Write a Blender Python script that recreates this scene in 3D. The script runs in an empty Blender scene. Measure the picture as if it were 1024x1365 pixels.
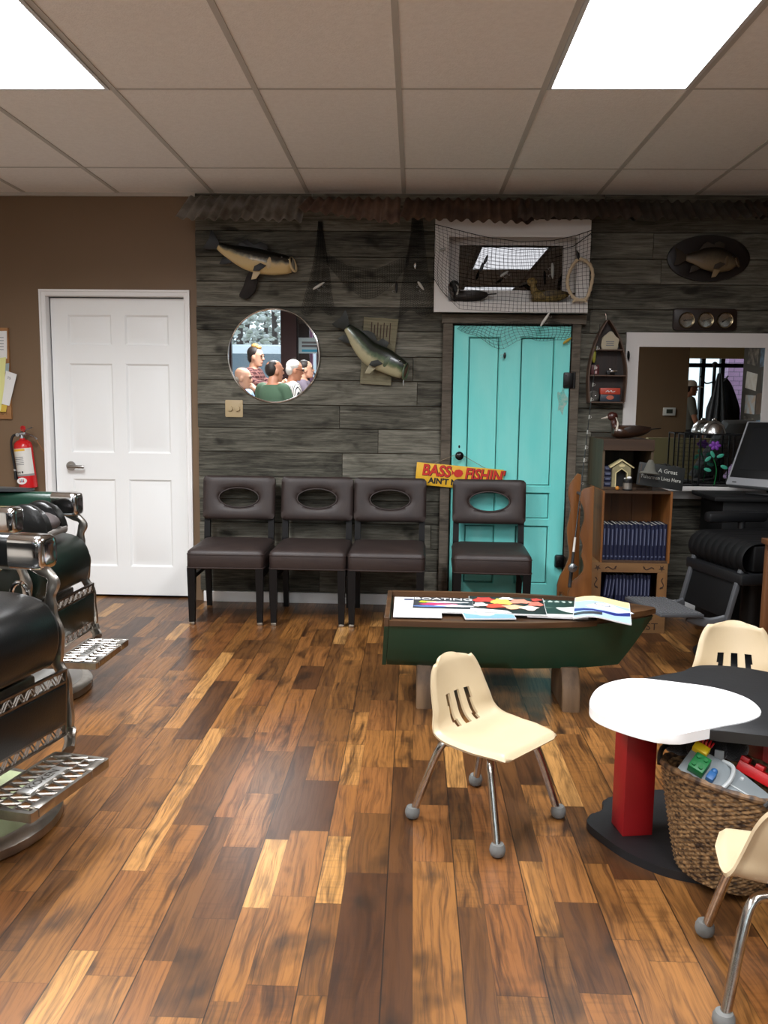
import bpy, bmesh, math, random
import numpy as np
from mathutils import Vector, Matrix, Euler
random.seed(7)
PI = math.pi
SC = bpy.context.scene
COL = SC.collection
def R(d): return math.radians(d)

# ---------------------------------------------------------------- camera model (fitted to the ceiling grid and the door)
FPX = 1133.308
CAM_H = 1.3378
WALL = 5.612          # face of the back wall
CEIL = 2.66
_pi, _ya, _ro = .126402091, .0334943433, .0119643015
def _axes():
    cp, sp, cy, sy = math.cos(_pi), math.sin(_pi), math.cos(_ya), math.sin(_ya)
    fw = Vector((-sy*cp, cy*cp, -sp)); rt = Vector((cy, sy, 0)); up = rt.cross(fw)
    c, s = math.cos(_ro), math.sin(_ro)
    return fw, c*rt + s*up, -s*rt + c*up
FW, RT, UP = _axes()
CAM = Vector((0, 0, CAM_H))
def ray(x, y): return FPX*FW + (x-512)*RT + (682.5-y)*UP
def PY(x, y, d=WALL):
    q = ray(x, y); return CAM + q*(d/q.y)
def PZ(x, y, z=0.0):
    q = ray(x, y); return CAM + q*((z-CAM_H)/q.z)

# ---------------------------------------------------------------- materials
def lin(h):
    if not isinstance(h, str): return tuple(h)[:3]
    h = h.lstrip('#'); o = []
    for i in (0, 2, 4):
        v = int(h[i:i+2], 16)/255
        o.append(v/12.92 if v <= .04045 else ((v+.055)/1.055)**2.4)
    return tuple(o)
_M = {}
def mat(name, col, rough=.5, metal=0., spec=None, coat=0., noise=0., nscale=8., col2=None, bump=0., bscale=60., stretch=None, alpha=None, emit=None, detail=4., ior=None, sheen=0.):
    """Principled material; noise mixes towards col2 by a stretched noise in object space, bump is a fine noise relief."""
    if name in _M: return _M[name]
    m = bpy.data.materials.new(name); m.use_nodes = True
    nt = m.node_tree; b = nt.nodes['Principled BSDF']
    c = lin(col)
    b.inputs['Base Color'].default_value = (*c, 1)
    b.inputs['Roughness'].default_value = rough
    b.inputs['Metallic'].default_value = metal
    if spec is not None: b.inputs['Specular IOR Level'].default_value = spec
    if coat: b.inputs['Coat Weight'].default_value = coat; b.inputs['Coat Roughness'].default_value = .1
    if ior: b.inputs['IOR'].default_value = ior
    if sheen: b.inputs['Sheen Weight'].default_value = sheen
    if emit:
        b.inputs['Emission Color'].default_value = (*lin(emit[0]), 1); b.inputs['Emission Strength'].default_value = emit[1]
    tc = None
    if noise or bump:
        tc = nt.nodes.new('ShaderNodeTexCoord'); mp = nt.nodes.new('ShaderNodeMapping')
        nt.links.new(tc.outputs['Object'], mp.inputs['Vector'])
        if stretch: mp.inputs['Scale'].default_value = stretch
    if noise:
        n = nt.nodes.new('ShaderNodeTexNoise'); n.inputs['Scale'].default_value = nscale; n.inputs['Detail'].default_value = detail
        nt.links.new(mp.outputs[0], n.inputs['Vector'])
        rp = nt.nodes.new('ShaderNodeValToRGB'); rp.color_ramp.elements[0].position = .35; rp.color_ramp.elements[1].position = .68
        c2 = lin(col2) if col2 else tuple(x*.55 for x in c)
        rp.color_ramp.elements[0].color = (*c, 1)
        rp.color_ramp.elements[1].color = tuple(a+(b_-a)*noise for a, b_ in zip(c, c2)) + (1,)
        nt.links.new(n.outputs['Fac'], rp.inputs['Fac']); nt.links.new(rp.outputs['Color'], b.inputs['Base Color'])
    if bump:
        n2 = nt.nodes.new('ShaderNodeTexNoise'); n2.inputs['Scale'].default_value = bscale; n2.inputs['Detail'].default_value = 3
        nt.links.new(mp.outputs[0], n2.inputs['Vector'])
        bp = nt.nodes.new('ShaderNodeBump'); bp.inputs['Strength'].default_value = bump; bp.inputs['Distance'].default_value = .004
        nt.links.new(n2.outputs['Fac'], bp.inputs['Height']); nt.links.new(bp.outputs['Normal'], b.inputs['Normal'])
    _M[name] = m
    return m
def wood(name, a, b, axis='x', rough=.5, scale=5., coat=0.):
    st = {'x': (.12, 1.6, 1.6), 'y': (1.6, .12, 1.6), 'z': (1.6, 1.6, .12)}[axis]
    return mat(name, a, rough, noise=1., col2=b, nscale=scale*2, stretch=st, bump=.25, bscale=scale*8, detail=6, coat=coat)

# ---------------------------------------------------------------- mesh builder
def T(x=0, y=0, z=0, rx=0, ry=0, rz=0, s=None):
    m = Matrix.Translation((x, y, z)) @ Euler((R(rx), R(ry), R(rz)), 'XYZ').to_matrix().to_4x4()
    if s is not None:
        s = (s, s, s) if not hasattr(s, '__len__') else s
        m = m @ Matrix.Diagonal((*s, 1))
    return m
def smoothstep(a, b, x):
    t = max(0, min(1, (x-a)/(b-a))); return t*t*(3-2*t)
def lerp(a, b, t): return a+(b-a)*t
def interp(tab, x):
    if x <= tab[0][0]: return tab[0][1]
    for (x0, y0), (x1, y1) in zip(tab, tab[1:]):
        if x <= x1: return y0+(y1-y0)*(x-x0)/(x1-x0)
    return tab[-1][1]
def crom(pts, n=6, closed=False):
    """Catmull-Rom through points."""
    P = [Vector(p) for p in pts]; out = []
    k = len(P)
    rng = range(k) if closed else range(k-1)
    for i in rng:
        if closed: a, b, c, d = P[(i-1) % k], P[i], P[(i+1) % k], P[(i+2) % k]
        else: a, b, c, d = P[max(i-1, 0)], P[i], P[i+1], P[min(i+2, k-1)]
        for j in range(n):
            t = j/n
            out.append(.5*((2*b)+(-a+c)*t+(2*a-5*b+4*c-d)*t*t+(-a+3*b-3*c+d)*t**3))
    if not closed: out.append(P[-1])
    return out
class MB:
    def __init__(s): s.bm = bmesh.new(); s.att = None
    def _mv(s, vs, M):
        if M is not None:
            for v in vs: v.co = M @ v.co
        return vs
    def box(s, x0, x1, y0, y1, z0, z1, bev=0., M=None, seg=2):
        g = bmesh.ops.create_cube(s.bm, size=1)['verts']
        for v in g:
            v.co = Vector((x0 if v.co.x < 0 else x1, y0 if v.co.y < 0 else y1, z0 if v.co.z < 0 else z1))
        if bev > 0:
            es = list({e for v in g for e in v.link_edges})
            r = bmesh.ops.bevel(s.bm, geom=es, offset=bev, segments=seg, affect='EDGES', profile=.5)
            g = list({v for f in r['faces'] for v in f.verts} | {v for v in g if v.is_valid})
        return s._mv(g, M)
    def cbox(s, c, d, bev=0., M=None, rot=None):
        m = Matrix.Translation(c)
        if rot: m = m @ Euler(tuple(R(a) for a in rot)).to_matrix().to_4x4()
        if M is not None: m = M @ m
        return s.box(-d[0]/2, d[0]/2, -d[1]/2, d[1]/2, -d[2]/2, d[2]/2, bev, m)
    def loft(s, rings, closed=True, cap=True, M=None):
        V = [[s.bm.verts.new(Vector(p)) for p in r] for r in rings]
        n = len(V[0])
        for a, b in zip(V, V[1:]):
            for i in range(n if closed else n-1):
                j = (i+1) % n
                try: s.bm.faces.new((a[i], a[j], b[j], b[i]))
                except ValueError: pass
        if cap and closed:
            for r, rev in ((V[0], True), (V[-1], False)):
                try: s.bm.faces.new(list(reversed(r)) if rev else r)
                except ValueError: pass
        return s._mv([v for r in V for v in r], M)
    def tube(s, pts, r, n=10, closed=False, cap=True, M=None):
        P = [Vector(p) for p in pts]; k = len(P)
        rs = r if hasattr(r, '__len__') else [r]*k
        tang = []
        for i in range(k):
            a = P[(i-1) % k] if (closed or i > 0) else P[i]
            b = P[(i+1) % k] if (closed or i < k-1) else P[i]
            t = (b-a); tang.append(t.normalized() if t.length > 1e-9 else Vector((0, 0, 1)))
        ref = Vector((0, 0, 1)) if abs(tang[0].z) < .9 else Vector((1, 0, 0))
        nr = (ref - tang[0]*ref.dot(tang[0])).normalized()
        rings = []
        for i in range(k):
            t = tang[i]; nr = (nr - t*nr.dot(t))
            nr = nr.normalized() if nr.length > 1e-6 else t.orthogonal().normalized()
            bn = t.cross(nr); rr = rs[i]
            ra, rb = (rr if hasattr(rr, '__len__') else (rr, rr))
            rings.append([P[i]+nr*math.cos(2*PI*j/n)*ra+bn*math.sin(2*PI*j/n)*rb for j in range(n)])
        if closed: rings.append(rings[0]); 
        if closed:
            V = [[s.bm.verts.new(p) for p in q] for q in rings[:-1]]
            for a in range(k):
                b = (a+1) % k
                for i in range(n):
                    j = (i+1) % n; s.bm.faces.new((V[a][i], V[a][j], V[b][j], V[b][i]))
            return s._mv([v for q in V for v in q], M)
        return s.loft(rings, True, cap, M)
    def cyl(s, p0, p1, r0, r1=None, n=16, M=None):
        return s.tube([p0, p1], [r0, r0 if r1 is None else r1], n, M=M)
    def lathe(s, prof, n=24, M=None, sx=1., sy=1.):
        rings = [[Vector((r*math.cos(2*PI*i/n)*sx, r*math.sin(2*PI*i/n)*sy, z)) for i in range(n)] for r, z in prof]
        return s.loft(rings, True, True, M)
    def prism(s, pts, z0, z1, M=None, bev=0.):
        lo = [s.bm.verts.new((p[0], p[1], z0)) for p in pts]; hi = [s.bm.verts.new((p[0], p[1], z1)) for p in pts]
        n = len(pts)
        ft = s.bm.faces.new(hi); fb = s.bm.faces.new(list(reversed(lo)))
        for i in range(n):
            j = (i+1) % n; s.bm.faces.new((lo[i], lo[j], hi[j], hi[i]))
        g = lo+hi
        if bev > 0:
            es = list(set(ft.edges) | set(fb.edges))
            r = bmesh.ops.bevel(s.bm, geom=es, offset=bev, segments=2, affect='EDGES', profile=.5)
            g = list({v for f in r['faces'] for v in f.verts} | {v for v in g if v.is_valid})
        return s._mv(g, M)
    def frame(s, outer, inner, z0, z1, M=None):
        """A flat slab with one hole: outer and inner loops with equal numbers of points."""
        n = len(outer)
        L = [[s.bm.verts.new((p[0], p[1], z)) for p in q] for q in (outer, inner) for z in (z0, z1)]
        o0, o1, i0, i1 = L
        for i in range(n):
            j = (i+1) % n
            for q in ((o0[i], o0[j], o1[j], o1[i]), (i0[j], i0[i], i1[i], i1[j]), (o1[i], o1[j], i1[j], i1[i]), (o0[j], o0[i], i0[i], i0[j])):
                s.bm.faces.new(q)
        return s._mv(o0+o1+i0+i1, M)
    def ell(s, c, r, M=None, rot=None, u=16, v=10):
        g = bmesh.ops.create_uvsphere(s.bm, u_segments=u, v_segments=v, radius=1)['verts']
        m = Matrix.Translation(c)
        if rot: m = m @ Euler(tuple(R(a) for a in rot)).to_matrix().to_4x4()
        r = r if hasattr(r, '__len__') else (r, r, r)
        m = m @ Matrix.Diagonal((*r, 1))
        if M is not None: m = M @ m
        return s._mv(g, m)
    def grid(s, fn, nu, nv, M=None, thick=0., skip=None):
        """Surface fn(u,v)->point over the unit square; thick>0 gives it two sides and a rim along the normal."""
        P = [[Vector(fn(i/nu, j/nv)) for j in range(nv+1)] for i in range(nu+1)]
        sk = skip or (lambda u, v: False)
        keep = [[not sk((i+.5)/nu, (j+.5)/nv) for j in range(nv)] for i in range(nu)]
        A = [[s.bm.verts.new(P[i][j]) for j in range(nv+1)] for i in range(nu+1)]
        out = [v for r in A for v in r]
        if thick:
            B = []
            for i in range(nu+1):
                row = []
                for j in range(nv+1):
                    du = P[min(i+1, nu)][j]-P[max(i-1, 0)][j]; dv = P[i][min(j+1, nv)]-P[i][max(j-1, 0)]
                    nrm = du.cross(dv)
                    nrm = nrm.normalized() if nrm.length > 1e-12 else Vector((0, 0, 1))
                    row.append(s.bm.verts.new(P[i][j]-nrm*thick))
                B.append(row)
            out += [v for r in B for v in r]
        K = lambda i, j: 0 <= i < nu and 0 <= j < nv and keep[i][j]
        for i in range(nu):
            for j in range(nv):
                if not keep[i][j]: continue
                s.bm.faces.new((A[i][j], A[i+1][j], A[i+1][j+1], A[i][j+1]))
                if thick:
                    s.bm.faces.new((B[i][j+1], B[i+1][j+1], B[i+1][j], B[i][j]))
                    if not K(i-1, j): s.bm.faces.new((A[i][j+1], B[i][j+1], B[i][j], A[i][j]))
                    if not K(i+1, j): s.bm.faces.new((A[i+1][j], B[i+1][j], B[i+1][j+1], A[i+1][j+1]))
                    if not K(i, j-1): s.bm.faces.new((A[i][j], B[i][j], B[i+1][j], A[i+1][j]))
                    if not K(i, j+1): s.bm.faces.new((A[i+1][j+1], B[i+1][j+1], B[i][j+1], A[i][j+1]))
        for v in out:
            if v.is_valid and not v.link_faces: s.bm.verts.remove(v)
        return s._mv([v for v in out if v.is_valid], M)
    def build(s, name, m, parent=None, smooth=35, sub=0, attr=None, solid=0.):
        me = bpy.data.meshes.new(name)
        bmesh.ops.recalc_face_normals(s.bm, faces=s.bm.faces[:])
        s.bm.to_mesh(me); s.bm.free()
        for p in me.polygons: p.use_smooth = bool(smooth)
        if smooth and smooth < 180: me.set_sharp_from_angle(angle=R(smooth))
        o = bpy.data.objects.new(name, me); COL.objects.link(o)
        for q in (m if isinstance(m, (list, tuple)) else [m]): me.materials.append(q)
        if parent is not None: o.parent = parent
        if sub:
            md = o.modifiers.new('sub', 'SUBSURF'); md.levels = sub; md.render_levels = sub
        if solid:
            md = o.modifiers.new('solid', 'SOLIDIFY'); md.thickness = solid; md.offset = 0
        return o
def tag(o, label=None, cat=None, group=None, kind=None):
    if label: o['label'] = label
    if cat: o['category'] = cat
    if group: o['group'] = group
    if kind: o['kind'] = kind
    return o
def thing(name, label, cat, loc=(0, 0, 0), rz=0., group=None, rot=None):
    o = bpy.data.objects.new(name, None); COL.objects.link(o); o.empty_display_size = .05
    o.location = loc; o.rotation_euler = rot if rot else (0, 0, R(rz))
    return tag(o, label, cat, group)
def kids(o): return [c for c in bpy.data.objects if c.parent == o]
def dup(o, parent=None):
    c = o.copy(); COL.objects.link(c)
    if parent is not None: c.parent = parent
    for ch in kids(o): dup(ch, c)
    return c
def struct(o): o['kind'] = 'structure'; return o
def text(name, body, size, m, parent=None, M=None, ext=.001, align='CENTER', sx=1., shear=0., space=1., bold=0.):
    cu = bpy.data.curves.new(name, 'FONT'); cu.body = body; cu.size = size; cu.extrude = ext; cu.align_x = align; cu.align_y = 'CENTER'
    cu.shear = shear; cu.offset = bold; cu.space_character = space; cu.resolution_u = 3
    ob = bpy.data.objects.new(name+'_curve', cu); COL.objects.link(ob)
    dg = bpy.context.evaluated_depsgraph_get()
    me = bpy.data.meshes.new_from_object(ob.evaluated_get(dg))
    bpy.data.objects.remove(ob); bpy.data.curves.remove(cu)
    me.name = name; me.materials.clear(); me.materials.append(m)
    me.transform(Matrix.Diagonal((sx, 1, 1, 1)))
    if M is not None: me.transform(M)
    o = bpy.data.objects.new(name, me); COL.objects.link(o)
    if parent is not None: o.parent = parent
    return o
FACE = Matrix.Rotation(PI/2, 4, 'X')      # local xy drawing -> upright, facing -Y (towards the camera)
def rect(x0, y0, x1, y1): return [(x0, y0), (x1, y0), (x1, y1), (x0, y1)]
def rrect(x0, y0, x1, y1, r, n=5):
    out = []
    for cx, cy, a in ((x1-r, y0+r, -90), (x1-r, y1-r, 0), (x0+r, y1-r, 90), (x0+r, y0+r, 180)):
        for i in range(n+1):
            t = R(a+90*i/n); out.append((cx+r*math.cos(t), cy+r*math.sin(t)))
    return out
def oval(cx, cy, a, b, n=32, start=0.): return [(cx+a*math.cos(start+2*PI*i/n), cy+b*math.sin(start+2*PI*i/n)) for i in range(n)]

# shared metals, plastics, paints
CHROME = mat('chrome', '#d8d8d8', .12, 1.)
CHROME_WORN = mat('worn_chrome', '#b9b4ac', .3, 1., noise=.5, nscale=30, col2='#6a6660')
STEEL = mat('brushed_steel', '#a9aaac', .35, 1.)
BLACK = mat('black_plastic', '#111214', .45)
IRON = mat('black_iron', '#0b0b0c', .4, .3)
BLK_LEATHER = mat('black_leather', '#0c0d0e', .38, bump=.15, bscale=160)
WHITE = mat('white_paint', '#f5f7f6', .4)
WHITE_TRIM = mat('white_trim_paint', '#f3f3f2', .45)
RED = mat('red_plastic', '#b81418', .4)
YELLOW = mat('yellow_plastic', '#e8c81c', .45)
GREEN = mat('green_plastic', '#0e6b33', .45)
BLUE = mat('blue_plastic', '#2c5f96', .45)
PAPER = mat('white_paper', '#e8e8e6', .7)
INK = mat('black_ink', '#131313', .6)
INK_GREY = mat('grey_ink', '#6b6e74', .6)
# ================================================================ ROOM
class NG:
    """Tiny helper for node graphs."""
    def __init__(s, m): s.nt = m.node_tree; s.b = s.nt.nodes['Principled BSDF']
    def n(s, t, **kw):
        x = s.nt.nodes.new('ShaderNode'+t)
        for k, v in kw.items(): setattr(x, k, v)
        return x
    def put(s, sock, v):
        if isinstance(v, bpy.types.NodeSocket): s.nt.links.new(v, sock)
        else: sock.default_value = v
    def m(s, op, a, b=None, c=None):
        x = s.n('Math', operation=op); s.put(x.inputs[0], a)
        if b is not None: s.put(x.inputs[1], b)
        if c is not None: s.put(x.inputs[2], c)
        return x.outputs[0]
    def xyz(s, x=0., y=0., z=0.):
        c = s.n('CombineXYZ'); s.put(c.inputs[0], x); s.put(c.inputs[1], y); s.put(c.inputs[2], z); return c.outputs[0]
    def noise(s, vec, scale=5., detail=4., rough=.5, dist=0.):
        x = s.n('TexNoise'); s.put(x.inputs['Vector'], vec); x.inputs['Scale'].default_value = scale
        x.inputs['Detail'].default_value = detail; x.inputs['Roughness'].default_value = rough; x.inputs['Distortion'].default_value = dist
        return x.outputs['Fac']
    def white(s, vec):
        x = s.n('TexWhiteNoise', noise_dimensions='3D'); s.put(x.inputs['Vector'], vec); return x
    def ramp(s, fac, stops):
        x = s.n('ValToRGB'); s.put(x.inputs['Fac'], fac); e = x.color_ramp.elements
        while len(e) < len(stops): e.new(.5)
        for q, (p, c) in zip(e, stops): q.position = p; q.color = (*lin(c), 1)
        return x.outputs['Color']
    def mix(s, fac, a, b, mode='MIX'):
        x = s.n('Mix', data_type='RGBA', blend_type=mode); s.put(x.inputs[0], fac)
        for i, v in ((6, a), (7, b)): s.put(x.inputs[i], v if isinstance(v, bpy.types.NodeSocket) else (*lin(v), 1))
        return x.outputs[2]
    def bump(s, h, strength=.3, dist=.003):
        x = s.n('Bump'); s.put(x.inputs['Height'], h); x.inputs['Strength'].default_value = strength; x.inputs['Distance'].default_value = dist
        s.nt.links.new(x.outputs['Normal'], s.b.inputs['Normal'])
def newmat(name):
    m = bpy.data.materials.new(name); m.use_nodes = True; return m, NG(m)

def floor_material():
    m, g = newmat('rustic_laminate_planks')
    tc = g.n('TexCoord'); sp = g.n('SeparateXYZ'); g.nt.links.new(tc.outputs['Object'], sp.inputs[0])
    x, y = sp.outputs[0], sp.outputs[1]
    PW = .192
    u = g.m('DIVIDE', g.m('ADD', x, .054), PW); pl = g.m('FLOOR', u); fr = g.m('FRACT', u)
    narrow = .375
    side = g.m('GREATER_THAN', fr, narrow)
    strip = g.m('ADD', g.m('MULTIPLY', pl, 2.), side)
    rs = g.white(g.xyz(strip, 3.3, 1.7)).outputs['Value']
    v = g.m('ADD', g.m('DIVIDE', y, .36), g.m('MULTIPLY', rs, 17.))
    k = g.m('FLOOR', v)
    k2 = g.m('FLOOR', g.m('DIVIDE', k, 2.))
    mr = g.m('LESS_THAN', g.white(g.xyz(strip, k2, 9.1)).outputs['Value'], .45)
    seg = g.m('ADD', g.m('MULTIPLY', mr, g.m('ADD', g.m('MULTIPLY', k2, 2.), .5)), g.m('MULTIPLY', g.m('SUBTRACT', 1., mr), k))
    w = g.white(g.xyz(strip, seg, 5.5)); rnd = w.outputs['Value']
    w2 = g.white(g.xyz(strip, seg, 8.25)).outputs['Value']
    base = g.ramp(g.m('MULTIPLY', rnd, g.m('SUBTRACT', 1., g.m('MULTIPLY', side, .22))), [(0, '#452a17'), (.2, '#694523'), (.45, '#8a5c2d'), (.62, '#764a26'), (.82, '#9a6a37'), (1, '#b98a50')])
    off = g.m('MULTIPLY', rnd, 37.)
    def clamp01(q): return g.m('MINIMUM', g.m('MAXIMUM', q, 0.), 1.)
    wx = g.m('ADD', g.m('ADD', x, off), g.m('MULTIPLY', g.m('SUBTRACT', g.noise(g.xyz(g.m('ADD', x, off), g.m('MULTIPLY', y, .5), off), 6., 2.), .5), .05))
    g1 = g.noise(g.xyz(wx, g.m('MULTIPLY', y, .035), off), 120., 6., .66, .4)
    g2 = g.noise(g.xyz(wx, g.m('MULTIPLY', y, .09), off), 24., 4., .6, .8)
    c = g.mix(g.m('MULTIPLY', clamp01(g.m('MULTIPLY', g.m('SUBTRACT', g1, .46), 4.5)), .8), base, '#38200f')
    dk = g.m('MULTIPLY', clamp01(g.m('MULTIPLY', g.m('SUBTRACT', g2, .48), 5.)), g.m('ADD', .35, g.m('MULTIPLY', w2, .6)))
    c = g.mix(dk, c, '#27150a')
    sw = g.noise(g.xyz(g.m('MULTIPLY', wx, .12), y, off), 80., 2., .5)
    sm = g.m('MULTIPLY', g.m('GREATER_THAN', w2, .7), g.m('MULTIPLY', clamp01(g.m('MULTIPLY', g.m('SUBTRACT', sw, .5), 5.)), .22))
    c = g.mix(sm, c, '#2e1a0e')
    # knots and smoky stains
    st = g.noise(g.xyz(g.m('ADD', x, off), g.m('MULTIPLY', y, .6), off), 7., 3., .55)
    c = g.mix(g.m('MINIMUM', g.m('MAXIMUM', g.m('MULTIPLY', g.m('SUBTRACT', st, .56), 5.), 0.), .72), c, '#1f150d')
    # seams
    def near(val, at, wd): return g.m('LESS_THAN', g.m('ABSOLUTE', g.m('SUBTRACT', val, at)), wd)
    pe = g.m('MINIMUM', fr, g.m('SUBTRACT', 1., fr))
    se = g.m('LESS_THAN', pe, .0085)
    ns = g.m('MULTIPLY', near(fr, narrow, .005), .5)
    fv = g.m('FRACT', v)
    ee = g.m('MINIMUM', fv, g.m('SUBTRACT', 1., fv))
    odd = g.m('SUBTRACT', 1., mr)
    en = g.m('MULTIPLY', g.m('LESS_THAN', ee, .004), g.m('MULTIPLY', odd, .5))
    c = g.mix(g.m('MULTIPLY', g.m('MAXIMUM', se, g.m('MAXIMUM', ns, en)), .85), c, '#140c06')
    g.nt.links.new(c, g.b.inputs['Base Color'])
    g.put(g.b.inputs['Roughness'], g.m('ADD', .26, g.m('MULTIPLY', g1, .18)))
    g.b.inputs['Specular IOR Level'].default_value = .5
    g.bump(g.m('SUBTRACT', g.m('MULTIPLY', g1, .35), se), .25, .002)
    return m

def plank_material(name, stops, seed=0., contrast=1.):
    """Weathered boards lying along x; a per-board face attribute 'rnd' shifts and tints each board."""
    m, g = newmat(name)
    tc = g.n('TexCoord'); sp = g.n('SeparateXYZ'); g.nt.links.new(tc.outputs['Object'], sp.inputs[0])
    at = g.n('Attribute', attribute_name='rnd'); r = at.outputs['Fac']
    off = g.m('MULTIPLY', r, 53.)
    x = g.m('ADD', sp.outputs[0], off); z = g.m('ADD', sp.outputs[2], g.m('MULTIPLY', off, .37)); y = sp.outputs[1]
    warp = g.noise(g.xyz(g.m('MULTIPLY', x, .5), off, z), 3., 3.)
    zz = g.m('ADD', z, g.m('MULTIPLY', warp, .035))
    g1 = g.noise(g.xyz(g.m('MULTIPLY', x, .045), y, zz), 95., 8., .72, .6)
    g2 = g.noise(g.xyz(g.m('MULTIPLY', x, .16), y, zz), 14., 5., .6, 1.2)
    f = g.m('ADD', g.m('MULTIPLY', g1, .6), g.m('ADD', g.m('MULTIPLY', g2, .45), g.m('MULTIPLY', g.m('SUBTRACT', r, .55), .13)))
    c = g.ramp(f, stops)
    kn = g.noise(g.xyz(g.m('MULTIPLY', x, .55), y, z), 9., 2., .5)
    c = g.mix(g.m('MINIMUM', g.m('MAXIMUM', g.m('MULTIPLY', g.m('SUBTRACT', kn, .62), 8.), 0.), .8), c, stops[0][1])
    g.nt.links.new(c, g.b.inputs['Base Color'])
    g.b.inputs['Roughness'].default_value = .85; g.b.inputs['Specular IOR Level'].default_value = .25
    g.bump(g1, .55, .006)
    return m

def set_rnd(o, vals):
    a = o.data.attributes.new('rnd', 'FLOAT', 'FACE')
    a.data.foreach_set('value', vals)

XL, XR, YB = -3.42, 6.7, -4.3
# floor
mb = MB(); mb.box(XL-.1, XR+.1, YB-.1, WALL+.12, -.08, 0)
floor = struct(mb.build('floor', floor_material(), smooth=0))

# painted walls
brown = mat('brown_wall_paint', '#755e46', .6, noise=.2, nscale=3, col2='#6a5439', bump=.08, bscale=180)
# white six panel door opening measured on the wall
dxl, dxr = PY(73.5, 600, WALL+.05).x, PY(250.5, 600, WALL+.05).x
dtop = PY(160, 397, WALL+.05).z
cxl, cxr = PY(50.5, 381, 5.592).x, PY(262.5, 385, 5.592).x
ctop = PY(160, 380.5, 5.592).z
ol, orr, ot = dxl-.02, dxr+.02, dtop+.02
mb = MB()
mb.box(XL-.1, ol, WALL, WALL+.12, 0, CEIL); mb.box(ol, orr, WALL, WALL+.12, ot, CEIL); mb.box(orr, XR+.1, WALL, WALL+.12, 0, CEIL)
mb.box(ol, orr, WALL+.115, WALL+.13, 0, ot)
struct(mb.build('wall_back', brown, smooth=0))
mb = MB(); mb.box(XL-.1, XL, YB, WALL, 0, CEIL); struct(mb.build('wall_left', mat('pale_wall_paint', '#d3cdc2', .6), smooth=0))
mb = MB(); mb.box(XR, XR+.1, YB, WALL, 0, CEIL); struct(mb.build('wall_right', brown, smooth=0))

# weathered barn boards on the back wall
WF = WALL-.024
barn = plank_material('weathered_barn_wood', [(.30, '#1d1c18'), (.42, '#3e3c35'), (.53, '#5c5a50'), (.65, '#7a776c'), (.80, '#9a978c')])
mb = MB(); vals = []
wl = -1.42; z = .075
rr = random.Random(4)
hs = [.158, .150, .162, .155, .149, .165, .158, .152, .16, .155, .163, .15, .158, .155, .162, .15, .16]
for i, h in enumerate(hs):
    z1 = min(z+h, CEIL-.002)
    if z1-z < .02: break
    x = wl+rr.uniform(-.003, .003)
    while x < XR-.02:
        L = rr.uniform(1.1, 3.2) if x > wl+.05 else rr.uniform(.6, 2.6)
        x1 = min(x+L, XR)
        n0 = len(mb.bm.faces)
        d = rr.uniform(0, .005)
        mb.box(x+.0012, x1-.0012, WF-d, WALL-.001, z+.0022, z1-.0022, bev=.0016, seg=1)
        rv = rr.random(); vals += [rv]*(len(mb.bm.faces)-n0)
        x = x1
    z = z1
o = struct(mb.build('wall_back_boards', barn, smooth=0)); set_rnd(o, vals)

# baseboard under the boards
mb = MB(); mb.box(-1.40, XR, WALL-.03, WALL-.001, 0, .072, bev=.004); struct(mb.build('baseboard_back', WHITE_TRIM))

# ceiling slab and its grid
tile = mat('ceiling_tile', '#f0ece6', .95, noise=.35, nscale=45, col2='#e0dbd4', bump=.5, bscale=140)
mb = MB(); mb.box(XL-.1, XR+.1, YB-.1, WALL+.12, CEIL, CEIL+.06); struct(mb.build('ceiling', tile, smooth=0))
GX0, TW = -.0862, .61
gy = [3.788+1.22*j for j in range(-6, 2)]
mb = MB()
for k in range(-6, 10):
    xk = GX0+TW*k
    if XL < xk < XR: mb.box(xk-.012, xk+.012, YB, WALL-.025, CEIL-.004, CEIL+.001)
for y in gy: mb.box(XL, XR, y-.007, y+.007, CEIL-.003, CEIL+.001)
mb.box(XL, XR, WALL-.022, WALL-.001, CEIL-.02, CEIL+.001)
struct(mb.build('trim_ceiling_grid', mat('ceiling_grid_metal', '#bdb8b0', .6)))

# fluorescent troffers
DIFF = mat('lit_diffuser', '#ffffff', .5, emit=('#f6f8ff', 9.))
TFR = mat('troffer_frame', '#c9c9c8', .4)
def troffer(k, y1, label, watts):
    x0 = GX0+TW*k
    t = thing('ceiling_light', label, 'ceiling light', (x0+TW/2, y1-.61, CEIL), group='fluorescent ceiling panels')
    mb = MB()
    a, b = TW/2-.013, .61-.008
    mb.frame(rect(-a, -b, a, b), rect(-a+.016, -b+.016, a-.016, b-.016), -.009, -.0005)
    mb.build('frame', TFR, t, smooth=0)
    mb = MB(); mb.box(-a+.0165, a-.0165, -b+.0165, b-.0165, -.005, -.001); mb.build('diffuser', DIFF, t, smooth=0)
    l = bpy.data.lights.new('fluorescent_lamp', 'AREA'); l.shape = 'RECTANGLE'; l.size = 2*a-.034; l.size_y = 2*b-.034; l.energy = watts; l.color = (.965, .98, 1.); l.spread = R(156)
    lo = bpy.data.objects.new('fluorescent_lamp', l); COL.objects.link(lo); lo.parent = t; lo.location = (0, 0, -.0075)
for k, yy, wt, l in ((-3, 3.788, 76, 'lit white ceiling panel above the barber chairs, cut off by the picture corner'), (1, 3.788, 42, 'lit white ceiling panel above the toy table and boat shaped coffee table'),
                 (-3, 1.348, 70, 'lit white ceiling panel behind the first, above the customers'), (1, 1.348, 42, 'lit white ceiling panel above the viewer and nearest small chair'),
                 (-3, -1.092, 62, 'lit white ceiling panel next to the shop window'), (1, -1.092, 42, 'lit white ceiling panel by the blank rear wall')):
    troffer(k, yy, l, wt)

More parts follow.
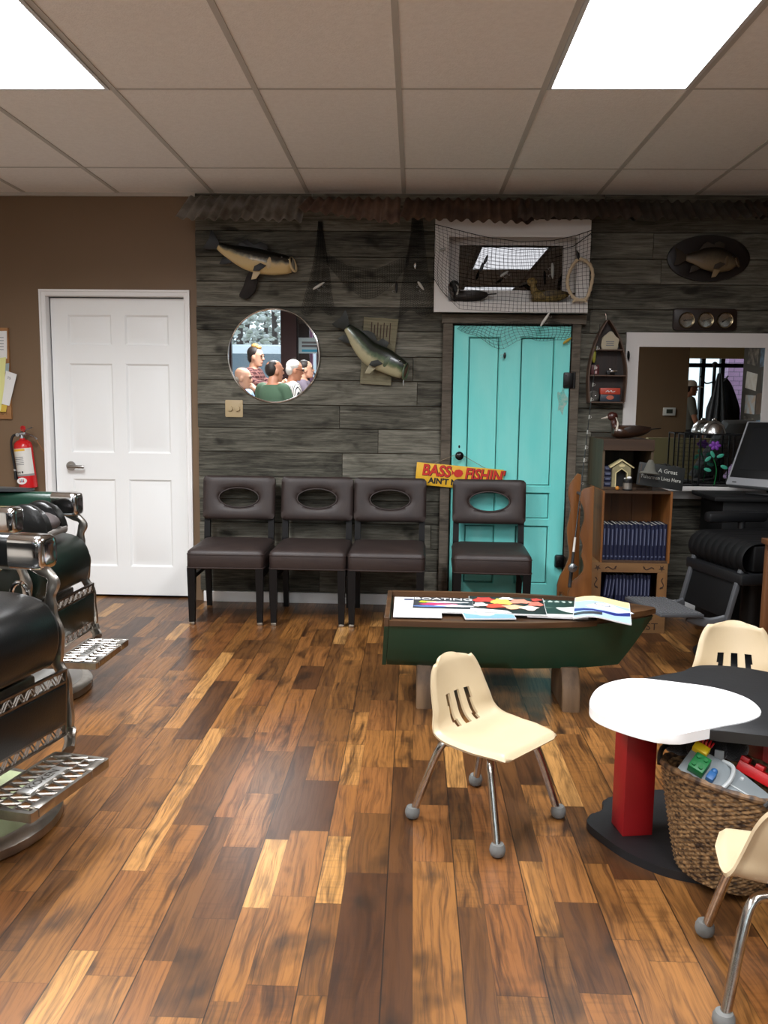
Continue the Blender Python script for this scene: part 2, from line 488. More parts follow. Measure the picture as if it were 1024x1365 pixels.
# ---------------------------------------------------------------- white six panel door with casing
mb = MB()
prof = [(0, 0), (.012, .012), (.045, .014), (.058, .02), (.075, .02)]    # across casing: inner edge -> outer edge (offset, projection)
def casing(mb, x0, x1, zt, w, yface):
    steps = [(0., .010), (.18, .014), (.22, .011), (.62, .013), (.7, .019), (1., .019)]
    for (a, ha), (b, hb) in zip(steps, steps[1:]):
        for sgn, xe in ((-1, x0), (1, x1)):
            pts = [(xe+sgn*w*a, 0), (xe+sgn*w*b, 0)]
            xa, xb = xe+sgn*w*a, xe+sgn*w*b
            r0 = [(xa, yface-.001, 0), (xa, yface-ha, 0), (xb, yface-hb, 0), (xb, yface-.001, 0)]
            r1 = [(xa, yface-.001, zt+w*a), (xa, yface-ha, zt+w*a), (xb, yface-hb, zt+w*b), (xb, yface-.001, zt+w*b)]
            mb.loft([r0, r1])
        r0 = [(x0-w*a, yface-.001, zt+w*a), (x0-w*a, yface-ha, zt+w*a), (x0-w*b, yface-hb, zt+w*b), (x0-w*b, yface-.001, zt+w*b)]
        r1 = [(x1+w*a, yface-.001, zt+w*a), (x1+w*a, yface-ha, zt+w*a), (x1+w*b, yface-hb, zt+w*b), (x1+w*b, yface-.001, zt+w*b)]
        mb.loft([r0, r1])
casing(mb, dxl-.004, min(dxr+.004, cxr-.05), dtop+.004, (dxl-.004)-cxl, WALL)
o = struct(mb.build('trim_1', WHITE_TRIM))
# jamb
mb = MB()
for xa, xb in ((ol+.001, dxl-.004), (dxr+.004, orr-.001)): mb.box(xa, xb, WALL-.002, WALL+.113, 0, ot-.001)
mb.box(ol+.001, orr-.001, WALL-.002, WALL+.113, dtop+.004, ot-.001)
mb.box(dxl-.004, dxl+.01, WALL+.085, WALL+.113, 0, dtop); mb.box(dxr-.01, dxr+.004, WALL+.085, WALL+.113, 0, dtop)
struct(mb.build('trim_2', WHITE_TRIM))
def panel_door_mesh(x0, x1, z0, z1, y, th, panels, dep=.009, mould=.03, raised=True):
    """Door leaf whose front (-Y) has sunk panels; panels are (xa,xb,za,zb)."""
    mb = MB()
    xs = sorted({x0, x1, *[q[0] for q in panels], *[q[1] for q in panels]}); zs = sorted({z0, z1, *[q[2] for q in panels], *[q[3] for q in panels]})
    bm = mb.bm
    V = {}
    def v(x, yy, z):
        k = (round(x, 5), round(yy, 5), round(z, 5))
        if k not in V: V[k] = bm.verts.new(k)
        return V[k]
    def q(*p):
        try: bm.faces.new([v(*a) for a in p])
        except ValueError: pass
    for xa, xb in zip(xs, xs[1:]):
        for za, zb in zip(zs, zs[1:]):
            if any(p[0] <= xa+1e-6 and xb <= p[1]+1e-6 and p[2] <= za+1e-6 and zb <= p[3]+1e-6 for p in panels): continue
            q((xa, y, za), (xb, y, za), (xb, y, zb), (xa, y, zb))
    for xa, xb, za, zb in panels:
        loops = [(0, 0), (mould*.35, dep), (mould*.6, dep)] + ([(mould*1.5, dep*.15)] if raised else [(mould*.9, dep*1.3)])
        for (i0, d0), (i1, d1) in zip(loops, loops[1:]):
            A = [(xa+i0, y+d0, za+i0), (xb-i0, y+d0, za+i0), (xb-i0, y+d0, zb-i0), (xa+i0, y+d0, zb-i0)]
            B = [(xa+i1, y+d1, za+i1), (xb-i1, y+d1, za+i1), (xb-i1, y+d1, zb-i1), (xa+i1, y+d1, zb-i1)]
            for i in range(4):
                j = (i+1) % 4; q(A[i], A[j], B[j], B[i])
        i1, d1 = loops[-1]
        q((xa+i1, y+d1, za+i1), (xb-i1, y+d1, za+i1), (xb-i1, y+d1, zb-i1), (xa+i1, y+d1, zb-i1))
    yb = y+th
    q((x0, yb, z0), (x0, yb, z1), (x1, yb, z1), (x1, yb, z0))
    for xa in (x0, x1):
        for za, zb in zip(zs, zs[1:]): q((xa, y, za), (xa, y, zb), (xa, yb, zb), (xa, yb, za)) if len(zs) == 2 else None
    # simple rim
    mb.box(x0, x1, y+.012, yb, z0, z1)
    mb.box(x0, x0+.004, y, y+.0125, z0, z1); mb.box(x1-.004, x1, y, y+.0125, z0, z1); mb.box(x0, x1, y, y+.0125, z1-.004, z1); mb.box(x0, x1, y, y+.0125, z0, z0+.004)
    return mb
dy = WALL+.05
def dpx(a, b, c, d):
    p, q = PY(a, c, dy), PY(b, d, dy); return (p.x, q.x, q.z, p.z)
W_ = dxr-dxl
pa, pb, pc, pd = dxl+.115, dxl+.115+.292, dxr-.115-.292, dxr-.115
rows = [(PY(160, 460, dy).z, PY(160, 420, dy).z), (PY(160, 604, dy).z, PY(160, 485, dy).z), (PY(160, 755, dy).z, PY(160, 639, dy).z)]
pan = [(xa, xb, za, zb) for za, zb in rows for xa, xb in ((pa, pb), (pc, pd))]
mb = panel_door_mesh(dxl, dxr, .012, dtop, dy, .034, pan, dep=.011, mould=.034)
door1 = struct(mb.build('door_1', WHITE, smooth=20))
# lever handle
kp = PY(95, 621, dy)
mb = MB(); mb.cyl((kp.x, dy-.0005, kp.z), (kp.x, dy-.012, kp.z), .032, .030, 24); mb.cyl((kp.x, dy-.01, kp.z), (kp.x, dy-.05, kp.z), .013, .012, 14)
mb.tube(crom([(kp.x-.005, dy-.05, kp.z), (kp.x+.03, dy-.055, kp.z), (kp.x+.085, dy-.05, kp.z-.003), (kp.x+.105, dy-.045, kp.z-.003)], 5), [(.011, .009)]*15+[(.008, .006)], 10)
mb.build('door_handle', mat('satin_nickel', '#9b9894', .3, 1.), door1)

# ---------------------------------------------------------------- turquoise panelled door hung flat on the boards, grey jamb boards round it
TEAL = mat('turquoise_paint', '#72dbd5', .42, noise=.6, nscale=5, col2='#8be2da', bump=.12, bscale=70, stretch=(2, 2, .5))
JAMB = plank_material('grey_jamb_wood', [(.28, '#2b2723'), (.45, '#524b42'), (.6, '#6b6358'), (.8, '#857d70')])
ty = WF-.05
tx0, tx1 = PY(603, 500, ty).x+.004, PY(761, 470, ty).x
tz1 = PY(680, 434, ty).z
def tp(px0, py0, px1, py1):
    return (PY(px0, 560, ty).x, PY(px1, 560, ty).x, PY(680, py1, ty).z, PY(680, py0, ty).z)
p1x0, p1x1, p2x0, p2x1 = PY(622, 560, ty).x, PY(664, 560, ty).x, PY(691, 560, ty).x, PY(737, 560, ty).x
tpan = []
for y0, y1 in ((449, 648), (656, 692), (700, 778)):
    za, zb = PY(680, y1, ty).z, PY(680, y0, ty).z
    tpan += [(p1x0, p1x1, za, zb), (p2x0, p2x1, za, zb)]
mb = panel_door_mesh(tx0, tx1, .04, tz1, ty, .036, tpan, dep=.012, mould=.02, raised=False)
door2 = struct(mb.build('door_2', TEAL, smooth=20))
kn = PY(612, 607, ty)
mb = MB(); Mk = Matrix.Translation((kn.x, ty, kn.z)) @ Matrix.Rotation(PI/2, 4, 'X')
mb.lathe([(.006, 0), (.022, .001), (.022, .005), (.01, .008), (.009, .03), (.02, .035), (.028, .047), (.027, .06), (.018, .069), (.004, .072)], 24, Mk)
mb.ell((0, .057, .001), (.006, .010, .002), M=Mk)
mb.build('door_knob', mat('black_glazed_knob', '#0a0a0b', .12), door2)
for py in (507,):
    h = PY(758, py, ty); mb = MB(); mb.box(h.x-.035, h.x+.03, ty-.018, ty-.0005, h.z-.05, h.z+.05, bev=.008); mb.cyl((h.x+.034, ty-.012, h.z-.05), (h.x+.034, ty-.012, h.z+.05), .008)
    for zz in (-.03, .03): mb.ell((h.x-.02, ty-.018, h.z+zz), (.005, .003, .005))
    mb.build('hinge', IRON, door2)
h = PY(746, 748, ty-.03); mb = MB(); mb.box(h.x-.03, h.x+.03, ty-.045, ty-.0005, h.z-.045, h.z+.04, bev=.012); mb.cyl((h.x, ty-.045, h.z), (h.x, ty-.06, h.z), .012)
mb.build('hinge', IRON, door2)
# chipped patch of older paint
pp = PY(749, 535, ty); mb = MB()
pts = [(pp.x+.03*math.cos(t)*(1+.35*math.sin(3*t+1)), pp.z+.075*math.sin(t)*(1+.25*math.cos(5*t))) for t in [2*PI*i/22 for i in range(22)]]
mb.prism(pts, 0, .0012, Matrix.Translation((0, ty-.0002, 0)) @ FACE); mb.build('bare_patch', mat('chipped_paint', '#a9bdb2', .7, noise=1, nscale=40, col2='#4ab8ad'), door2)
# jambs
mb = MB(); vals = []
def jb(x0, x1, z0, z1, v, y0=WF-.052):
    n0 = len(mb.bm.faces); mb.box(x0, x1, y0, WF-.006, z0, z1, bev=.003, seg=1); vals.extend([v]*(len(mb.bm.faces)-n0))
jx0, jx1 = PY(588.5, 560, ty).x, PY(772, 520, ty).x
jb(jx0, tx0-.006, .005, tz1+.01, .3); jb(tx1+.006, jx1, .005, tz1+.01, .7)
jt = PY(680, 419.5, ty).z
jb(jx0-.01, jx1+.03, tz1+.011, jt, .45, WF-.058)
o = struct(mb.build('trim_3', JAMB, smooth=0)); set_rnd(o, vals)

# ---------------------------------------------------------------- rear of the room: shop window, posts, partition (seen in the mirrors)
mb = MB()
mb.box(XL-.1, -3.36, YB-.12, YB, 0, CEIL); mb.box(2.4, 4.35, YB-.12, YB, 0, CEIL); mb.box(6.5, XR+.1, YB-.12, YB, 0, CEIL)
mb.box(-3.36, 2.4, YB-.12, YB, 0, .55); mb.box(-3.36, 2.4, YB-.12, YB, 2.5, CEIL); mb.box(4.35, 6.5, YB-.12, YB, 2.5, CEIL)
struct(mb.build('wall_rear', brown, smooth=0))
maroon = mat('maroon_post_paint', '#3a2226', .5)
mb = MB(); mb.box(-2.40, -2.12, YB-.14, YB+.03, .55, 2.5); mb.box(-3.36, 2.4, YB-.14, YB+.06, .5, .56); mb.box(-.45, -.35, YB-.1, YB, .55, 2.5); mb.box(.95, 1.05, YB-.1, YB, .55, 2.5); mb.box(-1.75, -1.68, YB-.1, YB, .55, 2.5); mb.box(-3.36, -3.3, YB-.1, YB, .55, 2.5)
struct(mb.build('window_1', maroon, smooth=0))
def glass_mat():
    m = bpy.data.materials.new('window_glass'); m.use_nodes = True; nt = m.node_tree; nt.nodes.remove(nt.nodes['Principled BSDF'])
    out = nt.nodes['Material Output']; t = nt.nodes.new('ShaderNodeBsdfTransparent'); gl = nt.nodes.new('ShaderNodeBsdfGlossy'); gl.inputs['Roughness'].default_value = .01
    t.inputs[0].default_value = (.93, .96, .95, 1); mx = nt.nodes.new('ShaderNodeMixShader'); mx.inputs[0].default_value = .06
    nt.links.new(t.outputs[0], mx.inputs[1]); nt.links.new(gl.outputs[0], mx.inputs[2]); nt.links.new(mx.outputs[0], out.inputs[0]); return m
GLASS = glass_mat()
mb = MB(); mb.box(-3.3, -2.40, YB-.06, YB-.054, .56, 2.5); mb.box(-2.12, -1.75, YB-.06, YB-.054, .56, 2.5); mb.box(-1.68, 2.4, YB-.06, YB-.054, .56, 2.5)
struct(mb.build('window_1_glass', GLASS, smooth=0))
alu = mat('bronze_aluminium', '#26282b', .4, .6)
mb = MB()
for a in (4.35, 5.08, 5.42, 6.43): mb.box(a, a+.07, YB-.1, YB, 0, 2.5)
for zz in (0, 2.05, 2.43): mb.box(4.35, 6.5, YB-.1, YB, zz, zz+.07)
struct(mb.build('window_2', alu, smooth=0))
mb = MB(); mb.box(4.42, 5.08, YB-.06, YB-.054, .07, 2.43); mb.box(5.15, 5.42, YB-.06, YB-.054, .07, 2.43); mb.box(5.49, 6.43, YB-.06, YB-.054, .07, 2.43); struct(mb.build('window_2_glass', GLASS, smooth=0))
# brown partition that carries the thermostat
mb = MB(); mb.box(2.3, 3.10, 1.12, 1.3, 0, CEIL); struct(mb.build('wall_partition', brown, smooth=0))
mb = MB(); mb.box(3.46, 3.58, 1.95, 3.5, 0, CEIL); struct(mb.build('wall_divider', mat('grey_divider_paint', '#4a4740', .7), smooth=0))
mb = MB(); mb.box(2.5, 4.9, -.35, -.2, 1.98, CEIL); struct(mb.build('wall_header', mat('cream_header_paint', '#a89d72', .6), smooth=0))

mb = MB(); mb.box(-40, 40, -60, YB-.13, -.2, -.02); struct(mb.build('ground_outside', mat('pale_asphalt', '#9a9a98', .9, noise=.4, nscale=4, col2='#86868a'), smooth=0))
# ---- world, camera
w = bpy.data.worlds.new('sky'); SC.world = w; w.use_nodes = True
bg = w.node_tree.nodes['Background']; bg.inputs[0].default_value = (.78, .88, 1., 1); bg.inputs[1].default_value = 2.4
cam = bpy.data.cameras.new('camera'); co = bpy.data.objects.new('camera', cam); COL.objects.link(co); SC.camera = co
cam.sensor_fit = 'VERTICAL'; cam.sensor_height = 24; cam.lens = FPX*24/1365; cam.clip_start = .05
co.matrix_world = Matrix((( RT.x, UP.x, -FW.x, CAM.x), (RT.y, UP.y, -FW.y, CAM.y), (RT.z, UP.z, -FW.z, CAM.z), (0, 0, 0, 1)))
SC.view_settings.view_transform = 'Standard'; SC.view_settings.look = 'None'; SC.view_settings.exposure = 0.; SC.view_settings.gamma = 1; SC.view_settings.use_curve_mapping = False
SC.cycles.max_bounces = 8; SC.cycles.use_denoising = True
# ================================================================ WAITING CHAIRS
BRN_LEATHER = mat('dark_brown_leather', '#2c2220', .52, noise=.6, nscale=14, col2='#382c27', bump=.12, bscale=170)
ESPRESSO = mat('espresso_wood', '#080606', .45, spec=.3)
NICKEL = mat('nickel_glide', '#a49a8c', .35, 1.)
def padded_ring(mb, outer, hole, th, M, k=5, edge=.35):
    """Cushion slab (upright, facing -Y) between an outer loop and an oval hole; soft rounded edges."""
    n = len(outer); rings = []
    ts = [i/k for i in range(k+1)]
    def ring(t, y):
        return [Vector((lerp(h[0], o[0], t), y, lerp(h[1], o[1], t))) for h, o in zip(hole, outer)]
    for t in ts: rings.append(ring(t, -th/2*(1-(abs(2*t-1)**3)*edge*2*.5)))
    for t in reversed(ts): rings.append(ring(t, th/2*(1-(abs(2*t-1)**3)*edge*2*.5)))
    rings.append(rings[0])
    bm = mb.bm; V = [[bm.verts.new(M @ p) for p in r] for r in rings[:-1]]
    K = len(V)
    for a in range(K):
        b = (a+1) % K
        for i in range(n):
            j = (i+1) % n; bm.faces.new((V[a][i], V[a][j], V[b][j], V[b][i]))
def resample(pts, n):
    P = [Vector((p[0], p[1], 0)) for p in pts]; P.append(P[0]); cum = [0]
    for a, b in zip(P, P[1:]): cum.append(cum[-1]+(b-a).length)
    out = []; k = 0
    for i in range(n):
        s = cum[-1]*i/n
        while cum[k+1] < s: k += 1
        q = P[k].lerp(P[k+1], (s-cum[k])/max(1e-9, cum[k+1]-cum[k])); out.append((q.x, q.y))
    return out
def waiting_chair(label):
    t = thing('waiting_chair', label, 'chair', group='waiting chairs along the back wall')
    # seat: thick upholstered box seat, crowned top
    mb = MB(); w, d = .232, .25
    def top(u, v):
        x = (u-.5)*2; y = (v-.5)*2
        return .45+.028*(1-x**4)*(1-y**4)
    N = 14
    rings = []
    def loop(z, s, crown=0):
        return [Vector((p[0]*s, p[1]*s, z)) for p in rrect(-w, -d, w, d, .03, 4)]
    rings = [loop(.345, .985), loop(.35, 1.), loop(.43, 1.), loop(.448, .985), loop(.46, .93), loop(.47, .8), loop(.476, .5), loop(.478, .15)]
    mb.loft(rings)
    mb.build('seat', BRN_LEATHER, t, smooth=60)
    mb = MB(); mb.tube([Vector((p[0]*1.002, p[1]*1.002, .352)) for p in rrect(-w, -d, w, d, .03, 4)], .0035, 6, closed=True)
    mb.tube([Vector((p[0]*1.0, p[1]*1.0, .432)) for p in rrect(-w, -d, w, d, .03, 4)], .003, 6, closed=True)
    mb.build('piping', BRN_LEATHER, t)
    # legs
    for sx in (-1, 1):
        mb = MB(); a = .022
        mb.loft([[(sx*.205-b, -.225-b, z), (sx*.205+b, -.225-b, z), (sx*.205+b, -.225+b, z), (sx*.205-b, -.225+b, z)] for z, b in ((.018, .017), (.35, .024))])
        lg = mb.build('leg', ESPRESSO, t, smooth=0)
        mb = MB(); mb.box(sx*.205-.0165, sx*.205+.0165, -.2415, -.2085, 0, .018, bev=.003); mb.build('glide', NICKEL, lg)
        # rear leg runs up as the back post
        mb = MB(); pts = [(.27, 0, .016), (.235, .30, .019), (.236, .47, .019), (.262, .70, .018), (.275, .80, .016)]
        mb.loft([[(sx*.208-b, y-b, z), (sx*.208+b, y-b, z), (sx*.208+b, y+b, z), (sx*.208-b, y+b, z)] for y, z, b in pts])
        mb.build('leg', ESPRESSO, t, smooth=0)
        mb = MB(); mb.box(sx*.205-.012, sx*.205+.012, -.20, .225, .275, .30, bev=.002); mb.build('stretcher', ESPRESSO, t, smooth=0)
    # backrest with the oval opening, leaning back a little
    mb = MB()
    out = resample(rrect(-.233, -.142, .233, .142, .028, 8), 72)
    hole = []
    for x, z in out:
        a = math.atan2(z/.142, x/.233); hole.append((.128*math.cos(a), .062*math.sin(a)))
    Mb = T(0, .252, .722, rx=-8)
    padded_ring(mb, out, hole, .068, Mb)
    bk = mb.build('backrest', BRN_LEATHER, t, smooth=70)
    mb = MB(); mb.tube([Mb @ Vector((.129*math.cos(a), -.026, .063*math.sin(a))) for a in [2*PI*i/40 for i in range(40)]], .0045, 6, closed=True); mb.build('piping', BRN_LEATHER, bk)
    return t
CL = ['brown leather waiting chair with oval back hole standing next to the white door', 'brown leather waiting chair with oval back hole, second along from the white door',
      'brown leather waiting chair with oval back hole, third along from the white door', 'brown leather waiting chair with oval back hole standing alone before the turquoise door']
wc = waiting_chair(CL[0])
for i, (px, rz, yy) in enumerate(((298.5, 1.2, 5.215), (410, -.6, 5.22), (515.5, -.8, 5.215), (658.5, -1.5, 5.2))):
    o = wc if i == 0 else dup(wc)
    o['label'] = CL[i]; o.location = (PY(px, 750, yy-.25).x, yy, 0); o.rotation_euler = (0, 0, R(rz))

# ================================================================ BOAT SHAPED COFFEE TABLE
BOATGREEN = mat('dark_green_boat_paint', '#1e4a38', .42, noise=.5, nscale=3, col2='#1a4030', bump=.08, bscale=40, stretch=(.3, 1, 2))
BOATWOOD = wood('worn_walnut_rail', '#5a3d23', '#33200f', 'x', .45, 4)
DECK = wood('boat_deck_wood', '#4e341e', '#2e1d10', 'x', .4, 4)
LEGW = wood('boat_stand_wood', '#7b6146', '#4d3a28', 'z', .6, 5)
bt = thing('boat_coffee_table', 'dark green boat shaped coffee table with brown rim holding magazines', 'coffee table', (0, 0, 0))
# half breadths along x: stern -> bow. centre line y = 3.79
def half_top(x): return interp([(-.09, .262), (.2, .268), (.5, .255), (.75, .21), (.9, .145), (1.02, .07), (1.09, .012)], x)
def half_bot(x): return interp([(-.105, .085), (.2, .105), (.5, .105), (.75, .075), (.88, .035), (.945, .008)], x)
BC = 3.785
NX = 26
def hull_pt(i, side, v):
    u = i/NX; xt = lerp(-.09, 1.09, u); xb = lerp(-.105, .945, u)
    top = Vector((xt, BC+side*half_top(xt), .408)); bot = Vector((xb, BC+side*half_bot(xb), .178))
    p = top.lerp(bot, v); p.y += side*.014*math.sin(PI*v); return p
mb = MB()
rings = []
for i in range(NX+1):
    r = [hull_pt(i, -1, v/6) for v in range(7)]+[hull_pt(i, 1, 1-v/6) for v in range(7)]
    rings.append(r)
mb.loft(rings, True, True); mb.build('hull', BOATGREEN, bt, smooth=50)
# deck board
mb = MB(); edge = [(lerp(-.085, 1.085, i/NX), BC-half_top(lerp(-.085, 1.085, i/NX))+.004) for i in range(NX+1)]+[(lerp(1.085, -.085, i/NX), BC+half_top(lerp(1.085, -.085, i/NX))-.004) for i in range(NX+1)]
mb.prism(edge, .4085, .418); mb.build('deck', DECK, bt, smooth=0)
# bow deck (raised, closes the tray)
mb = MB(); bow = [(x, BC-half_top(x)-.004) for x in (.80, .86, .92, .98, 1.03, 1.07, 1.10)]+[(x, BC+half_top(x)+.004) for x in (1.10, 1.07, 1.03, .98, .92, .86, .80)]
mb.prism(bow, .4185, .442, bev=.003); mb.build('bow_deck', BOATWOOD, bt, smooth=0)
for side in (-1, 1):
    mb = MB(); rr_ = []
    for i in range(NX+1):
        x = lerp(-.09, .80, i/NX); y = BC+side*half_top(x); h = .427 if side < 0 else .438
        rr_.append([(x, y+side*.010, .404), (x, y-side*.014, .4185), (x, y-side*.014, h), (x, y+side*.010, h)])
    mb.loft(rr_); mb.build('rim_rail', BOATWOOD, bt, smooth=0)
mb = MB(); mb.box(-.112, -.09, BC-.262, BC+.262, .398, .440, bev=.003); mb.build('stern_rail', BOATWOOD, bt, smooth=0)
mb = MB(); mb.loft([[(-.112, BC-.262, .398), (-.0915, BC-.262, .398), (-.0915, BC+.262, .398), (-.112, BC+.262, .398)], [(-.125, BC-.085, .176), (-.1065, BC-.085, .176), (-.1065, BC+.085, .176), (-.125, BC+.085, .176)]]); mb.build('stern_board', BOATGREEN, bt, smooth=0)
for x0, x1 in ((.03, .102), (.672, .752)):
    mb = MB()
    side = [(-.155, 0), (.155, 0), (.155, .10), (.12, .155), (.098, .185), (-.098, .185), (-.12, .155), (-.155, .10)]
    Ml = Matrix.Translation((x0, BC, 0)) @ Matrix(((0, 0, 1, 0), (1, 0, 0, 0), (0, 1, 0, 0), (0, 0, 0, 1)))
    mb.prism([(a, b) for a, b in side], 0, x1-x0, Ml, bev=.008)
    mb.build('stand', LEGW, bt, smooth=40)

# ---------------------------------------------------------------- magazines on the boat table
def magazine(label, px, z, w, h, rz, th=.006, curl=0., group='magazines on the boat shaped table'):
    t = thing('magazine', label, 'magazine', (px[0], px[1], z+.008+.5*h*math.sin(R(4.5))*.9), rot=(R(4.5), 0, R(rz)), group=group)
    mb = MB()
    fn = lambda u, v: Vector(((u-.5)*w, (v-.5)*h, th+curl*(math.sin(u*PI*1.0)*.9+.25*math.sin(u*2*PI))))
    mb.grid(fn, 16, 4, thick=th*.98); pg = mb.build('pages', PAPER, t, smooth=50)
    return t, (lambda x, y, dz=.0006: Vector((x, y, th+dz+curl*(math.sin((x/w+.5)*PI)*.9+.25*math.sin((x/w+.5)*2*PI)))))
def cover(t, S, name, poly, m, n=6, dz=.0006, parent=None):
    """A printed patch lying on the magazine surface: polygon cut into strips along x so that it follows the curl."""
    mb = MB(); bm = mb.bm
    xs = [p[0] for p in poly]; x0, x1 = min(xs), max(xs)
    vs = [bm.verts.new((p[0], p[1], 0)) for p in poly]; bm.faces.new(vs)
    for k in range(1, n):
        xx = x0+(x1-x0)*k/n
        bmesh.ops.bisect_plane(bm, geom=bm.verts[:]+bm.edges[:]+bm.faces[:], plane_co=(xx, 0, 0), plane_no=(1, 0, 0))
    for v in bm.verts: v.co = S(v.co.x, v.co.y, dz)
    e = bmesh.ops.extrude_face_region(bm, geom=bm.faces[:])
    for v in [g for g in e['geom'] if isinstance(g, bmesh.types.BMVert)]: v.co.z += .0004
    return mb.build(name, m, parent or t, smooth=0)
def blob(cx, cy, a, b, k, seed, n=14):
    r = random.Random(seed); ph = r.random()*6
    return [(cx+a*math.cos(t)*(1+.3*math.sin(k*t+ph)), cy+b*math.sin(t)*(1+.25*math.cos((k+1)*t+ph))) for t in [2*PI*i/n for i in range(n)]]
MZ = .4182
C_ = lambda n, h, r=.35: mat('print_'+n, h, r)
# white newsletter at the stern end, under the boating magazine
t, S = magazine('white newsletter with blue heading lying beneath the boating magazine at the square end', (.03, 3.72), MZ, .21, .28, 0, .004)
cover(t, S, 'heading', rect(-.06, .095, .05, .115), C_('navy', '#22345c')); cover(t, S, 'photo', rect(-.075, -.02, -.03, .06), C_('grey', '#b9c0c8'))
t, S = magazine('magazine with white BOATING title and boats on its cover', (.145, 3.74), MZ+.0075, .27, .2, -2, .007)
cover(t, S, 'cover', rect(-.134, -.06, .134, .099), C_('dark', '#3a3d42'))
text('title', 'BOATING', .042, PAPER, t, T(0, .077, .0086), .0004, sx=1.45)
for i, (a, b, c, d, h) in enumerate(((-.07, .035, .05, .012, '#c9d02f'), (.02, .03, .08, .012, '#dcdfe4'), (-.02, 0, .09, .014, '#c43a6b'), (.05, -.02, .07, .016, '#e3e6ea'), (-.06, -.035, .06, .012, '#5d7bb5'), (.085, .01, .03, .012, '#1b2030'))):
    cover(t, S, 'boat_picture', blob(a, b, c, d, 2, i), C_('boat%d' % i, h), dz=.0011+.0003*i)
cover(t, S, 'banner', rect(-.005, -.085, .134, -.065), PAPER, dz=.001)
t, S = magazine('pale blue magazine lying half under the colourful sunset magazine', (.335, 3.655), MZ, .22, .17, 6, .006)
cover(t, S, 'cover', rect(-.108, -.083, .108, .083), C_('sky', '#7ba5dc')); cover(t, S, 'cloud', blob(-.02, -.02, .07, .03, 3, 2), C_('cloud', '#b9d2f1'), dz=.001)
t, S = magazine('colourful red, yellow and pink food magazine in the middle of the tray', (.43, 3.75), MZ+.0075, .34, .24, -4, .006)
cover(t, S, 'cover', rect(-.168, -.115, .168, .118), C_('black', '#1a1716'))
for i, (a, b, c, d, h) in enumerate(((-.1, .07, .05, .035, '#d63a32'), (-.02, .05, .045, .045, '#e9cf5a'), (.06, .06, .045, .035, '#e58f78'), (.13, .03, .03, .035, '#d8705f'), (-.05, -.02, .05, .03, '#c8472f'), (.03, -.03, .05, .03, '#e9b38f'), (.1, -.04, .04, .03, '#efe3d2'), (-.12, -.01, .03, .03, '#efe8da'), (.0, .09, .03, .02, '#f0f0ea'), (.135, .085, .025, .02, '#b8392f'))):
    cover(t, S, 'food_picture', blob(a, b, c, d, 3, i+9), C_('food%d' % i, h), dz=.0011+.0003*i)
cover(t, S, 'banner', [(-.168, -.115), (.02, -.115), (.0, -.085), (-.168, -.06)], PAPER, dz=.0022)
text('title', 'RECIPES', .03, PAPER, t, T(.08, -.09, .0088), .0004) if False else None
t, S = magazine('dark green magazine with white title and a white animal on its cover', (.645, 3.735), MZ, .26, .235, -4, .009)
cover(t, S, 'cover', rect(-.128, -.085, .128, .115), C_('bottle', '#20352f'))
text('title', 'OUTDOORS', .034, C_('pale', '#b8c4bb'), t, T(0, .088, .0108), .0004, sx=1.15) if False else None
for i in range(8): cover(t, S, 'title_letter', blob(-.105+.03*i, .09, .010, .013, 2, i, 8), C_('pale', '#a9b7ae'), n=1, dz=.0012)
cover(t, S, 'animal_picture', blob(.06, -.02, .06, .04, 2, 5), C_('pelt', '#c9d2cb'), dz=.0013); cover(t, S, 'animal_picture', blob(-.07, .0, .05, .018, 3, 8), C_('moss', '#44584e'), dz=.0013)
t, S = magazine('curled blue and white catalogue with a yellow sky lying at the bow end', (.835, 3.66), MZ+.012, .24, .30, -10, .006, .018)
t.rotation_euler = (R(4), R(2), R(-12))
cover(t, S, 'cover', rect(-.118, -.148, .118, .148), C_('lightblue', '#a9c3e4'))
cover(t, S, 'sky_picture', [(-.118, .08), (.118, .06), (.118, .148), (-.118, .148)], C_('yellow', '#ecd9a0'), dz=.0011)
cover(t, S, 'wave_picture', blob(.03, .0, .08, .05, 2, 4), C_('paleblue', '#dfe7f2'), dz=.0013); cover(t, S, 'wave_picture', [(-.118, -.02), (-.02, -.06), (.06, -.05), (.118, .0), (.118, -.05), (.05, -.09), (-.118, -.06)], C_('navy2', '#27347c'), dz=.0016)
cover(t, S, 'emblem', oval(.0, .03, .035, .022, 18), INK_GREY, dz=.0018); cover(t, S, 'emblem', oval(.0, .03, .03, .018, 18), C_('paleblue', '#dfe7f2'), dz=.0022)
cover(t, S, 'photo_strip', rect(-.118, -.12, .0, -.085), C_('dark', '#3a3d42'), dz=.0018)

# ================================================================ BASS FISHIN' SIGN hung from the black knob
SIGN = mat('yellow_sign_board', '#e2b32a', .5, noise=.5, nscale=20, col2='#d79b1f')
SRED = mat('red_sign_paint', '#c5291c', .5)
sy = ty-.019
a, b = PY(556, 616, sy), PY(672, 626.5, sy)
ang = -math.degrees(math.atan2(b.z-a.z, b.x-a.x)); sw = (b-a).length; sh = .145
t = thing('hanging_sign', 'yellow wooden BASS FISHIN sign hanging from the black door knob', 'sign', (0, 0, 0))
t.location = a; t.rotation_euler = (0, R(ang), 0)
mb = MB(); mb.box(0, sw, 0, .012, -sh, 0, bev=.002); mb.build('board', SIGN, t)
Ms = FACE
text('lettering', 'BASS', .098, INK, t, T(.132, -.0005, -.048) @ FACE, .0006, sx=.88, bold=.005, shear=.1)
text('lettering', 'BASS', .098, SRED, t, T(.129, -.0016, -.047) @ FACE, .0006, sx=.88, bold=.003, shear=.1)
text('lettering', "FISHIN'", .098, INK, t, T(.447, -.0005, -.050) @ FACE, .0006, sx=.84, bold=.005, shear=.1)
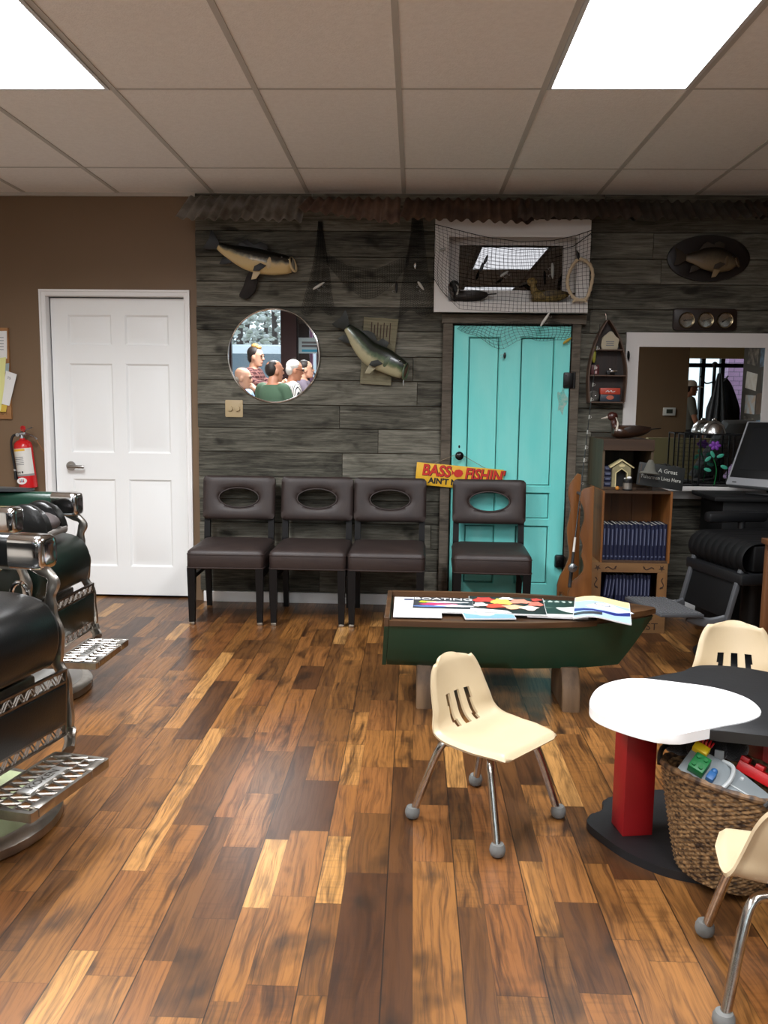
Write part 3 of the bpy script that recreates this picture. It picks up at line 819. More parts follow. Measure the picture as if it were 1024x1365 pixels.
text('lettering', "FISHIN'", .098, SRED, t, T(.444, -.0016, -.049) @ FACE, .0006, sx=.84, bold=.003, shear=.1)
text('lettering', "AIN'T NO SUCH", .05, INK, t, T(.085, -.001, -.112) @ FACE, .0006, align='LEFT', sx=1.05, bold=.0022)
mb = MB(); mb.prism([(0, .0), (.012, .02), (.035, .026), (.055, .018), (.062, 0), (.05, -.02), (.025, -.026), (.008, -.02)], 0, .002, T(.243, -.002, -.048) @ FACE)
mb.prism([(.004, .0), (-.014, .02), (-.012, -.02)], 0, .002, T(.243, -.002, -.048) @ FACE); mb.build('fish_emblem', SRED, t)
mb = MB(); inv = (Matrix.Translation(a) @ Euler((0, R(ang), 0)).to_matrix().to_4x4()).inverted()
kpt = inv @ Vector((kn.x, ty-.024, kn.z+.012))
mb.tube([(.1, .006, -.004), kpt+Vector((-.011, 0, -.002)), kpt+Vector((0, 0, .002)), kpt+Vector((.011, 0, -.002)), (sw*.80, .006, -.004)], .0016, 6)
mb.build('string', mat('twine', '#8d7d66', .9), t)
# ================================================================ SMALL PLASTIC CHAIRS
CREAM = mat('cream_plastic', '#c6b392', .38, noise=.35, nscale=6, col2='#b9a582', bump=.05, bscale=300)
RUBBER = mat('grey_rubber_ball', '#6d6e6c', .7, noise=.4, nscale=40, col2='#55564f')
LEGM = mat('scuffed_chrome', '#c9c4bd', .18, 1., noise=.35, nscale=60, col2='#8b8378')
def kid_chair(label):
    t = thing('small_plastic_chair', label, 'chair', group='small cream plastic chairs')
    prof = [(.176, .507), (.169, .482), (.150, .42), (.128, .36), (.112, .325), (.085, .300), (.045, .288), (-.02, .286), (-.09, .293), (-.14, .295), (-.170, .291)]
    P = crom([(0, a, b) for a, b in prof], 8)
    cum = [0]
    for a, b in zip(P, P[1:]): cum.append(cum[-1]+(b-a).length)
    Ltot = cum[-1]
    def at(v):
        s = v*Ltot
        for i in range(len(P)-1):
            if s <= cum[i+1]+1e-9:
                return P[i].lerp(P[i+1], (s-cum[i])/(cum[i+1]-cum[i]))
        return P[-1]
    wtab = [(0, .118), (.1, .124), (.3, .145), (.45, .166), (.6, .172), (.8, .168), (1, .142)]
    def fn(u, v):
        p = at(v); w = interp(wtab, v); s = (u-.5)*2
        rc = .15 if v < .5 else .035
        e = min(v, 1-v)
        if e < rc: w *= (.66 if v < .5 else .86)+(.34 if v < .5 else .14)*math.sqrt(max(0, 1-(1-e/rc)**2))
        x = s*w
        back = smoothstep(.52, .3, v) if v < .52 else 0
        back = 1-smoothstep(.28, .52, v)
        fy = -.030*back*s*s                                    # back wraps forward
        fz = .014*(1-back)*abs(s)**3*(1-smoothstep(.6, .95, v))  # seat sides turn up
        q = max(smoothstep(.90, 1., abs(s)), smoothstep(.035, 0., e))
        lip = .011*q
        return Vector((x, p.y+fy+lip*back, p.z+fz-lip*(1-back)+.009*(1-s*s)*smoothstep(.22, 0., v)-.003*smoothstep(.22, 0., v)))
    NU, NV = 44, 64
    def skip(u, v):
        if not .235 < v < .485: return False
        x = (u-.5)*2*interp(wtab, v)
        return any(abs(x-c) < .0115 for c in (-.052, 0, .052))
    mb = MB(); mb.grid(fn, NU, NV, thick=.009, skip=skip)
    sh = mb.build('seat_shell', CREAM, t, smooth=60)
    # rivets: two on the back, four on the seat
    for sx in (-.036, .036):
        p = fn(.5+sx/(2*.14), .215); mb = MB(); mb.ell((p.x, p.y-.002, p.z), (.0055, .003, .0055), u=8, v=6); mb.build('rivet', STEEL, sh)
    for sx, v in ((-.075, .84), (.075, .84)):
        p = fn(.5+sx/(2*.168), v); mb = MB(); mb.ell((p.x, p.y, p.z+.001), (.0045, .0045, .0018), u=8, v=6); mb.build('rivet', STEEL, sh)
    for sx in (-1, 1):
        for sy_ in (-1, 1):
            mb = MB()
            pts = crom([(sx*.03, sy_*.075, .270), (sx*.085, sy_*.082, .270), (sx*.115, sy_*.095, .255), (sx*.135, sy_*.118, .19), (sx*.163, sy_*.160, .045), (sx*.168, sy_*.167, .022)], 6)
            mb.tube(pts, .0125, 12)
            lg = mb.build('leg', LEGM, t)
            mb = MB()
            fx, fy = sx*.169, sy_*.169
            mb.lathe([(.004, .0), (.013, .0015), (.021, .008), (.0245, .02), (.0235, .031), (.0185, .041), (.0125, .0405)], 20, Matrix.Translation((fx, fy, 0)))
            mb.build('ball_foot', RUBBER, lg)
        mb = MB(); mb.tube([(sx*.033, -.09, .270), (sx*.033, .09, .270)], .009, 10); mb.build('seat_bracket', LEGM, t)
    return t
c1 = kid_chair('small cream plastic chair standing alone on the open floor before the boat table')
c1.location = (.255, 2.64, 0); c1.rotation_euler = (0, 0, R(48.7))
c2 = dup(c1); c2['label'] = 'small cream plastic chair behind the black and white toy table'; c2.location = (1.225, 3.1, 0); c2.rotation_euler = (0, 0, R(-11))
c3 = dup(c1); c3['label'] = 'small cream plastic chair nearest the viewer, its back turned, beside the wicker basket'; c3.location = (.893, 1.845, 0); c3.rotation_euler = (0, 0, R(168))

# ================================================================ LOW PLAY TABLE (plain rounded boards)
TBLK = mat('black_table_paint', '#121214', .5, bump=.1, bscale=50, noise=.5, nscale=9, col2='#1b1c1e')
TWHT = mat('white_table_paint', '#f2f2f2', .4)
TRED = mat('red_post_paint', '#8f1115', .45, noise=.4, nscale=10, col2='#7e0e11')
pt = thing('play_table', 'low white and black painted play table on red posts with a rounded black base', 'table', (0, 0, 0))
def closed(pts, n=5): return [(p.x, p.y) for p in crom([(a, b, 0) for a, b in pts], n, True)]
wpx = [(786, 937), (796, 918), (818, 908), (850, 904), (900, 909), (955, 917), (997, 931), (1015, 949), (1000, 960), (965, 967), (935, 973), (900, 979), (866, 974), (827, 963), (796, 950)]
def tz(px, z): q = PZ(px[0], px[1], z); return (q.x, q.y)
wout = closed([tz(p, .462) for p in wpx])
mb = MB(); mb.prism(wout, .432, .462, bev=.003); mb.build('white_top_board', TWHT, pt, smooth=40)
bout = closed([(.80, 2.30), (.92, 2.255), (1.02, 2.235), (1.13, 2.25), (1.24, 2.34), (1.30, 2.47), (1.31, 2.60), (1.27, 2.72), (1.20, 2.82), (1.08, 2.875), (.98, 2.865), (.915, 2.80), (.80, 2.735), (.74, 2.68), (.74, 2.45)])
mb = MB(); mb.prism(bout, .428, .4585, bev=.003); mb.build('black_top_board', TBLK, pt, smooth=40)
base = closed([(.572, 2.585), (.60, 2.50), (.655, 2.40), (.74, 2.32), (.83, 2.285), (.95, 2.265), (1.07, 2.30), (1.16, 2.38), (1.2, 2.50), (1.17, 2.66), (1.08, 2.78), (.95, 2.83), (.82, 2.82), (.72, 2.78), (.655, 2.735), (.645, 2.67), (.60, 2.64)])
mb = MB(); mb.prism(base, 0, .026, bev=.004); mb.build('base_board', TBLK, pt, smooth=40)
for x, y, rz in ((.703, 2.545, 9), (1.005, 2.74, 9), (1.065, 2.44, 9)):
    mb = MB(); mb.box(-.048, .048, -.045, .045, .0262, .430, bev=.002, M=T(x, y, 0, rz=rz)); mb.build('post', TRED, pt, smooth=30)

# ================================================================ WICKER BASKET OF TOYS
WICK = mat('brown_wicker', '#2c1c10', .6, noise=1., nscale=60, col2='#9a7850', stretch=(1, 1, 2.2), detail=2.)
WICKD = mat('dark_wicker', '#2b1c11', .6, noise=1., nscale=40, col2='#7d5f40', detail=2.)
CORD = mat('black_cord_handle', '#15110f', .6)
bk = thing('wicker_basket', 'oval brown wicker basket of toys standing under the play table', 'basket', (.885, 2.30, .027), -52)
BH = .285
def rad(v): return (lerp(.125, .185, v**.8), lerp(.088, .132, v**.8))
def rim_dip(th):   # higher at the two ends, lower by the handles
    return .022*abs(math.sin(th))**1.5
def wall_pt(th, v, off=0.):
    a, b = rad(v); h = (BH+rim_dip(th))*v
    return Vector(((a+off)*math.cos(th), (b+off)*math.sin(th), h))
mb = MB(); NT_, NR = 132, 46
def fn(u, v):
    th = 2*PI*u; row = int(v*NR)
    w = .0042*math.sin(33*th+(PI if row % 2 else 0)) + .0022*math.sin(PI*(v*NR % 1))
    return wall_pt(th, v, w)
rings = []
for j in range(NR*2+1):
    v = j/(NR*2); row = j//2
    ring = []
    for i in range(NT_):
        th = 2*PI*i/NT_
        w = .0040*math.sin(33*th+(PI if row % 2 else 0))*(1 if j % 2 else .25)
        ring.append(wall_pt(th, v, w))
    rings.append(ring)
rings = rings+[[wall_pt(2*PI*i/NT_, v, -.010) for i in range(NT_)] for v in (1., .75, .5, .25, .03)]
mb.loft(rings, True, True); mb.build('woven_wall', WICK, bk, smooth=80)
mb = MB(); pts = [wall_pt(2*PI*i/72, 1., -.005) for i in range(72)]
mb.tube(pts, [.0095+.0018*math.sin(i*PI/1.5) for i in range(72)], 10, closed=True); mb.build('braided_rim', WICKD, bk)
for s in (-1, 1):
    mb = MB(); c = 0 if s > 0 else PI
    P_ = [wall_pt(c+a, 1., .004) for a in (-.55, -.4, -.2, 0, .2, .4, .55)]
    for p, dz in zip(P_, (-.01, .012, .026, .03, .026, .012, -.01)): p.z += dz
    mb.tube(crom(P_, 5), .0075, 10); mb.build('handle', CORD, bk)
# toys
BM = bk.matrix_basis.copy() if False else (Matrix.Translation((.885, 2.30, .027)) @ Matrix.Rotation(R(-52), 4, 'Z'))
GREYP = mat('grey_toy_plastic', '#7f878a', .42)
LGREY = mat('light_grey_toy_plastic', '#b4b9b9', .42)
def toy(name, label, cat, M):
    t = thing(name, label, cat); t.matrix_world = M; return t
# grey toy ramp leaning across the basket
r0 = Vector((.855, 2.40, .325)); 
Mr = T(.882, 2.258, .308, rx=30, ry=18, rz=-38)
t = toy('toy_ramp', 'grey toy vehicle ramp with rivets sticking out of the wicker basket', 'toy', Mr)
mb = MB(); mb.prism([(-.13, -.058), (.0, -.062), (.125, -.040), (.13, .030), (.0, .055), (-.13, .052)], -.012, .010, bev=.003); mb.build('body', GREYP, t)
mb = MB(); mb.tube(crom([(-.045, -.062, .006), (-.012, -.05, .020), (.0, 0, .024), (-.012, .045, .020), (-.045, .056, .006)], 6), .006, 8); mb.box(.0, .125, -.004, .0, .010, .0125); mb.build('arch_trim', LGREY, t)
for x, y in ((.02, -.045), (.02, .035), (.11, -.028), (.11, .018)):
    mb = MB(); mb.cyl((x, y, .010), (x, y, .0135), .006, .004, 12); mb.build('rivet', LGREY, t)
mb = MB(); mb.box(-.128, -.085, .03, .058, .010, .030, bev=.003); mb.build('yellow_block', YELLOW, t)
mb = MB(); mb.box(-.075, -.035, -.075, -.055, -.012, .02, bev=.003); mb.build('yellow_block', YELLOW, t)
t = toy('toy_block', 'green toy block on the upper end of the grey toy ramp', 'toy', Mr @ T(-.085, -.012, .0108))
mb = MB(); mb.box(-.022, .022, -.024, .030, 0, .030, bev=.003); mb.build('block', GREEN, t)
mb = MB(); [mb.cyl((x, y, .030), (x, y, .035), .006, n=12) for x in (-.01, .01) for y in (-.012, .016)]; mb.build('studs', GREEN, t)
t = toy('toy_figure', 'blue toy figure tucked beside the green block on the ramp', 'toy', Mr @ T(-.045, -.014, .0108))
mb = MB(); mb.box(-.011, .011, -.018, .010, 0, .018, bev=.004); mb.ell((0, .014, .012), .0095); mb.build('body', BLUE, t)
t = toy('toy_spring', 'small red coiled toy at the rim of the wicker basket', 'toy', Mr @ T(-.115, .068, .018))
mb = MB(); mb.tube([(-.028+.0019*i/1.6, .0105*math.cos(i*.8), .0105+.0105*math.sin(i*.8)) for i in range(48)], .0032, 6); mb.build('coil', RED, t)
t = toy('toy_brick', 'red notched toy brick lying behind the grey ramp', 'toy', T(.985, 2.30, .322, rx=-18, ry=16, rz=-40))
mb = MB(); mb.box(-.062, .062, -.018, .018, -.018, .012, bev=.002)
for x in (-.05, -.008, .05): mb.box(x-.012, x+.012, -.018, .018, .012, .026, bev=.002)
mb.build('brick', RED, t)
t = toy('toy_slab', 'thin light grey toy plate under the ramp at the basket handle', 'toy', T(.92, 2.21, .25, rx=-20, ry=25, rz=-42))
mb = MB(); mb.box(-.05, .05, -.03, .03, -.005, .005, bev=.002); mb.build('plate', LGREY, t)
PLUSH = mat('black_plush', '#0b0b0c', .95, sheen=.5, bump=.6, bscale=220)
t = toy('stuffed_toy', 'dark stuffed toy flopped over the back of the wicker basket', 'stuffed toy', T(.875, 2.43, .352, rz=-25))
mb = MB(); mb.ell((0, 0, 0), (.07, .045, .05)); mb.build('body', PLUSH, t)
for c, r in (((-.075, .0, -.005), (.05, .035, .04)), ((.075, .012, .005), (.042, .035, .042)), ((-.02, .03, .045), (.045, .035, .03))):
    mb = MB(); mb.ell(c, r); mb.build('limb', PLUSH, t)
mb = MB(); mb.box(.03, .055, -.052, -.046, -.02, .01); mb.build('cloth_tag', LGREY, t)
# ================================================================ BARBER CHAIRS
NICK = mat('aged_nickel', '#b7b2aa', .3, 1., noise=.5, nscale=18, col2='#847c72')
NICKD = mat('tarnished_nickel', '#8f8880', .35, 1., noise=.5, nscale=18, col2='#655e56')
GRNLEA = mat('dark_green_leather', '#0c2f22', .35, bump=.12, bscale=150)
BLKLEA = mat('barber_black_leather', '#0b0c0c', .33, bump=.12, bscale=150)
BLKG = mat('black_green_leather', '#0a1712', .33, bump=.12, bscale=150)
def lattice(mb, L, h, n, bar=.006, th=.006):
    """Strip of chevron bars along local x (0..L), 0..h in z, centred in y."""
    st = L/n
    for i in range(n):
        x0 = st*i
        for a, b in (((x0, 0), (x0+st*.5, h)), ((x0+st*.5, h), (x0+st, 0))):
            for o in (0, .014):
                p, q = Vector((a[0]+o, 0, a[1])), Vector((b[0]+o, 0, b[1]))
                if max(p.x, q.x) > L: continue
                mb.tube([p, q], [(bar*.5, th*.5)]*2, 4)
def barber_chair(label, loc, rz, seat_m, arm_m, enamel, worn, name_text):
    t = thing('barber_chair', label, 'barber chair', loc, rz, 'barber chairs along the left side')
    # base: enamelled round foot with a metal ring, column
    bx, by = .06, .06
    Mb = Matrix.Translation((bx, by, 0))
    mb = MB(); mb.lathe([(.335, 0), (.345, .008), (.345, .035), (.325, .05), (.300, .052)], 40, Mb); mb.build('base_ring', NICK, t)
    mb = MB(); mb.lathe([(.300, .0525), (.22, .066), (.15, .085), (.10, .13), (.085, .18)], 40, Mb); mb.build('base', enamel, t)
    mb = MB(); mb.lathe([(.075, .1805), (.075, .33), (.12, .36), (.12, .40)], 28, Mb); mb.build('column', NICK, t)
    mb = MB(); mb.box(-.26, .30, -.2, .2, .401, .47, bev=.01); mb.build('seat_frame', NICKD, t)
    # seat: thick cushion rolled over at the front
    mb = MB(); rings = []
    W = .245
    sec = [(-.27, .48), (-.29, .55), (-.29, .66), (-.26, .70), (-.1, .715), (.1, .725), (.22, .725), (.315, .705), (.362, .655), (.374, .59), (.36, .525), (.325, .49), (.2, .48)]
    for s, y in ((.90, -W), (.97, -W+.008), (1., -W+.03), (1, 0), (1., W-.03), (.97, W-.008), (.90, W)):
        rings.append([Vector((p.x*s+.02*(1-s), y, .6+(p.z-.6)*s)) for p in crom([(a, 0, b) for a, b in sec], 3, True)])
    mb.loft(rings); mb.build('seat', seat_m, t, smooth=60)
    # backrest and headrest (outside the picture to the left, kept complete)
    mb = MB(); Mk = T(-.335, 0, .66, ry=-10)
    mb.loft([[Vector((p[0], p[1], z)) for p in rrect(-.045*s, -.23*s, .045*s, .23*s, .03*s)] for z, s in ((0, .85), (.02, 1), (.33, 1), (.36, .92), (.375, .7))], M=Mk)
    bkr = mb.build('backrest', seat_m, t, smooth=60)
    mb = MB(); mb.loft([[Vector((p[0], p[1], z)) for p in rrect(-.04*s, -.12*s, .04*s, .12*s, .03*s)] for z, s in ((.41, .8), (.425, 1), (.52, 1), (.54, .8))], M=Mk); mb.build('headrest', seat_m, bkr, smooth=60)
    mb = MB(); mb.cyl((0, 0, .375), (0, 0, .41), .014, M=Mk); mb.build('headrest_post', NICK, bkr)
    for s in (-1, 1):
        y = s*.292
        mb = MB(); mb.loft([[Vector((x, y+p[0]*q, .848+p[1]*q)) for p in rrect(-.045, -.052, .045, .055, .026)] for x, q in ((-.30, .8), (-.285, 1), (.175, 1), (.178, .97))])
        ar = mb.build('armrest', arm_m, t, smooth=60)
        mb = MB(); mb.loft([[Vector((x, y+p[0]*q, .848+p[1]*q)) for p in rrect(-.048, -.055, .048, .058, .024)] for x, q in ((.179, 1.), (.27, 1.), (.289, .96), (.299, .86), (.302, .6))])
        mb.build('arm_cap', CHROME, ar, smooth=50)
        mb = MB(); mb.box(-.28, .2, y-.03, y+.03, .79, .801, bev=.003); mb.build('arm_rail', NICK, ar)
        # curved front post: arm -> seat rail -> foot rest
        mb = MB()
        pts = crom([(.235, y, .80), (.285, y, .785), (.312, y, .755), (.300, y, .71), (.298, y, .66), (.318, y, .60), (.322, y, .54), (.312, y, .49), (.335, y, .44), (.345, y, .36), (.345, y, .28), (.35, y, .255), (.372, y*.9, .235), (.40, y*.72, .222)], 5)
        k = len(pts)
        mb.tube(pts, [(.016+.006*math.sin(i*.42)**2+.005*min(1, i/40), .014) for i in range(k)], 10)
        mb.build('front_post', NICK if not worn else CHROME_WORN, t)
        mb = MB(); mb.tube(crom([(-.26, y, .79), (-.27, y, .70), (-.24, y, .60), (-.25, y*.8, .46)], 5), [(.016, .013)]*16, 10); mb.build('rear_post', NICK, t)
        mb = MB(); mb.tube([(.19+.035*math.cos(a), y*.97, .69+.055*math.sin(a)) for a in [2*PI*i/20 for i in range(20)]], .008, 8, closed=True); mb.build('scroll', CHROME, t)
    # calf panel: black leather in a pierced metal frame
    Mp = T(.352, -.265, .25, ry=3) @ Matrix.Rotation(PI/2, 4, 'Z')
    fr = thing_part = None
    mb = MB(); L = .53; H = .225
    for z0 in (0, .04, H-.045, H-.006): mb.box(0, L, -.006, .006, z0, z0+.007, M=Mp)
    for x0 in (0, L-.008): mb.box(x0, x0+.008, -.006, .006, 0, H, M=Mp)
    m2 = MB(); lattice(m2, L-.01, .035, 10)
    for v in m2.bm.verts: v.co = Mp @ (v.co+Vector((.005, 0, .006)))
    pf = mb.build('calf_frame', NICKD, t, smooth=30)
    m2.build('lattice', NICKD, pf, smooth=0)
    m2 = MB(); lattice(m2, L-.01, .035, 10)
    for v in m2.bm.verts: v.co = Mp @ (v.co+Vector((.005, 0, H-.042)))
    m2.build('lattice', NICKD, pf, smooth=0)
    mb = MB(); mb.box(.012, L-.012, -.012, .004, .048, H-.047, bev=.004, M=Mp); mb.build('calf_pad', seat_m, pf)
    # foot rest: pierced tread plate
    mb = MB(); X0, X1, Y0, Y1, Z0, Z1 = .365, .56, -.192, .192, .198, .225
    mb.frame(rrect(X0, Y0, X1, Y1, .008, 2), rrect(X0+.014, Y0+.014, X1-.014, Y1-.014, .004, 2), Z0, Z1)
    mb.box(X1-.03, X1+.004, Y0+.03, Y0+.1, Z0+.004, Z1+.005, bev=.002); mb.box(X1-.03, X1+.004, Y1-.1, Y1-.03, Z0+.004, Z1+.005, bev=.002)
    ft = mb.build('footrest', CHROME_WORN if worn else NICK, t, smooth=30)
    mb = MB()
    for i in range(18):
        y0 = Y0+.012+i*(Y1-Y0-.024)/18; sgn = 1 if i % 2 else -1
        for k in range(3):
            xa = X0+.012+k*.058
            p, q = Vector((xa, y0, Z1-.004)), Vector((xa+.056, y0+.020, Z1-.004))
            if sgn < 0: p.y, q.y = q.y, p.y
            mb.tube([p, q], [(.0050, .005)]*2, 5)
    for k in (1, 2): mb.box(X0+.012+k*.057-.004, X0+.012+k*.057+.004, Y0+.012, Y1-.012, Z0+.006, Z1-.001)
    mb.build('tread_lattice', CHROME_WORN if worn else NICK, ft, smooth=30)
    mb = MB(); mb.box(X0+.072, X0+.118, -.09, .09, Z1-.006, Z1+.0035, bev=.001); npl = mb.build('name_plate', mat('polished_plate', '#d9d8d4', .4, .9), ft)
    text('plate_lettering', name_text, .036, NICKD, ft, T(X0+.095, 0, Z1+.0037, rz=90), .0008, sx=1.1)
    return t
ENG = mat('pale_green_enamel', '#b3bf94', .35); ENW = mat('white_enamel', '#d9d9d4', .3)
b1 = barber_chair('black leather barber chair nearest the viewer with pierced chrome footrest and pale green base', (-1.525, 2.448, 0), -12, BLKLEA, BLKLEA, ENG, False, 'KOKEN')
b2 = barber_chair('green and black barber chair behind the nearest one, carrying a child booster seat', (-1.89, 3.68, 0), -2, BLKG, GRNLEA, ENW, True, 'KOKEN')
# child's booster on the second chair
M2 = Matrix.Translation((-1.89, 3.68, 0)) @ Matrix.Rotation(R(-2), 4, 'Z')
t = thing('booster_seat', 'black rounded child booster cushion sitting on the green barber chair', 'booster seat', M2 @ Vector((.205, .01, .742)), 0)
for yy, s, rx in ((-.075, 1., -8), (.095, 1., 6)):
    mb = MB(); out = [(-.11, 0)]+[(.11*math.cos(PI-PI*i/20), .145*math.sin(PI*i/20)) for i in range(21)]+[(.11, 0)]
    mb.prism(out[1:-1], -.028, .028, T(0, yy, 0, rx=90+rx), bev=.014); mb.build('side_wing', BLKLEA, t, smooth=50)
mb = MB(); mb.ell((.02, .01, .052), (.095, .085, .05)); mb.build('cushion', mat('grey_booster_vinyl', '#4b4443', .5), t)
mb = MB(); mb.box(-.10, .115, -.1, .115, .0, .03, bev=.012); mb.build('base_strap', mat('grey_booster_base', '#77726d', .4), t)
t = thing('arm_pad', 'black teardrop pad lying over the rear end of the green armrest', 'pad', M2 @ Vector((-.10, .275, .907)), -4)
mb = MB(); mb.prism(closed([(-.2, -.03), (-.1, -.052), (.05, -.04), (.17, -.004), (.18, .008), (.05, .035), (-.1, .05), (-.2, .03)]), 0, .016, bev=.006); mb.build('pad', mat('grey_black_vinyl', '#2a2b2c', .45), t)

# ---------------------------------------------------------------- dark padded chair with slatted footrest on the right
GRYM = mat('dull_grey_metal', '#55575a', .5, .3)
DKLEA = mat('ribbed_black_vinyl', '#060607', .65, spec=.25)
t = thing('salon_chair', 'black padded salon chair with grey slatted footrest by the bookshelf crates', 'barber chair', (1.83, 4.53, 0), 193)
mb = MB(); mb.lathe([(.28, 0), (.285, .015), (.26, .035), (.08, .06), (.06, .1), (.06, .42)], 36); mb.build('base', BLACK, t)
mb = MB(); rings = []
NRB = 9
mb = MB()
def cush(u, v):
    y = (u-.5)*.5; rib = .006*abs(math.sin(u*PI*NRB))**.6
    a = lerp(-.5, PI*1.05, v); 
    if v < .35: x = lerp(-.28, .16, v/.35); z = .665+rib*.9
    else:
        aa = (v-.35)/.65*PI*.95; x = .16+(.085+rib)*math.sin(aa); z = .585+(.08+rib)*math.cos(aa)
    return Vector((x, y, z))
mb.grid(cush, 72, 26); mb.box(-.28, .18, -.248, .248, .52, .655, bev=.01); mb.build('seat', DKLEA, t, smooth=60)
mb = MB(); mb.box(-.3, .25, -.26, .26, .455, .515, bev=.012); mb.build('seat_frame', BLACK, t)
mb = MB(); mb.loft([[Vector((p[0], p[1], z)) for p in rrect(-.05*s, -.25*s, .05*s, .25*s, .03)] for z, s in ((0, .9), (.03, 1), (.28, 1), (.32, .9))], M=T(-.34, 0, .62, ry=-12)); mb.build('backrest', DKLEA, t, smooth=50)
for s in (-1, 1):
    mb = MB(); mb.box(-.25, .12, s*.29-.035, s*.29+.035, .70, .76, bev=.02); mb.cyl((-.1, s*.285, .49), (-.1, s*.285, .71), .02); mb.build('armrest', BLACK, t)
    mb = MB(); mb.cbox((.255, s*.215, .40), (.022, .028, .27), .003, rot=(0, -14, 0)); mb.build('leg_bar', GRYM, t)
    mb = MB(); mb.tube(crom([(.285, s*.2, .272), (.36, s*.185, .255), (.42, s*.17, .265), (.47, s*.16, .285)], 5), [(.026, .012)]*16, 8); mb.build('footrest_arm', GRYM, t)
mb = MB(); mb.cbox((.245, 0, .395), (.016, .40, .25), .004, rot=(0, -14, 0)); mb.build('calf_pad', DKLEA, t)
mb = MB(); Mf = T(.40, 0, .295, ry=-3)
mb.box(0, .24, -.195, .195, -.012, .006, bev=.004, M=Mf)
fr_ = mb.build('footrest', GRYM, t)
mb = MB()
for i in range(11): mb.box(.01+i*.021, .02+i*.021, -.185, .185, .0062, .011, M=Mf)
mb.build('treads', mat('ribbed_grey_rubber', '#606163', .5), fr_)

# ---------------------------------------------------------------- black cabinet with the monitor
cbx = PY(962, 680, 5.0).x
CABB = mat('cabinet_black', '#070708', .6, spec=.3)
t = thing('black_cabinet', 'black cabinet under the tilted monitor beside the mirror', 'cabinet', (0, 0, 0))
mb = MB(); mb.box(cbx, 2.6, 4.98, 5.36, 0, .80, bev=.004); mb.build('body', CABB, t)
mb = MB(); mb.box(cbx-.06, 2.62, 4.95, 5.37, .8005, .826, bev=.004); mb.build('top', CABB, t)
mb = MB(); mb.ell((cbx+.32, 4.979, .72), (.006, .006, .006)); mb.build('lock', CHROME, t)
pm = PY(966, 657, 5.22)
t = thing('monitor', 'large silver framed black monitor tilted back on the black cabinet', 'monitor', (0, 0, .827), -48)
mb = MB(); Mm = T(0, -.02, .06, rx=-30)
qc = Matrix.Rotation(R(-48), 4, 'Z') @ (Mm @ Vector((-.26, -.02, -.02)))
t.location = (pm.x-qc.x, pm.y-qc.y, .827)
mb.box(-.26, .26, -.02, .03, -.02, .42, bev=.008, M=Mm); mb.build('frame', mat('silver_plastic', '#8b8d90', .4), t)
mb = MB(); mb.box(-.245, .245, -.0225, -.0195, .03, .41, bev=.001, M=Mm); mb.build('bezel', mat('gloss_black_bezel', '#0a0b0c', .5, spec=.3), t)
mb = MB(); mb.box(-.2, .2, -.0245, -.0222, .085, .37, M=Mm); mb.build('screen', mat('dark_screen', '#0c0d0f', .55, spec=.25), t)
mb = MB(); mb.box(-.22, -.195, -.0215, -.0198, -.004, .002, M=Mm); mb.build('badge', INK, t)
mb = MB(); mb.box(-.14, .14, -.03, .13, 0, .012, bev=.004); mb.box(-.05, .05, .045, .075, .012, .22, bev=.008); mb.build('stand', BLACK, t)
# wooden stand at the picture edge
OAK = wood('brown_oak', '#6d4526', '#4a2d17', 'z', .45, 5)
sx_ = PY(1015.5, 760, 3.98).x
t = thing('wooden_stand', 'brown wooden stand at the right edge before the salon chair', 'stand', (0, 0, 0))
mb = MB(); mb.box(sx_-.012, 2.3, 3.66, 3.98, .715, .74, bev=.003); mb.build('top', OAK, t)
for x in (sx_, 2.25):
    for y in (3.68, 3.93): mb = MB(); mb.box(x, x+.04, y, y+.035, 0, .7145, bev=.003); mb.build('leg', OAK, t)
mb = MB(); mb.box(sx_+.041, 2.249, 3.935, 3.955, .25, .70); mb.build('back_panel', OAK, t)
# ================================================================ WALL DECOR
# ---------------------------------------------------------------- corrugated tin awning under the ceiling
def tin(name, a, b): return mat(name, a, .6, .35, noise=1., nscale=7, col2=b, detail=8, bump=.15, bscale=60)
t = thing('tin_awning', 'rusty corrugated tin awning running along the top of the barn boards', 'awning', (0, 0, 0))
TIN = [tin('grey_tin', '#96928b', '#635a50'), tin('rust_tin', '#69544a', '#8b7263'), tin('dark_rust_tin', '#4b3a31', '#6b5342'), tin('brown_tin', '#5a4d44', '#3d322a'), tin('dull_tin', '#5a5651', '#3f3831')]
shs = [((232, 291), (402, 294), 5.34, 0), ((395, 279), (533, 298), 5.31, 1), ((532, 291), (712, 297), 5.33, 2), ((690, 292), (858, 290), 5.315, 3), ((835, 293), (1030, 289), 5.33, 4), ((1005, 290), (1200, 292), 5.315, 3)]
for (a, b, yy, mi) in shs:
    A, B = PY(a[0], a[1], yy), PY(b[0], b[1], yy)
    mb = MB(); L = (B-A).length; n = int(L/.066*8)
    def fn(u, v, A=A, B=B, yy=yy, L=L, mi=mi):
        p = A.lerp(B, u); q = Vector((p.x+.035*(1-u)+.0, WALL-.045, CEIL-.03-.004*mi))
        r = p.lerp(q, v); w = .011*math.sin(2*PI*u*L/.066); jag = .004*math.sin(u*37+mi)*(1-v)
        return r+Vector((0, -.55*w, w*.8+jag))
    mb.grid(fn, n, 5, thick=.0012); mb.build('corrugated_sheet', TIN[mi], t, smooth=50)

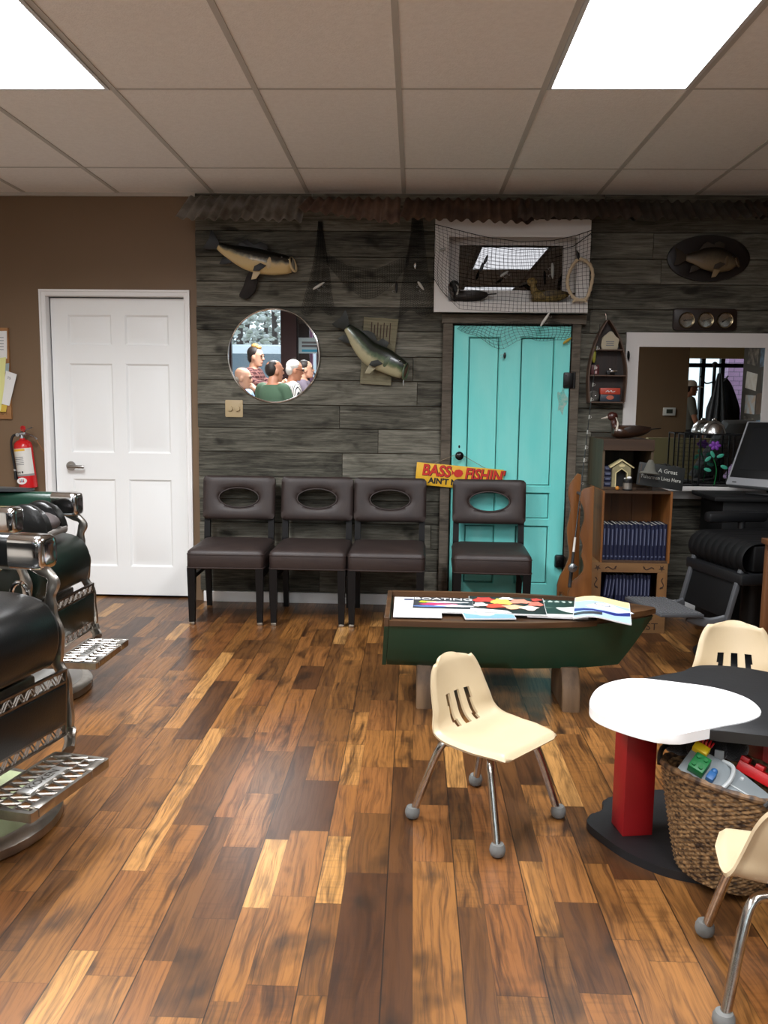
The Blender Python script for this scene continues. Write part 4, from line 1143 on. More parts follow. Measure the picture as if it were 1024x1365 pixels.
# ---------------------------------------------------------------- fish
def fish_mat(name, back, side, belly, h0, h1, blotch=None):
    m, g = newmat(name); tc = g.n('TexCoord'); sp = g.n('SeparateXYZ'); g.nt.links.new(tc.outputs['UV'], sp.inputs[0])
    n = g.noise(tc.outputs['Object'], 30., 4.)
    f = g.m('ADD', sp.outputs[1], g.m('MULTIPLY', g.m('SUBTRACT', n, .5), .30))
    c = g.ramp(f, [(0, belly), (h0, belly), ((h0+h1)/2, side), (h1, back), (1, back)])
    g.nt.links.new(c, g.b.inputs['Base Color']); g.b.inputs['Roughness'].default_value = .3; g.b.inputs['Coat Weight'].default_value = .3
    g.bump(g.noise(tc.outputs['Object'], 160., 1.), .25, .002)
    return m
def fish_body(mb, spine, ht, wt, n=22, k=18):
    P = crom([(x, 0, z) for x, z in spine], max(2, k//(len(spine)-1)))
    rings = []; K = len(P); uv = []
    for i, p in enumerate(P):
        t = i/(K-1); tg = (P[min(i+1, K-1)]-P[max(i-1, 0)]).normalized(); nz = Vector((-tg.z, 0, tg.x))
        h = interp(ht, t); w = interp(wt, t)
        rings.append([p+nz*h*math.sin(a)*(1.0 if math.sin(a) > 0 else 1.05)+Vector((0, 1, 0))*w*math.cos(a) for a in [2*PI*j/n for j in range(n)]])
        uv.append([(t, .5+.5*math.sin(2*PI*j/n)) for j in range(n)])
    vs = mb.loft(rings)
    lay = mb.bm.loops.layers.uv.verify(); idx = {}
    for v, q in zip(vs, [q for r in uv for q in r]): idx[v] = q
    for f in mb.bm.faces:
        for l in f.loops:
            if l.vert in idx: l[lay].uv = idx[l.vert]
    def frame(t, ang=90):
        i = min(K-1, int(t*(K-1))); tg = (P[min(i+1, K-1)]-P[max(i-1, 0)]).normalized(); nz = Vector((-tg.z, 0, tg.x))
        return P[i]+nz*interp(ht, t)*math.sin(R(ang)), tg, nz, interp(wt, t)
    return frame
def fin(name, pts, m, parent, y=0., th=.004, tilt=None):
    mb = MB(); M = Matrix.Translation((0, y, 0)) @ (tilt if tilt else Matrix()) @ FACE
    mb.prism(pts, -th/2, th/2, M, bev=.0012); return mb.build(name, m, parent)
def fish(label, loc, tilt, s, spine, ht, wt, fm, finm, mouth_m, belly_m, open_=22, group='mounted fish', gill_m=None):
    t = thing('mounted_fish', label, 'mounted fish', loc, group=group, rot=(0, R(tilt), 0)); t.scale = (s, s, s)
    mb = MB(); fr = fish_body(mb, spine, ht, wt); body = mb.build('body', fm, t, smooth=80)
    p0, tg, nz, w = fr(0.0, 0)
    # tail fin
    base = p0; d = -tg; up_ = nz
    pts = [base+up_*interp(ht, 0)*.9, base+d*.05+up_*.055, base+d*.085+up_*.07, base+d*.07+up_*.01, base+d*.085-up_*.055, base+d*.05-up_*.05, base-up_*interp(ht, 0)*.9]
    fin('tail_fin', [(p.x, p.z) for p in pts], finm, t)
    # dorsal fin
    pts = []
    for tt, h in ((.28, .0), (.32, .035), (.42, .045), (.5, .02), (.53, .03), (.6, .05), (.7, .04), (.74, .0)):
        p, tg, nz, w = fr(tt); q = p+nz*(h-.006); pts.append((q.x, q.z))
    low = []
    for tt in (.70, .5, .32):
        p, tg, nz, w = fr(tt); q = p-nz*.012; low.append((q.x, q.z))
    fin('dorsal_fin', pts+low, finm, t)
    p, tg, nz, w = fr(.28, -90); q = lambda a, b: ((p+tg*a-nz*b).x, (p+tg*a-nz*b).z)
    fin('anal_fin', [q(.04, -.01), q(-.01, .03), q(-.055, .045), q(-.05, .0), q(-.03, -.01)], finm, t)
    p, tg, nz, w = fr(.66, -90)
    fin('pelvic_fin', [q2 for q2 in ((lambda a, b: ((p+tg*a-nz*b).x, (p+tg*a-nz*b).z))(a, b) for a, b in ((.02, -.012), (-.005, .04), (-.035, .05), (-.03, -.008)))], belly_m, t, y=-.02)
    p, tg, nz, w = fr(.70, -20)
    fin('pectoral_fin', [((p+tg*a-nz*b).x, (p+tg*a-nz*b).z) for a, b in ((.02, .0), (-.02, .04), (-.06, .045), (-.055, .015), (-.02, -.01))], finm, t, y=-w*1.02)
    # gill cover
    p, tg, nz, w = fr(.78, 0)
    mb = MB(); mb.ell((p.x, -w*.66, p.z-.003), (.030, w*.40, interp(ht, .78)*.62), rot=(0, -math.degrees(math.atan2(tg.z, tg.x)), 0)); mb.build('gill_cover', gill_m or belly_m, t)
    # round open mouth: lips as a tilted ring with a dark inside
    e, tg, nz, w = fr(1.0, 0); ang = math.degrees(math.atan2(tg.z, tg.x)); hM = interp(ht, 1)
    Mh = Matrix.Translation(e) @ Matrix.Rotation(-R(ang), 4, 'Y') @ Matrix.Rotation(-R(open_), 4, 'Y') @ Matrix.Rotation(R(-38), 4, 'Z')
    mb = MB(); rg = [(0+.010*(1-math.sin(a_)), w*1.02*math.cos(a_), hM*.95*math.sin(a_)) for a_ in [2*PI*i/26 for i in range(26)]]
    mb.tube(rg, .0075, 8, closed=True, M=Mh); mb.build('lips', gill_m or belly_m, t)
    mb = MB(); mb.ell((.004, 0, 0), (.012, w*.98, hM*1.02), M=Mh); mb.build('mouth', mouth_m, t)
    for s_ in (-1, 1):
        mb = MB(); mb.tube([Mh @ Vector((.004, s_*w*1.02, hM*.75)), Mh @ Vector((-.03, s_*w*1.2, -.002)), Mh @ Vector((-.045, s_*w*1.25, -hM*.5))], [.006, .008, .003], 8); mb.build('jaw_bone', belly_m, t)
    p, tg, nz, w = fr(.92, 40)
    mb = MB(); mb.ell((p.x, -w*.80, p.z), (.0095, .006, .0095)); mb.build('eye', mat('fish_eye', '#17120a', .1, coat=1.), t)
    return t
HT = [(0, .020), (.1, .024), (.25, .042), (.45, .062), (.6, .066), (.75, .060), (.88, .048), (1, .030)]
WT = [(0, .008), (.1, .012), (.3, .026), (.5, .038), (.7, .042), (.85, .038), (1, .022)]
SP = [(-.25, .0), (-.15, .008), (-.03, .006), (.09, -.002), (.22, -.0)]
F1 = fish_mat('bass_skin_brown', '#15140f', '#7d7862', '#cdb37c', .42, .66)
FIN1 = mat('dark_fin', '#100f0c', .45); FINB = mat('cream_fin', '#cbb58a', .4); MTH = mat('fish_mouth', '#5a4436', .5); MTHL = mat('pale_fish_mouth', '#8b8a7c', .4)
yw = WF-.05
pc = PY(338, 343, yw)
f1 = fish('brown and cream mounted bass on driftwood, above the round mirror', pc, 0, 1.0, [(-.225, .070), (-.134, .028), (-.011, -.012), (.104, -.034), (.245, -.046)], [(0, .022), (.2, .042), (.42, .070), (.62, .076), (.8, .070), (.92, .058), (1, .046)], WT, F1, FIN1, MTHL, FINB, 12)
# driftwood below
a = PY(334, 379, WF-.025)
t = thing('driftwood', 'dark charred piece of driftwood sticking out below the upper left fish', 'driftwood', a, rot=(0, R(22), 0))
mb = MB(); mb.loft([[Vector((p[0], p[1], z)) for p in closed([(-.04*s+o, -.018), (.0+o, -.024), (.04*s+o, -.015), (.035*s+o, .014), (0+o, .018), (-.035*s+o, .013)], 3)] for z, s, o in ((-.10, .55, -.012), (-.085, .8, -.008), (-.03, 1, .006), (.03, .95, .0), (.08, .7, -.005))]); mb.build('wood', mat('charred_wood', '#171310', .8, bump=.6, bscale=40, noise=.8, nscale=12, col2='#2c2621'), t)
# green bass on a board
bd0, bd1 = PY(484, 425, WF-.012), PY(527, 512, WF-.012)
bm_ = plank_material('pale_plaque_board', [(.3, '#4a4536'), (.48, '#6f6a55'), (.65, '#868069'), (.85, '#9c957c')])
t = thing('wall_board', 'rough pale board that the green bass is mounted on', 'board', ((bd0.x+bd1.x)/2, WF-.011, (bd0.z+bd1.z)/2), rot=(0, R(3), 0))
mb = MB(); hw = (bd1.x-bd0.x)/2+.005; hh = (bd0.z-bd1.z)/2+.006
mb.prism([(-hw, -hh), (hw*.8, -hh), (hw, hh), (hw*.5, hh*.985), (hw*.1, hh*1.01), (-hw*.6, hh*.98), (-hw, hh)], -.003, .012, FACE, bev=.002); o = mb.build('plank', bm_, t, smooth=0); set_rnd(o, [.6]*len(o.data.polygons))
mb = MB(); 
for i in range(7): mb.box(-hw*.55+i*.02, -hw*.55+i*.02+.006, -.0128, -.0121, hh*.25+.02*(i % 3), hh*.86-.015*(i % 2))
mb.build('bark_streaks', mat('bark_streak', '#3b251a', .8), t)
F2 = fish_mat('bass_skin_green', '#11190f', '#46593a', '#a8a17f', .30, .66)
FIN2 = mat('olive_fin', '#141810', .45); FINB2 = mat('pale_olive_fin', '#9a9478', .45)
pc = PY(505, 473, WF-.062)
f2 = fish('green mounted largemouth bass curved over a pale board, tail up', pc, 0, 1.0, [(-.205, .172), (-.155, .122), (-.06, .015), (.05, -.038), (.165, -.100)], [(0, .024), (.15, .036), (.35, .060), (.55, .076), (.72, .078), (.86, .068), (1, .052)], WT, F2, FIN2, MTH, FINB2, 10, gill_m=mat('olive_gill', '#4d5a44', .35))
a = PY(538, 505, WF-.075)
t = thing('fishing_lure', 'silver lure dangling from the mouth of the green bass', 'lure', a, group='lures on the back wall')
mb = MB(); mb.ell((0, 0, -.02), (.004, .003, .03)); mb.tube([(0, 0, .01), (0, 0, .03)], .0012, 6); mb.build('lure_body', CHROME, t)
# brown panfish on an oval plaque
pc = PY(944.5, 344.5, WF-.012)
t = thing('oval_plaque', 'dark oval wooden plaque under the brown panfish', 'plaque', (pc.x, WF-.001, pc.z))
mb = MB(); mb.prism(oval(0, 0, .258, .142, 48), 0, .018, FACE, bev=.006); mb.build('board', mat('dark_plaque_wood', '#1d1410', .4, noise=.6, nscale=8, col2='#0f0b09', stretch=(.2, 1, 1.5)), t)
F3 = fish_mat('panfish_skin', '#2a231a', '#4f4432', '#6f5f45', .3, .75)
pc = PY(950, 346, WF-.055)
f3 = fish('brown mounted panfish on the dark oval plaque, upper right of the wall', pc, 4, .86, [(-.19, .0), (-.1, .004), (.0, .004), (.09, -.002), (.17, -.006)], [(0, .022), (.15, .04), (.35, .075), (.55, .088), (.72, .082), (.88, .06), (1, .034)], [(0, .008), (.3, .024), (.6, .034), (.85, .03), (1, .018)], F3, mat('panfish_fin', '#332a1f', .5), MTH, mat('panfish_pale_fin', '#8b7757', .5), 8, gill_m=mat('panfish_gill', '#5d4d36', .4))

# ---------------------------------------------------------------- three dial weather station
a, b = PY(898, 411, WF-.012), PY(981, 441, WF-.012)
t = thing('weather_station', 'dark wooden plaque with three round silver dials above the white framed mirror', 'weather station', ((a.x+b.x)/2, WF-.001, (a.z+b.z)/2))
hw, hh = (b.x-a.x)/2, (a.z-b.z)/2
mb = MB(); mb.prism(rrect(-hw, -hh, hw, hh, .02), 0, .02, FACE, bev=.005); mb.build('board', mat('weather_wood', '#241914', .4), t)
for px in (915, 940.5, 966):
    x = PY(px, 427, WF-.02).x-(a.x+b.x)/2; z = PY(px, 427, WF-.02).z-(a.z+b.z)/2
    Md = Matrix.Translation((x, -.0202, z)) @ FACE
    mb = MB(); mb.lathe([(.050, 0), (.050, .014), (.047, .018), (.043, .016), (.043, .004), (0.001, .004)], 32, Md); dl = mb.build('dial', mat('brass_dial_rim', '#8b7d63', .25, 1.), t)
    mb = MB(); mb.lathe([(.0425, .0045), (.001, .0065)], 32, Md); mb.build('dial_face', mat('spun_silver_face', '#b9b3a6', .22, 1.), dl)
    mb = MB(); mb.prism([(-.003, -.02), (.003, -.02), (.001, .036), (-.001, .036)], .0068, .0082, Md @ Matrix.Rotation(R(-50-px % 40), 4, 'Z')); mb.build('needle', INK, dl)

# ---------------------------------------------------------------- round mirror, dimmer plate
MIR = mat('mirror_silver', '#f4f6f6', .0, 1.)
pc = PY(365.3, 474.5, WF-.012)
t = thing('round_mirror', 'round frameless style mirror with thin silver rim between the two fish', 'mirror', (pc.x, WF-.012, pc.z), rot=(R(1.45), 0, 0))
mb = MB(); mb.lathe([(.001, 0), (.293, 0), (.293, .004), (.001, .004)], 72, FACE); mb.build('mirror_glass', MIR, t, smooth=0)
mb = MB(); mb.tube([(.2975*math.cos(a), -.002, .2975*math.sin(a)) for a in [2*PI*i/80 for i in range(80)]], .0062, 8, closed=True); mb.build('rim', CHROME, t)
t['label'] = 'round mirror with thin silver rim hanging on the barn boards'
a, b = PY(300.5, 533, WF-.003), PY(324, 556, WF-.003)
t = thing('dimmer_switch', 'beige double dimmer plate with two round knobs below the round mirror', 'dimmer switch', ((a.x+b.x)/2, WF-.0005, (a.z+b.z)/2))
BEI = mat('beige_plastic', '#b5a17c', .45)
mb = MB(); hw, hh = (b.x-a.x)/2, (a.z-b.z)/2; mb.prism(rrect(-hw, -hh, hw, hh, .006), 0, .008, FACE, bev=.003); mb.build('plate', BEI, t)
for x in (-.024, .024):
    mb = MB(); mb.lathe([(.017, 0), (.016, .014), (.001, .015)], 20, Matrix.Translation((x, -.0082, .0)) @ FACE); mb.build('knob', BEI, t)

# ---------------------------------------------------------------- corkboard and papers
CORK = mat('cork', '#a57c50', .9, noise=1., nscale=90, col2='#7a5636', bump=.4, bscale=120)
a, b = PY(12, 437, WALL-.01), PY(15.5, 558.5, WALL-.01)
cx1 = PY(13.5, 500, WALL-.012).x; cz0, cz1 = b.z, a.z; cx0 = cx1-.72
t = thing('corkboard', 'cork notice board in a pale wooden frame, cut off by the left edge', 'notice board', (0, WALL-.0005, 0))
mb = MB(); mb.box(cx0+.01, cx1-.01, -.010, 0, cz0+.01, cz1-.01); mb.build('cork_panel', CORK, t, smooth=0)
mb = MB(); mb.frame(rect(cx0, cz0, cx1, cz1), rect(cx0+.028, cz0+.028, cx1-.028, cz1-.028), 0, .018, FACE); mb.build('frame', wood('oak_frame', '#a9794a', '#8c6038', 'x', .5), t, smooth=0)
def paper(label, pts, m, y, lines=None, txt=None):
    t = thing('paper_note', label, 'paper', (0, y, 0), group=None)
    mb = MB(); mb.prism(pts, 0, .0008, FACE); mb.build('sheet', m, t, smooth=0)
    if lines:
        for x0, x1, z in lines:
            mb = MB(); mb.box(x0, x1, -.0014, -.0009, z-.002, z+.002); mb.build('ink_line', INK_GREY, t, smooth=0)
    return t
def pw(x, y, d): p = PY(x, y, d); return (p.x, p.z)
yq = WALL-.0195
paper('white printed sheet at the top of the cork notice board', [pw(-40, 443, yq), pw(9, 441, yq), pw(9.5, 478, yq), pw(-40, 480, yq)], PAPER, yq, [(pw(-30, yy, yq)[0], pw(5, yy, yq)[0], pw(0, yy, yq)[1]) for yy in (450, 454, 458, 462, 466)])
yq -= .0025
paper('small blue grey slip pinned behind the yellow sheet', [pw(6, 485, yq), pw(12.5, 484, yq), pw(11.5, 496, yq), pw(5, 496, yq)], mat('blue_grey_paper', '#9fb0b3', .7), yq)
yq -= .0025
paper('orange yellow sticky note at the bottom of the notice board', [pw(1, 540, yq), pw(10, 538, yq), pw(8, 549, yq), pw(0, 549, yq)], mat('mustard_paper', '#d9b84a', .7), yq)
yq -= .0025
p5_ = paper('white card reading TS hanging over the corkboard edge', [pw(8, 494, yq), pw(22.5, 499, yq), pw(12.5, 541, yq), pw(1, 538, yq)], PAPER, yq)
q = pw(12, 504, yq); text('lettering', 'TS', .022, INK, p5_, T(q[0], -.0012, q[1], ry=12) @ FACE, .0003)
yq -= .0025
paper('long pale yellow sheet on the cork notice board', [pw(-30, 482, yq), pw(8, 476, yq), pw(6, 512, yq), pw(1, 548, yq), pw(-30, 548, yq)], mat('pale_yellow_paper', '#e4e29a', .7), yq)

# ---------------------------------------------------------------- fire extinguisher
ex = PY(37, 613, WALL-.075)
ETOP = PY(37, 578, WALL-.075).z; EB = PY(45, 651, WALL-.075).z
h = PY(30, 586, WALL-.075).z-EB
t = thing('fire_extinguisher', 'red fire extinguisher with white label hung on the brown wall', 'fire extinguisher', (ex.x, WALL-.075, EB), rot=(0, R(-5.5), 0))
RG = mat('extinguisher_red', '#c01a1e', .25)
rad_ = .058
mb = MB(); mb.lathe([(.05, 0), (rad_, .006), (rad_, h-.045), (.052, h-.02), (.035, h-.004), (.02, h), (.016, h+.01)], 32); mb.build('cylinder', RG, t, smooth=50)
def wrap(z0, z1, a0, a1, m, nm, r=rad_+.0006, par=None):
    mb = MB(); mb.grid(lambda u, v: Vector((r*math.cos(R(lerp(a0, a1, u))), r*math.sin(R(lerp(a0, a1, u))), lerp(z0, z1, v))), 16, 1, thick=.0004); return mb.build(nm, m, par or t, smooth=60)
lb = wrap(.085, h-.055, -165, -15, mat('label_white', '#d8d6d0', .5), 'label')
wrap(h-.072, h-.058, -160, -60, mat('label_yellow', '#e0b23a', .5), 'label_band', rad_+.001, lb)
for i in range(5): wrap(.16+.012*i, .164+.012*i, -150, -75, INK_GREY, 'label_line', rad_+.001, lb)
for i in range(4): wrap(.105, .118, -150+18*i, -140+18*i, INK, 'label_icon', rad_+.001, lb)
wrap(.085, .098, -165, -15, mat('label_grey', '#8d8d8a', .5), 'label_band', rad_+.001, lb)
mb = MB(); Mo = Matrix.Translation((-.012, -rad_-.001, .055)) @ FACE
mb.prism(oval(0, 0, .032, .022, 28), -.006, .0015, Mo); em = mb.build('emblem', PAPER, t)
for x in (-.011, .0, .011):
    mb = MB(); mb.prism([(x-.004, -.009), (x+.004, -.009), (x+.003, .004), (x-.003, .004)], .0016, .0024, Mo); mb.ell((x, .008, .002), (.0032, .0032, .0006), M=Mo, u=8, v=6); mb.build('emblem_mark', mat('emblem_red', '#a01c2a', .5) if x else mat('emblem_blue', '#2c2f6b', .5), em)
mb = MB(); mb.cyl((0, 0, h+.010), (0, 0, h+.04), .014, .012, 14); mb.box(-.02, .03, -.014, .014, h+.03, h+.048, bev=.004); mb.cyl((-.015, -.012, h+.036), (-.015, -.03, h+.036), .012, .012, 16)
mb.build('valve', STEEL, t)
mb = MB(); mb.tube([(0, 0, h+.052), (.03, 0, h+.062), (.075, 0, h+.075)], [(.004, .011)]*3, 8); mb.build('handle', STEEL, t)
mb = MB(); mb.tube(crom([(.01, 0, h+.038), (.05, 0, h+.032), (.09, 0, h+.006), (.095, 0, h-.005)], 4), [(.004, .011)]*13, 8); mb.build('handle', STEEL, t)
mb = MB(); mb.tube([(.02, -.012, h+.055), (.02, .012, h+.055)], .004, 8); mb.tube([(.02+.016*math.cos(a), -.014, h+.074+.016*math.sin(a)) for a in [2*PI*i/16 for i in range(16)]], .0022, 6, closed=True); mb.box(.004, .03, -.004, .004, h+.066, h+.088, bev=.002); mb.build('pull_pin', RED, t)
mb = MB(); mb.tube(crom([(-.02, 0, h+.036), (-.055, -.005, h+.03), (-.074, -.01, h-.02), (-.072, -.012, h-.12), (-.07, -.012, .13)], 6), .008, 10); hs_ = mb.build('hose', BLACK, t)
mb = MB(); mb.cyl((-.07, -.012, .13), (-.072, -.012, .065), .009, .012, 12); mb.build('nozzle', BLACK, hs_)
mb = MB(); mb.cyl((-.07, -.012, .135), (-.07, -.012, .122), .0105, n=12); mb.build('nozzle_collar', CHROME, hs_)
mb = MB(); mb.tube([(.095, 0, h-.01), (.11, -.002, h-.04), (.135, -.002, h-.09)], .0012, 5); mb.build('tag_string', mat('amber_string', '#b06a2a', .6), t)
mb = MB(); mb.box(-.02, .02, rad_+.001, .0735, h*.4, h*.8, bev=.003); mb.build('wall_bracket', STEEL, t)
# ================================================================ TRANSOM WINDOW FRAME, NETS, DUCKS
ct = WF-.14         # front of the casing box
a, b = PY(580, 292.5, ct), PY(789, 417, ct)
X0, X1 = PY(578.5, 405, ct).x, PY(788.5, 300, ct).x; Z0, Z1 = PY(680, 416.5, ct).z, PY(680, 292, ct).z
cl, cr = PY(598, 360, ct).x, PY(769, 360, ct).x; cb, ctp = PY(680, 402.5, ct).z, PY(680, 316, ct).z
t = thing('transom_frame', 'white box framed transom pane above the turquoise door, draped with net', 'window frame', (0, 0, 0))
TRW = mat('transom_white_paint', '#cfcbc6', .5)
mb = MB(); mb.frame(rect(X0, Z0, X1, Z1), rect(cl, cb, cr, ctp), 0, .022, Matrix.Translation((0, ct+.022, 0)) @ FACE); mb.build('casing', TRW, t, smooth=0)
mb = MB()
for q in ((X0+.012, X1-.012, Z0+.012, Z0+.026), (X0+.012, X1-.012, Z1-.026, Z1-.012)): mb.box(q[0], q[1], ct+.0225, WF-.006, q[2], q[3])
for q in ((X0+.012, X0+.026), (X1-.026, X1-.012)): mb.box(q[0], q[1], ct+.0225, WF-.006, Z0+.0265, Z1-.0265)
mb.build('box_side', TRW, t, smooth=0)
sh_ = WF-.022        # sash
gx0, gx1 = PY(612, 357, sh_).x, PY(750, 357, sh_).x; gz0, gz1 = PY(680, 387, sh_).z, PY(680, 327, sh_).z
mb = MB(); mb.frame(rect(X0+.028, Z0+.028, X1-.028, Z1-.028), rect(gx0, gz0, gx1, gz1), 0, .018, Matrix.Translation((0, sh_+.018, 0)) @ FACE); mb.build('sash', TRW, t, smooth=0)
mb = MB(); mb.frame(rect(cl-.004, ctp-.02, cr+.004, ctp-.002), rect(cl+.02, ctp-.014, cr-.02, ctp-.008), 0, .006, Matrix.Translation((0, ct-.0002, 0)) @ FACE) if False else mb.box(cl+.01, cr-.01, ct-.004, ct-.0002, ctp+.012, ctp+.018); mb.box(cl+.03, cr-.03, ct-.003, ct-.0002, ctp+.024, ctp+.028); mb.build('moulding', TRW, t, smooth=0)
mb = MB(); mb.box(cl-.01, cr+.01, ct+.0225, sh_-.0005, cb-.012, cb-.0005); mb.build('ledge', TRW, t, smooth=0)
DG = mat('dark_backed_glass', '#050506', .0, ior=1.85)
mb = MB(); mb.box(gx0-.005, gx1+.005, sh_+.008, sh_+.012, gz0-.005, gz1+.005); mb.build('pane', DG, t, smooth=0)

NETM = mat('dark_net_twine', '#0d0e0d', .9)
def net(name, fn, nu, nv, r, m, parent, ju=0., seg=2):
    mb = MB(); bm = mb.bm; rnd_ = random.Random(hash(name) % 97)
    def strand(pts):
        P = [Vector(p) for p in pts]; rings = []
        for i, p in enumerate(P):
            tg = (P[min(i+1, len(P)-1)]-P[max(i-1, 0)]); tg = tg.normalized() if tg.length > 1e-9 else Vector((1, 0, 0))
            a_ = tg.cross(Vector((0, 1, 0))); a_ = a_.normalized() if a_.length > 1e-6 else Vector((1, 0, 0)); b_ = tg.cross(a_)
            rings.append([bm.verts.new(p+a_*r*math.cos(c)+b_*r*math.sin(c)) for c in (0, 2.094, 4.189)])
        for A, B in zip(rings, rings[1:]):
            for k in range(3): bm.faces.new((A[k], A[(k+1) % 3], B[(k+1) % 3], B[k]))
    for i in range(nu+1): strand([fn(i/nu, j/(nv*1.)) for j in range(nv+1)])
    for j in range(nv+1): strand([fn(i/(nu*1.), j/nv) for i in range(nu+1)])
    return mb.build(name, m, parent, smooth=180)
t = thing('fishing_net', 'dark fishing net draped over the white transom frame and the top of the turquoise door', 'fishing net', (0, 0, 0))
yn = ct-.012
def netA(u, v):
    # u across, v downwards; top edge sags in the middle
    top = interp([(0, 299), (.15, 307), (.35, 317), (.55, 322.5), (.75, 321), (.9, 314), (1, 307)], u)
    bot = interp([(0, 372), (.06, 392), (.16, 412), (.5, 416), (1, 417)], u)
    x = lerp(579, 789, u)+4*math.sin(v*5+u*9)*(v*(1-v))*2; y = lerp(top, bot, v)+2.*math.sin(u*16+v*4)*v*(1-v)*2
    p = PY(x, y, yn); p.y = yn-.004*math.sin(u*19+v*7)-.003
    return p
net('net_panel', netA, 38, 20, .0012, NETM, t)
yd = ty-.012
def netB(u, v):
    x = lerp(612, 761, u)+3*math.sin(v*4+u*7); top = 430; bot = interp([(0, 438), (.15, 446), (.3, 462), (.38, 464), (.5, 456), (.62, 450), (.8, 456), (1, 450)], u)
    p = PY(x, lerp(top, bot, v)+1.6*math.sin(u*21), yd-.014); p.y = yd-.012-.004*math.sin(u*17+v*5); return p
net('net_panel', netB, 28, 7, .0012, NETM, t)
mb = MB(); mb.tube([netA(i/40, 0) for i in range(41)], .0022, 6); mb.tube(crom([PY(579, 372, yn-.006), PY(592, 391, yn-.006), PY(607, 402, yn-.006)], 6), .002, 6); mb.tube([PY(788, 311, yn-.006), PY(765, 328, yn-.006), PY(750, 332, yn-.006)], .0025, 6); mb.build('head_rope', NETM, t)

t = thing('fishing_net', 'dark gathered fishing net hanging in two bunches and a swag on the barn boards', 'fishing net', (0, 0, 0))
yb_ = WF-.008
def bunch(cx, y0, y1, w0, w1, ph):
    def f(u, v):
        x = cx+(u-.5)*lerp(w0, w1, v**1.3)+3*math.sin(v*5+ph)*v; y = lerp(y0, y1+5*math.sin(u*9+ph), v)
        p = PY(x, y, yb_); p.y = yb_-.010-.010*math.sin(u*24+v*4+ph)*(1-.3*v); return p
    return f
net('gathered_net', bunch(427, 296, 416, 5, 46, 0.), 22, 44, .0010, NETM, t)
net('gathered_net', bunch(556, 290, 418, 14, 52, 2.), 26, 44, .0010, NETM, t)
def swag(u, v):
    x = lerp(436, 545, u); top = interp([(0, 338), (.25, 355), (.6, 360), (.9, 345), (1, 338)], u); bot = interp([(0, 352), (.2, 378), (.45, 399), (.6, 396), (.8, 380), (1, 352)], u)
    p = PY(x, lerp(top, bot, v), yb_); p.y = yb_-.006-.004*math.sin(u*14+v*9); return p
net('swag_net', swag, 34, 12, .0010, NETM, t)

# lures
def lure(label, px, py, d, L, ang, m, hook=True):
    p = PY(px, py, d); t = thing('fishing_lure', label, 'lure', p, rot=(0, R(ang), 0), group='lures on the back wall')
    mb = MB(); mb.tube(crom([(-L/2, 0, 0), (-L*.3, 0, .001), (0, 0, .0), (L*.35, 0, 0), (L/2, 0, 0)], 4), [.002]+[.002+.007*math.sin(PI*min(1, (i+1)/16)) for i in range(1, 16)]+[.002], 10); mb.build('lure_body', m, t)
    if hook:
        for x in (-.2, .25):
            mb = MB(); mb.tube(crom([(L*x, 0, -.006), (L*x, 0, -.02), (L*x+.006, 0, -.027), (L*x+.012, 0, -.02)], 4), .0009, 5); mb.build('hook', STEEL, t)
    return t
LW = mat('white_lure', '#c9c7be', .3); LG = mat('grey_lure', '#8d8f8b', .3); LK = mat('black_lure', '#0f1011', .3); LY = mat('yellow_lure', '#b19a35', .35)
lure('white lure caught in the left bunch of dark net', 425, 381, WF-.035, .085, -32, LW)
lure('white lure hanging at the lower right of the dark net', 561, 381, WF-.035, .065, 52, LW)
lure('tiny silver lure in the right bunch of dark net, above the white one', 553.5, 354, WF-.035, .045, 86, CHROME, False)
lure('thin dark lure hanging upright left of the right net bunch', 528.5, 383, WF-.03, .075, 88, LK)
lure('black lure in the transom net over the bright reflection, upper of two', 648, 346, yn-.017, .062, -70, LK)
lure('black lure in the transom net over the bright reflection, lower of two', 642, 356.5, yn-.017, .06, -75, LK)
lure('grey lure in the transom net at the lower edge of the reflection', 672.5, 365, yn-.017, .06, -35, LG)
lure('slim grey lure hanging upright above the brown duck', 736.5, 361, yn-.017, .095, 86, LG)
lure('small grey lure in the net on the left side of the transom frame', 590, 333, yn-.017, .045, -18, LG)
lure('long pale lure hooked across the frame above the turquoise door', 727, 425.5, ct-.034, .105, -58, LW)
lure('yellow lure at the top right corner of the turquoise door', 756.5, 454, yd-.022, .065, -38, LY)
lure('small black lure hanging from the net tip on the turquoise door', 673, 474, yd-.013, .04, 88, LK)
lure('thin black lure hooked on the side of the small boat shelf', 838, 474, WF-.05, .06, 85, LK)

# rope ring on the transom
ROPE = mat('cream_rope', '#b9a78a', .85, bump=.6, bscale=120)
p = PY(773, 373, ct-.036)
t = thing('rope_ring', 'cream rope ring hanging from a black clip at the right of the transom', 'rope ring', p)
pts = crom([(-.008, 0, .125), (.055, .0, .095), (.078, 0, .03), (.065, 0, -.06), (.04, 0, -.115), (-.02, 0, -.115), (-.062, 0, -.065), (-.075, 0, .0), (-.055, 0, .07)], 6, True)
mb = MB(); mb.tube(pts, [.0105+.002*math.sin(i*2.2) for i in range(len(pts))], 8, closed=True); mb.build('rope', ROPE, t)
mb = MB(); mb.tube([(.03, 0, -.118), (.05, .0, -.135)], [.012, .004], 8); mb.tube([(-.02, 0, -.12), (-.04, 0, -.135)], [.012, .004], 8); mb.build('frayed_knot', ROPE, t)
mb = MB(); mb.tube([(-.012, -.002, .118), (-.018, -.004, .15), (-.026, -.004, .175)], [.008, .011, .003], 8); mb.build('clip', IRON, t)

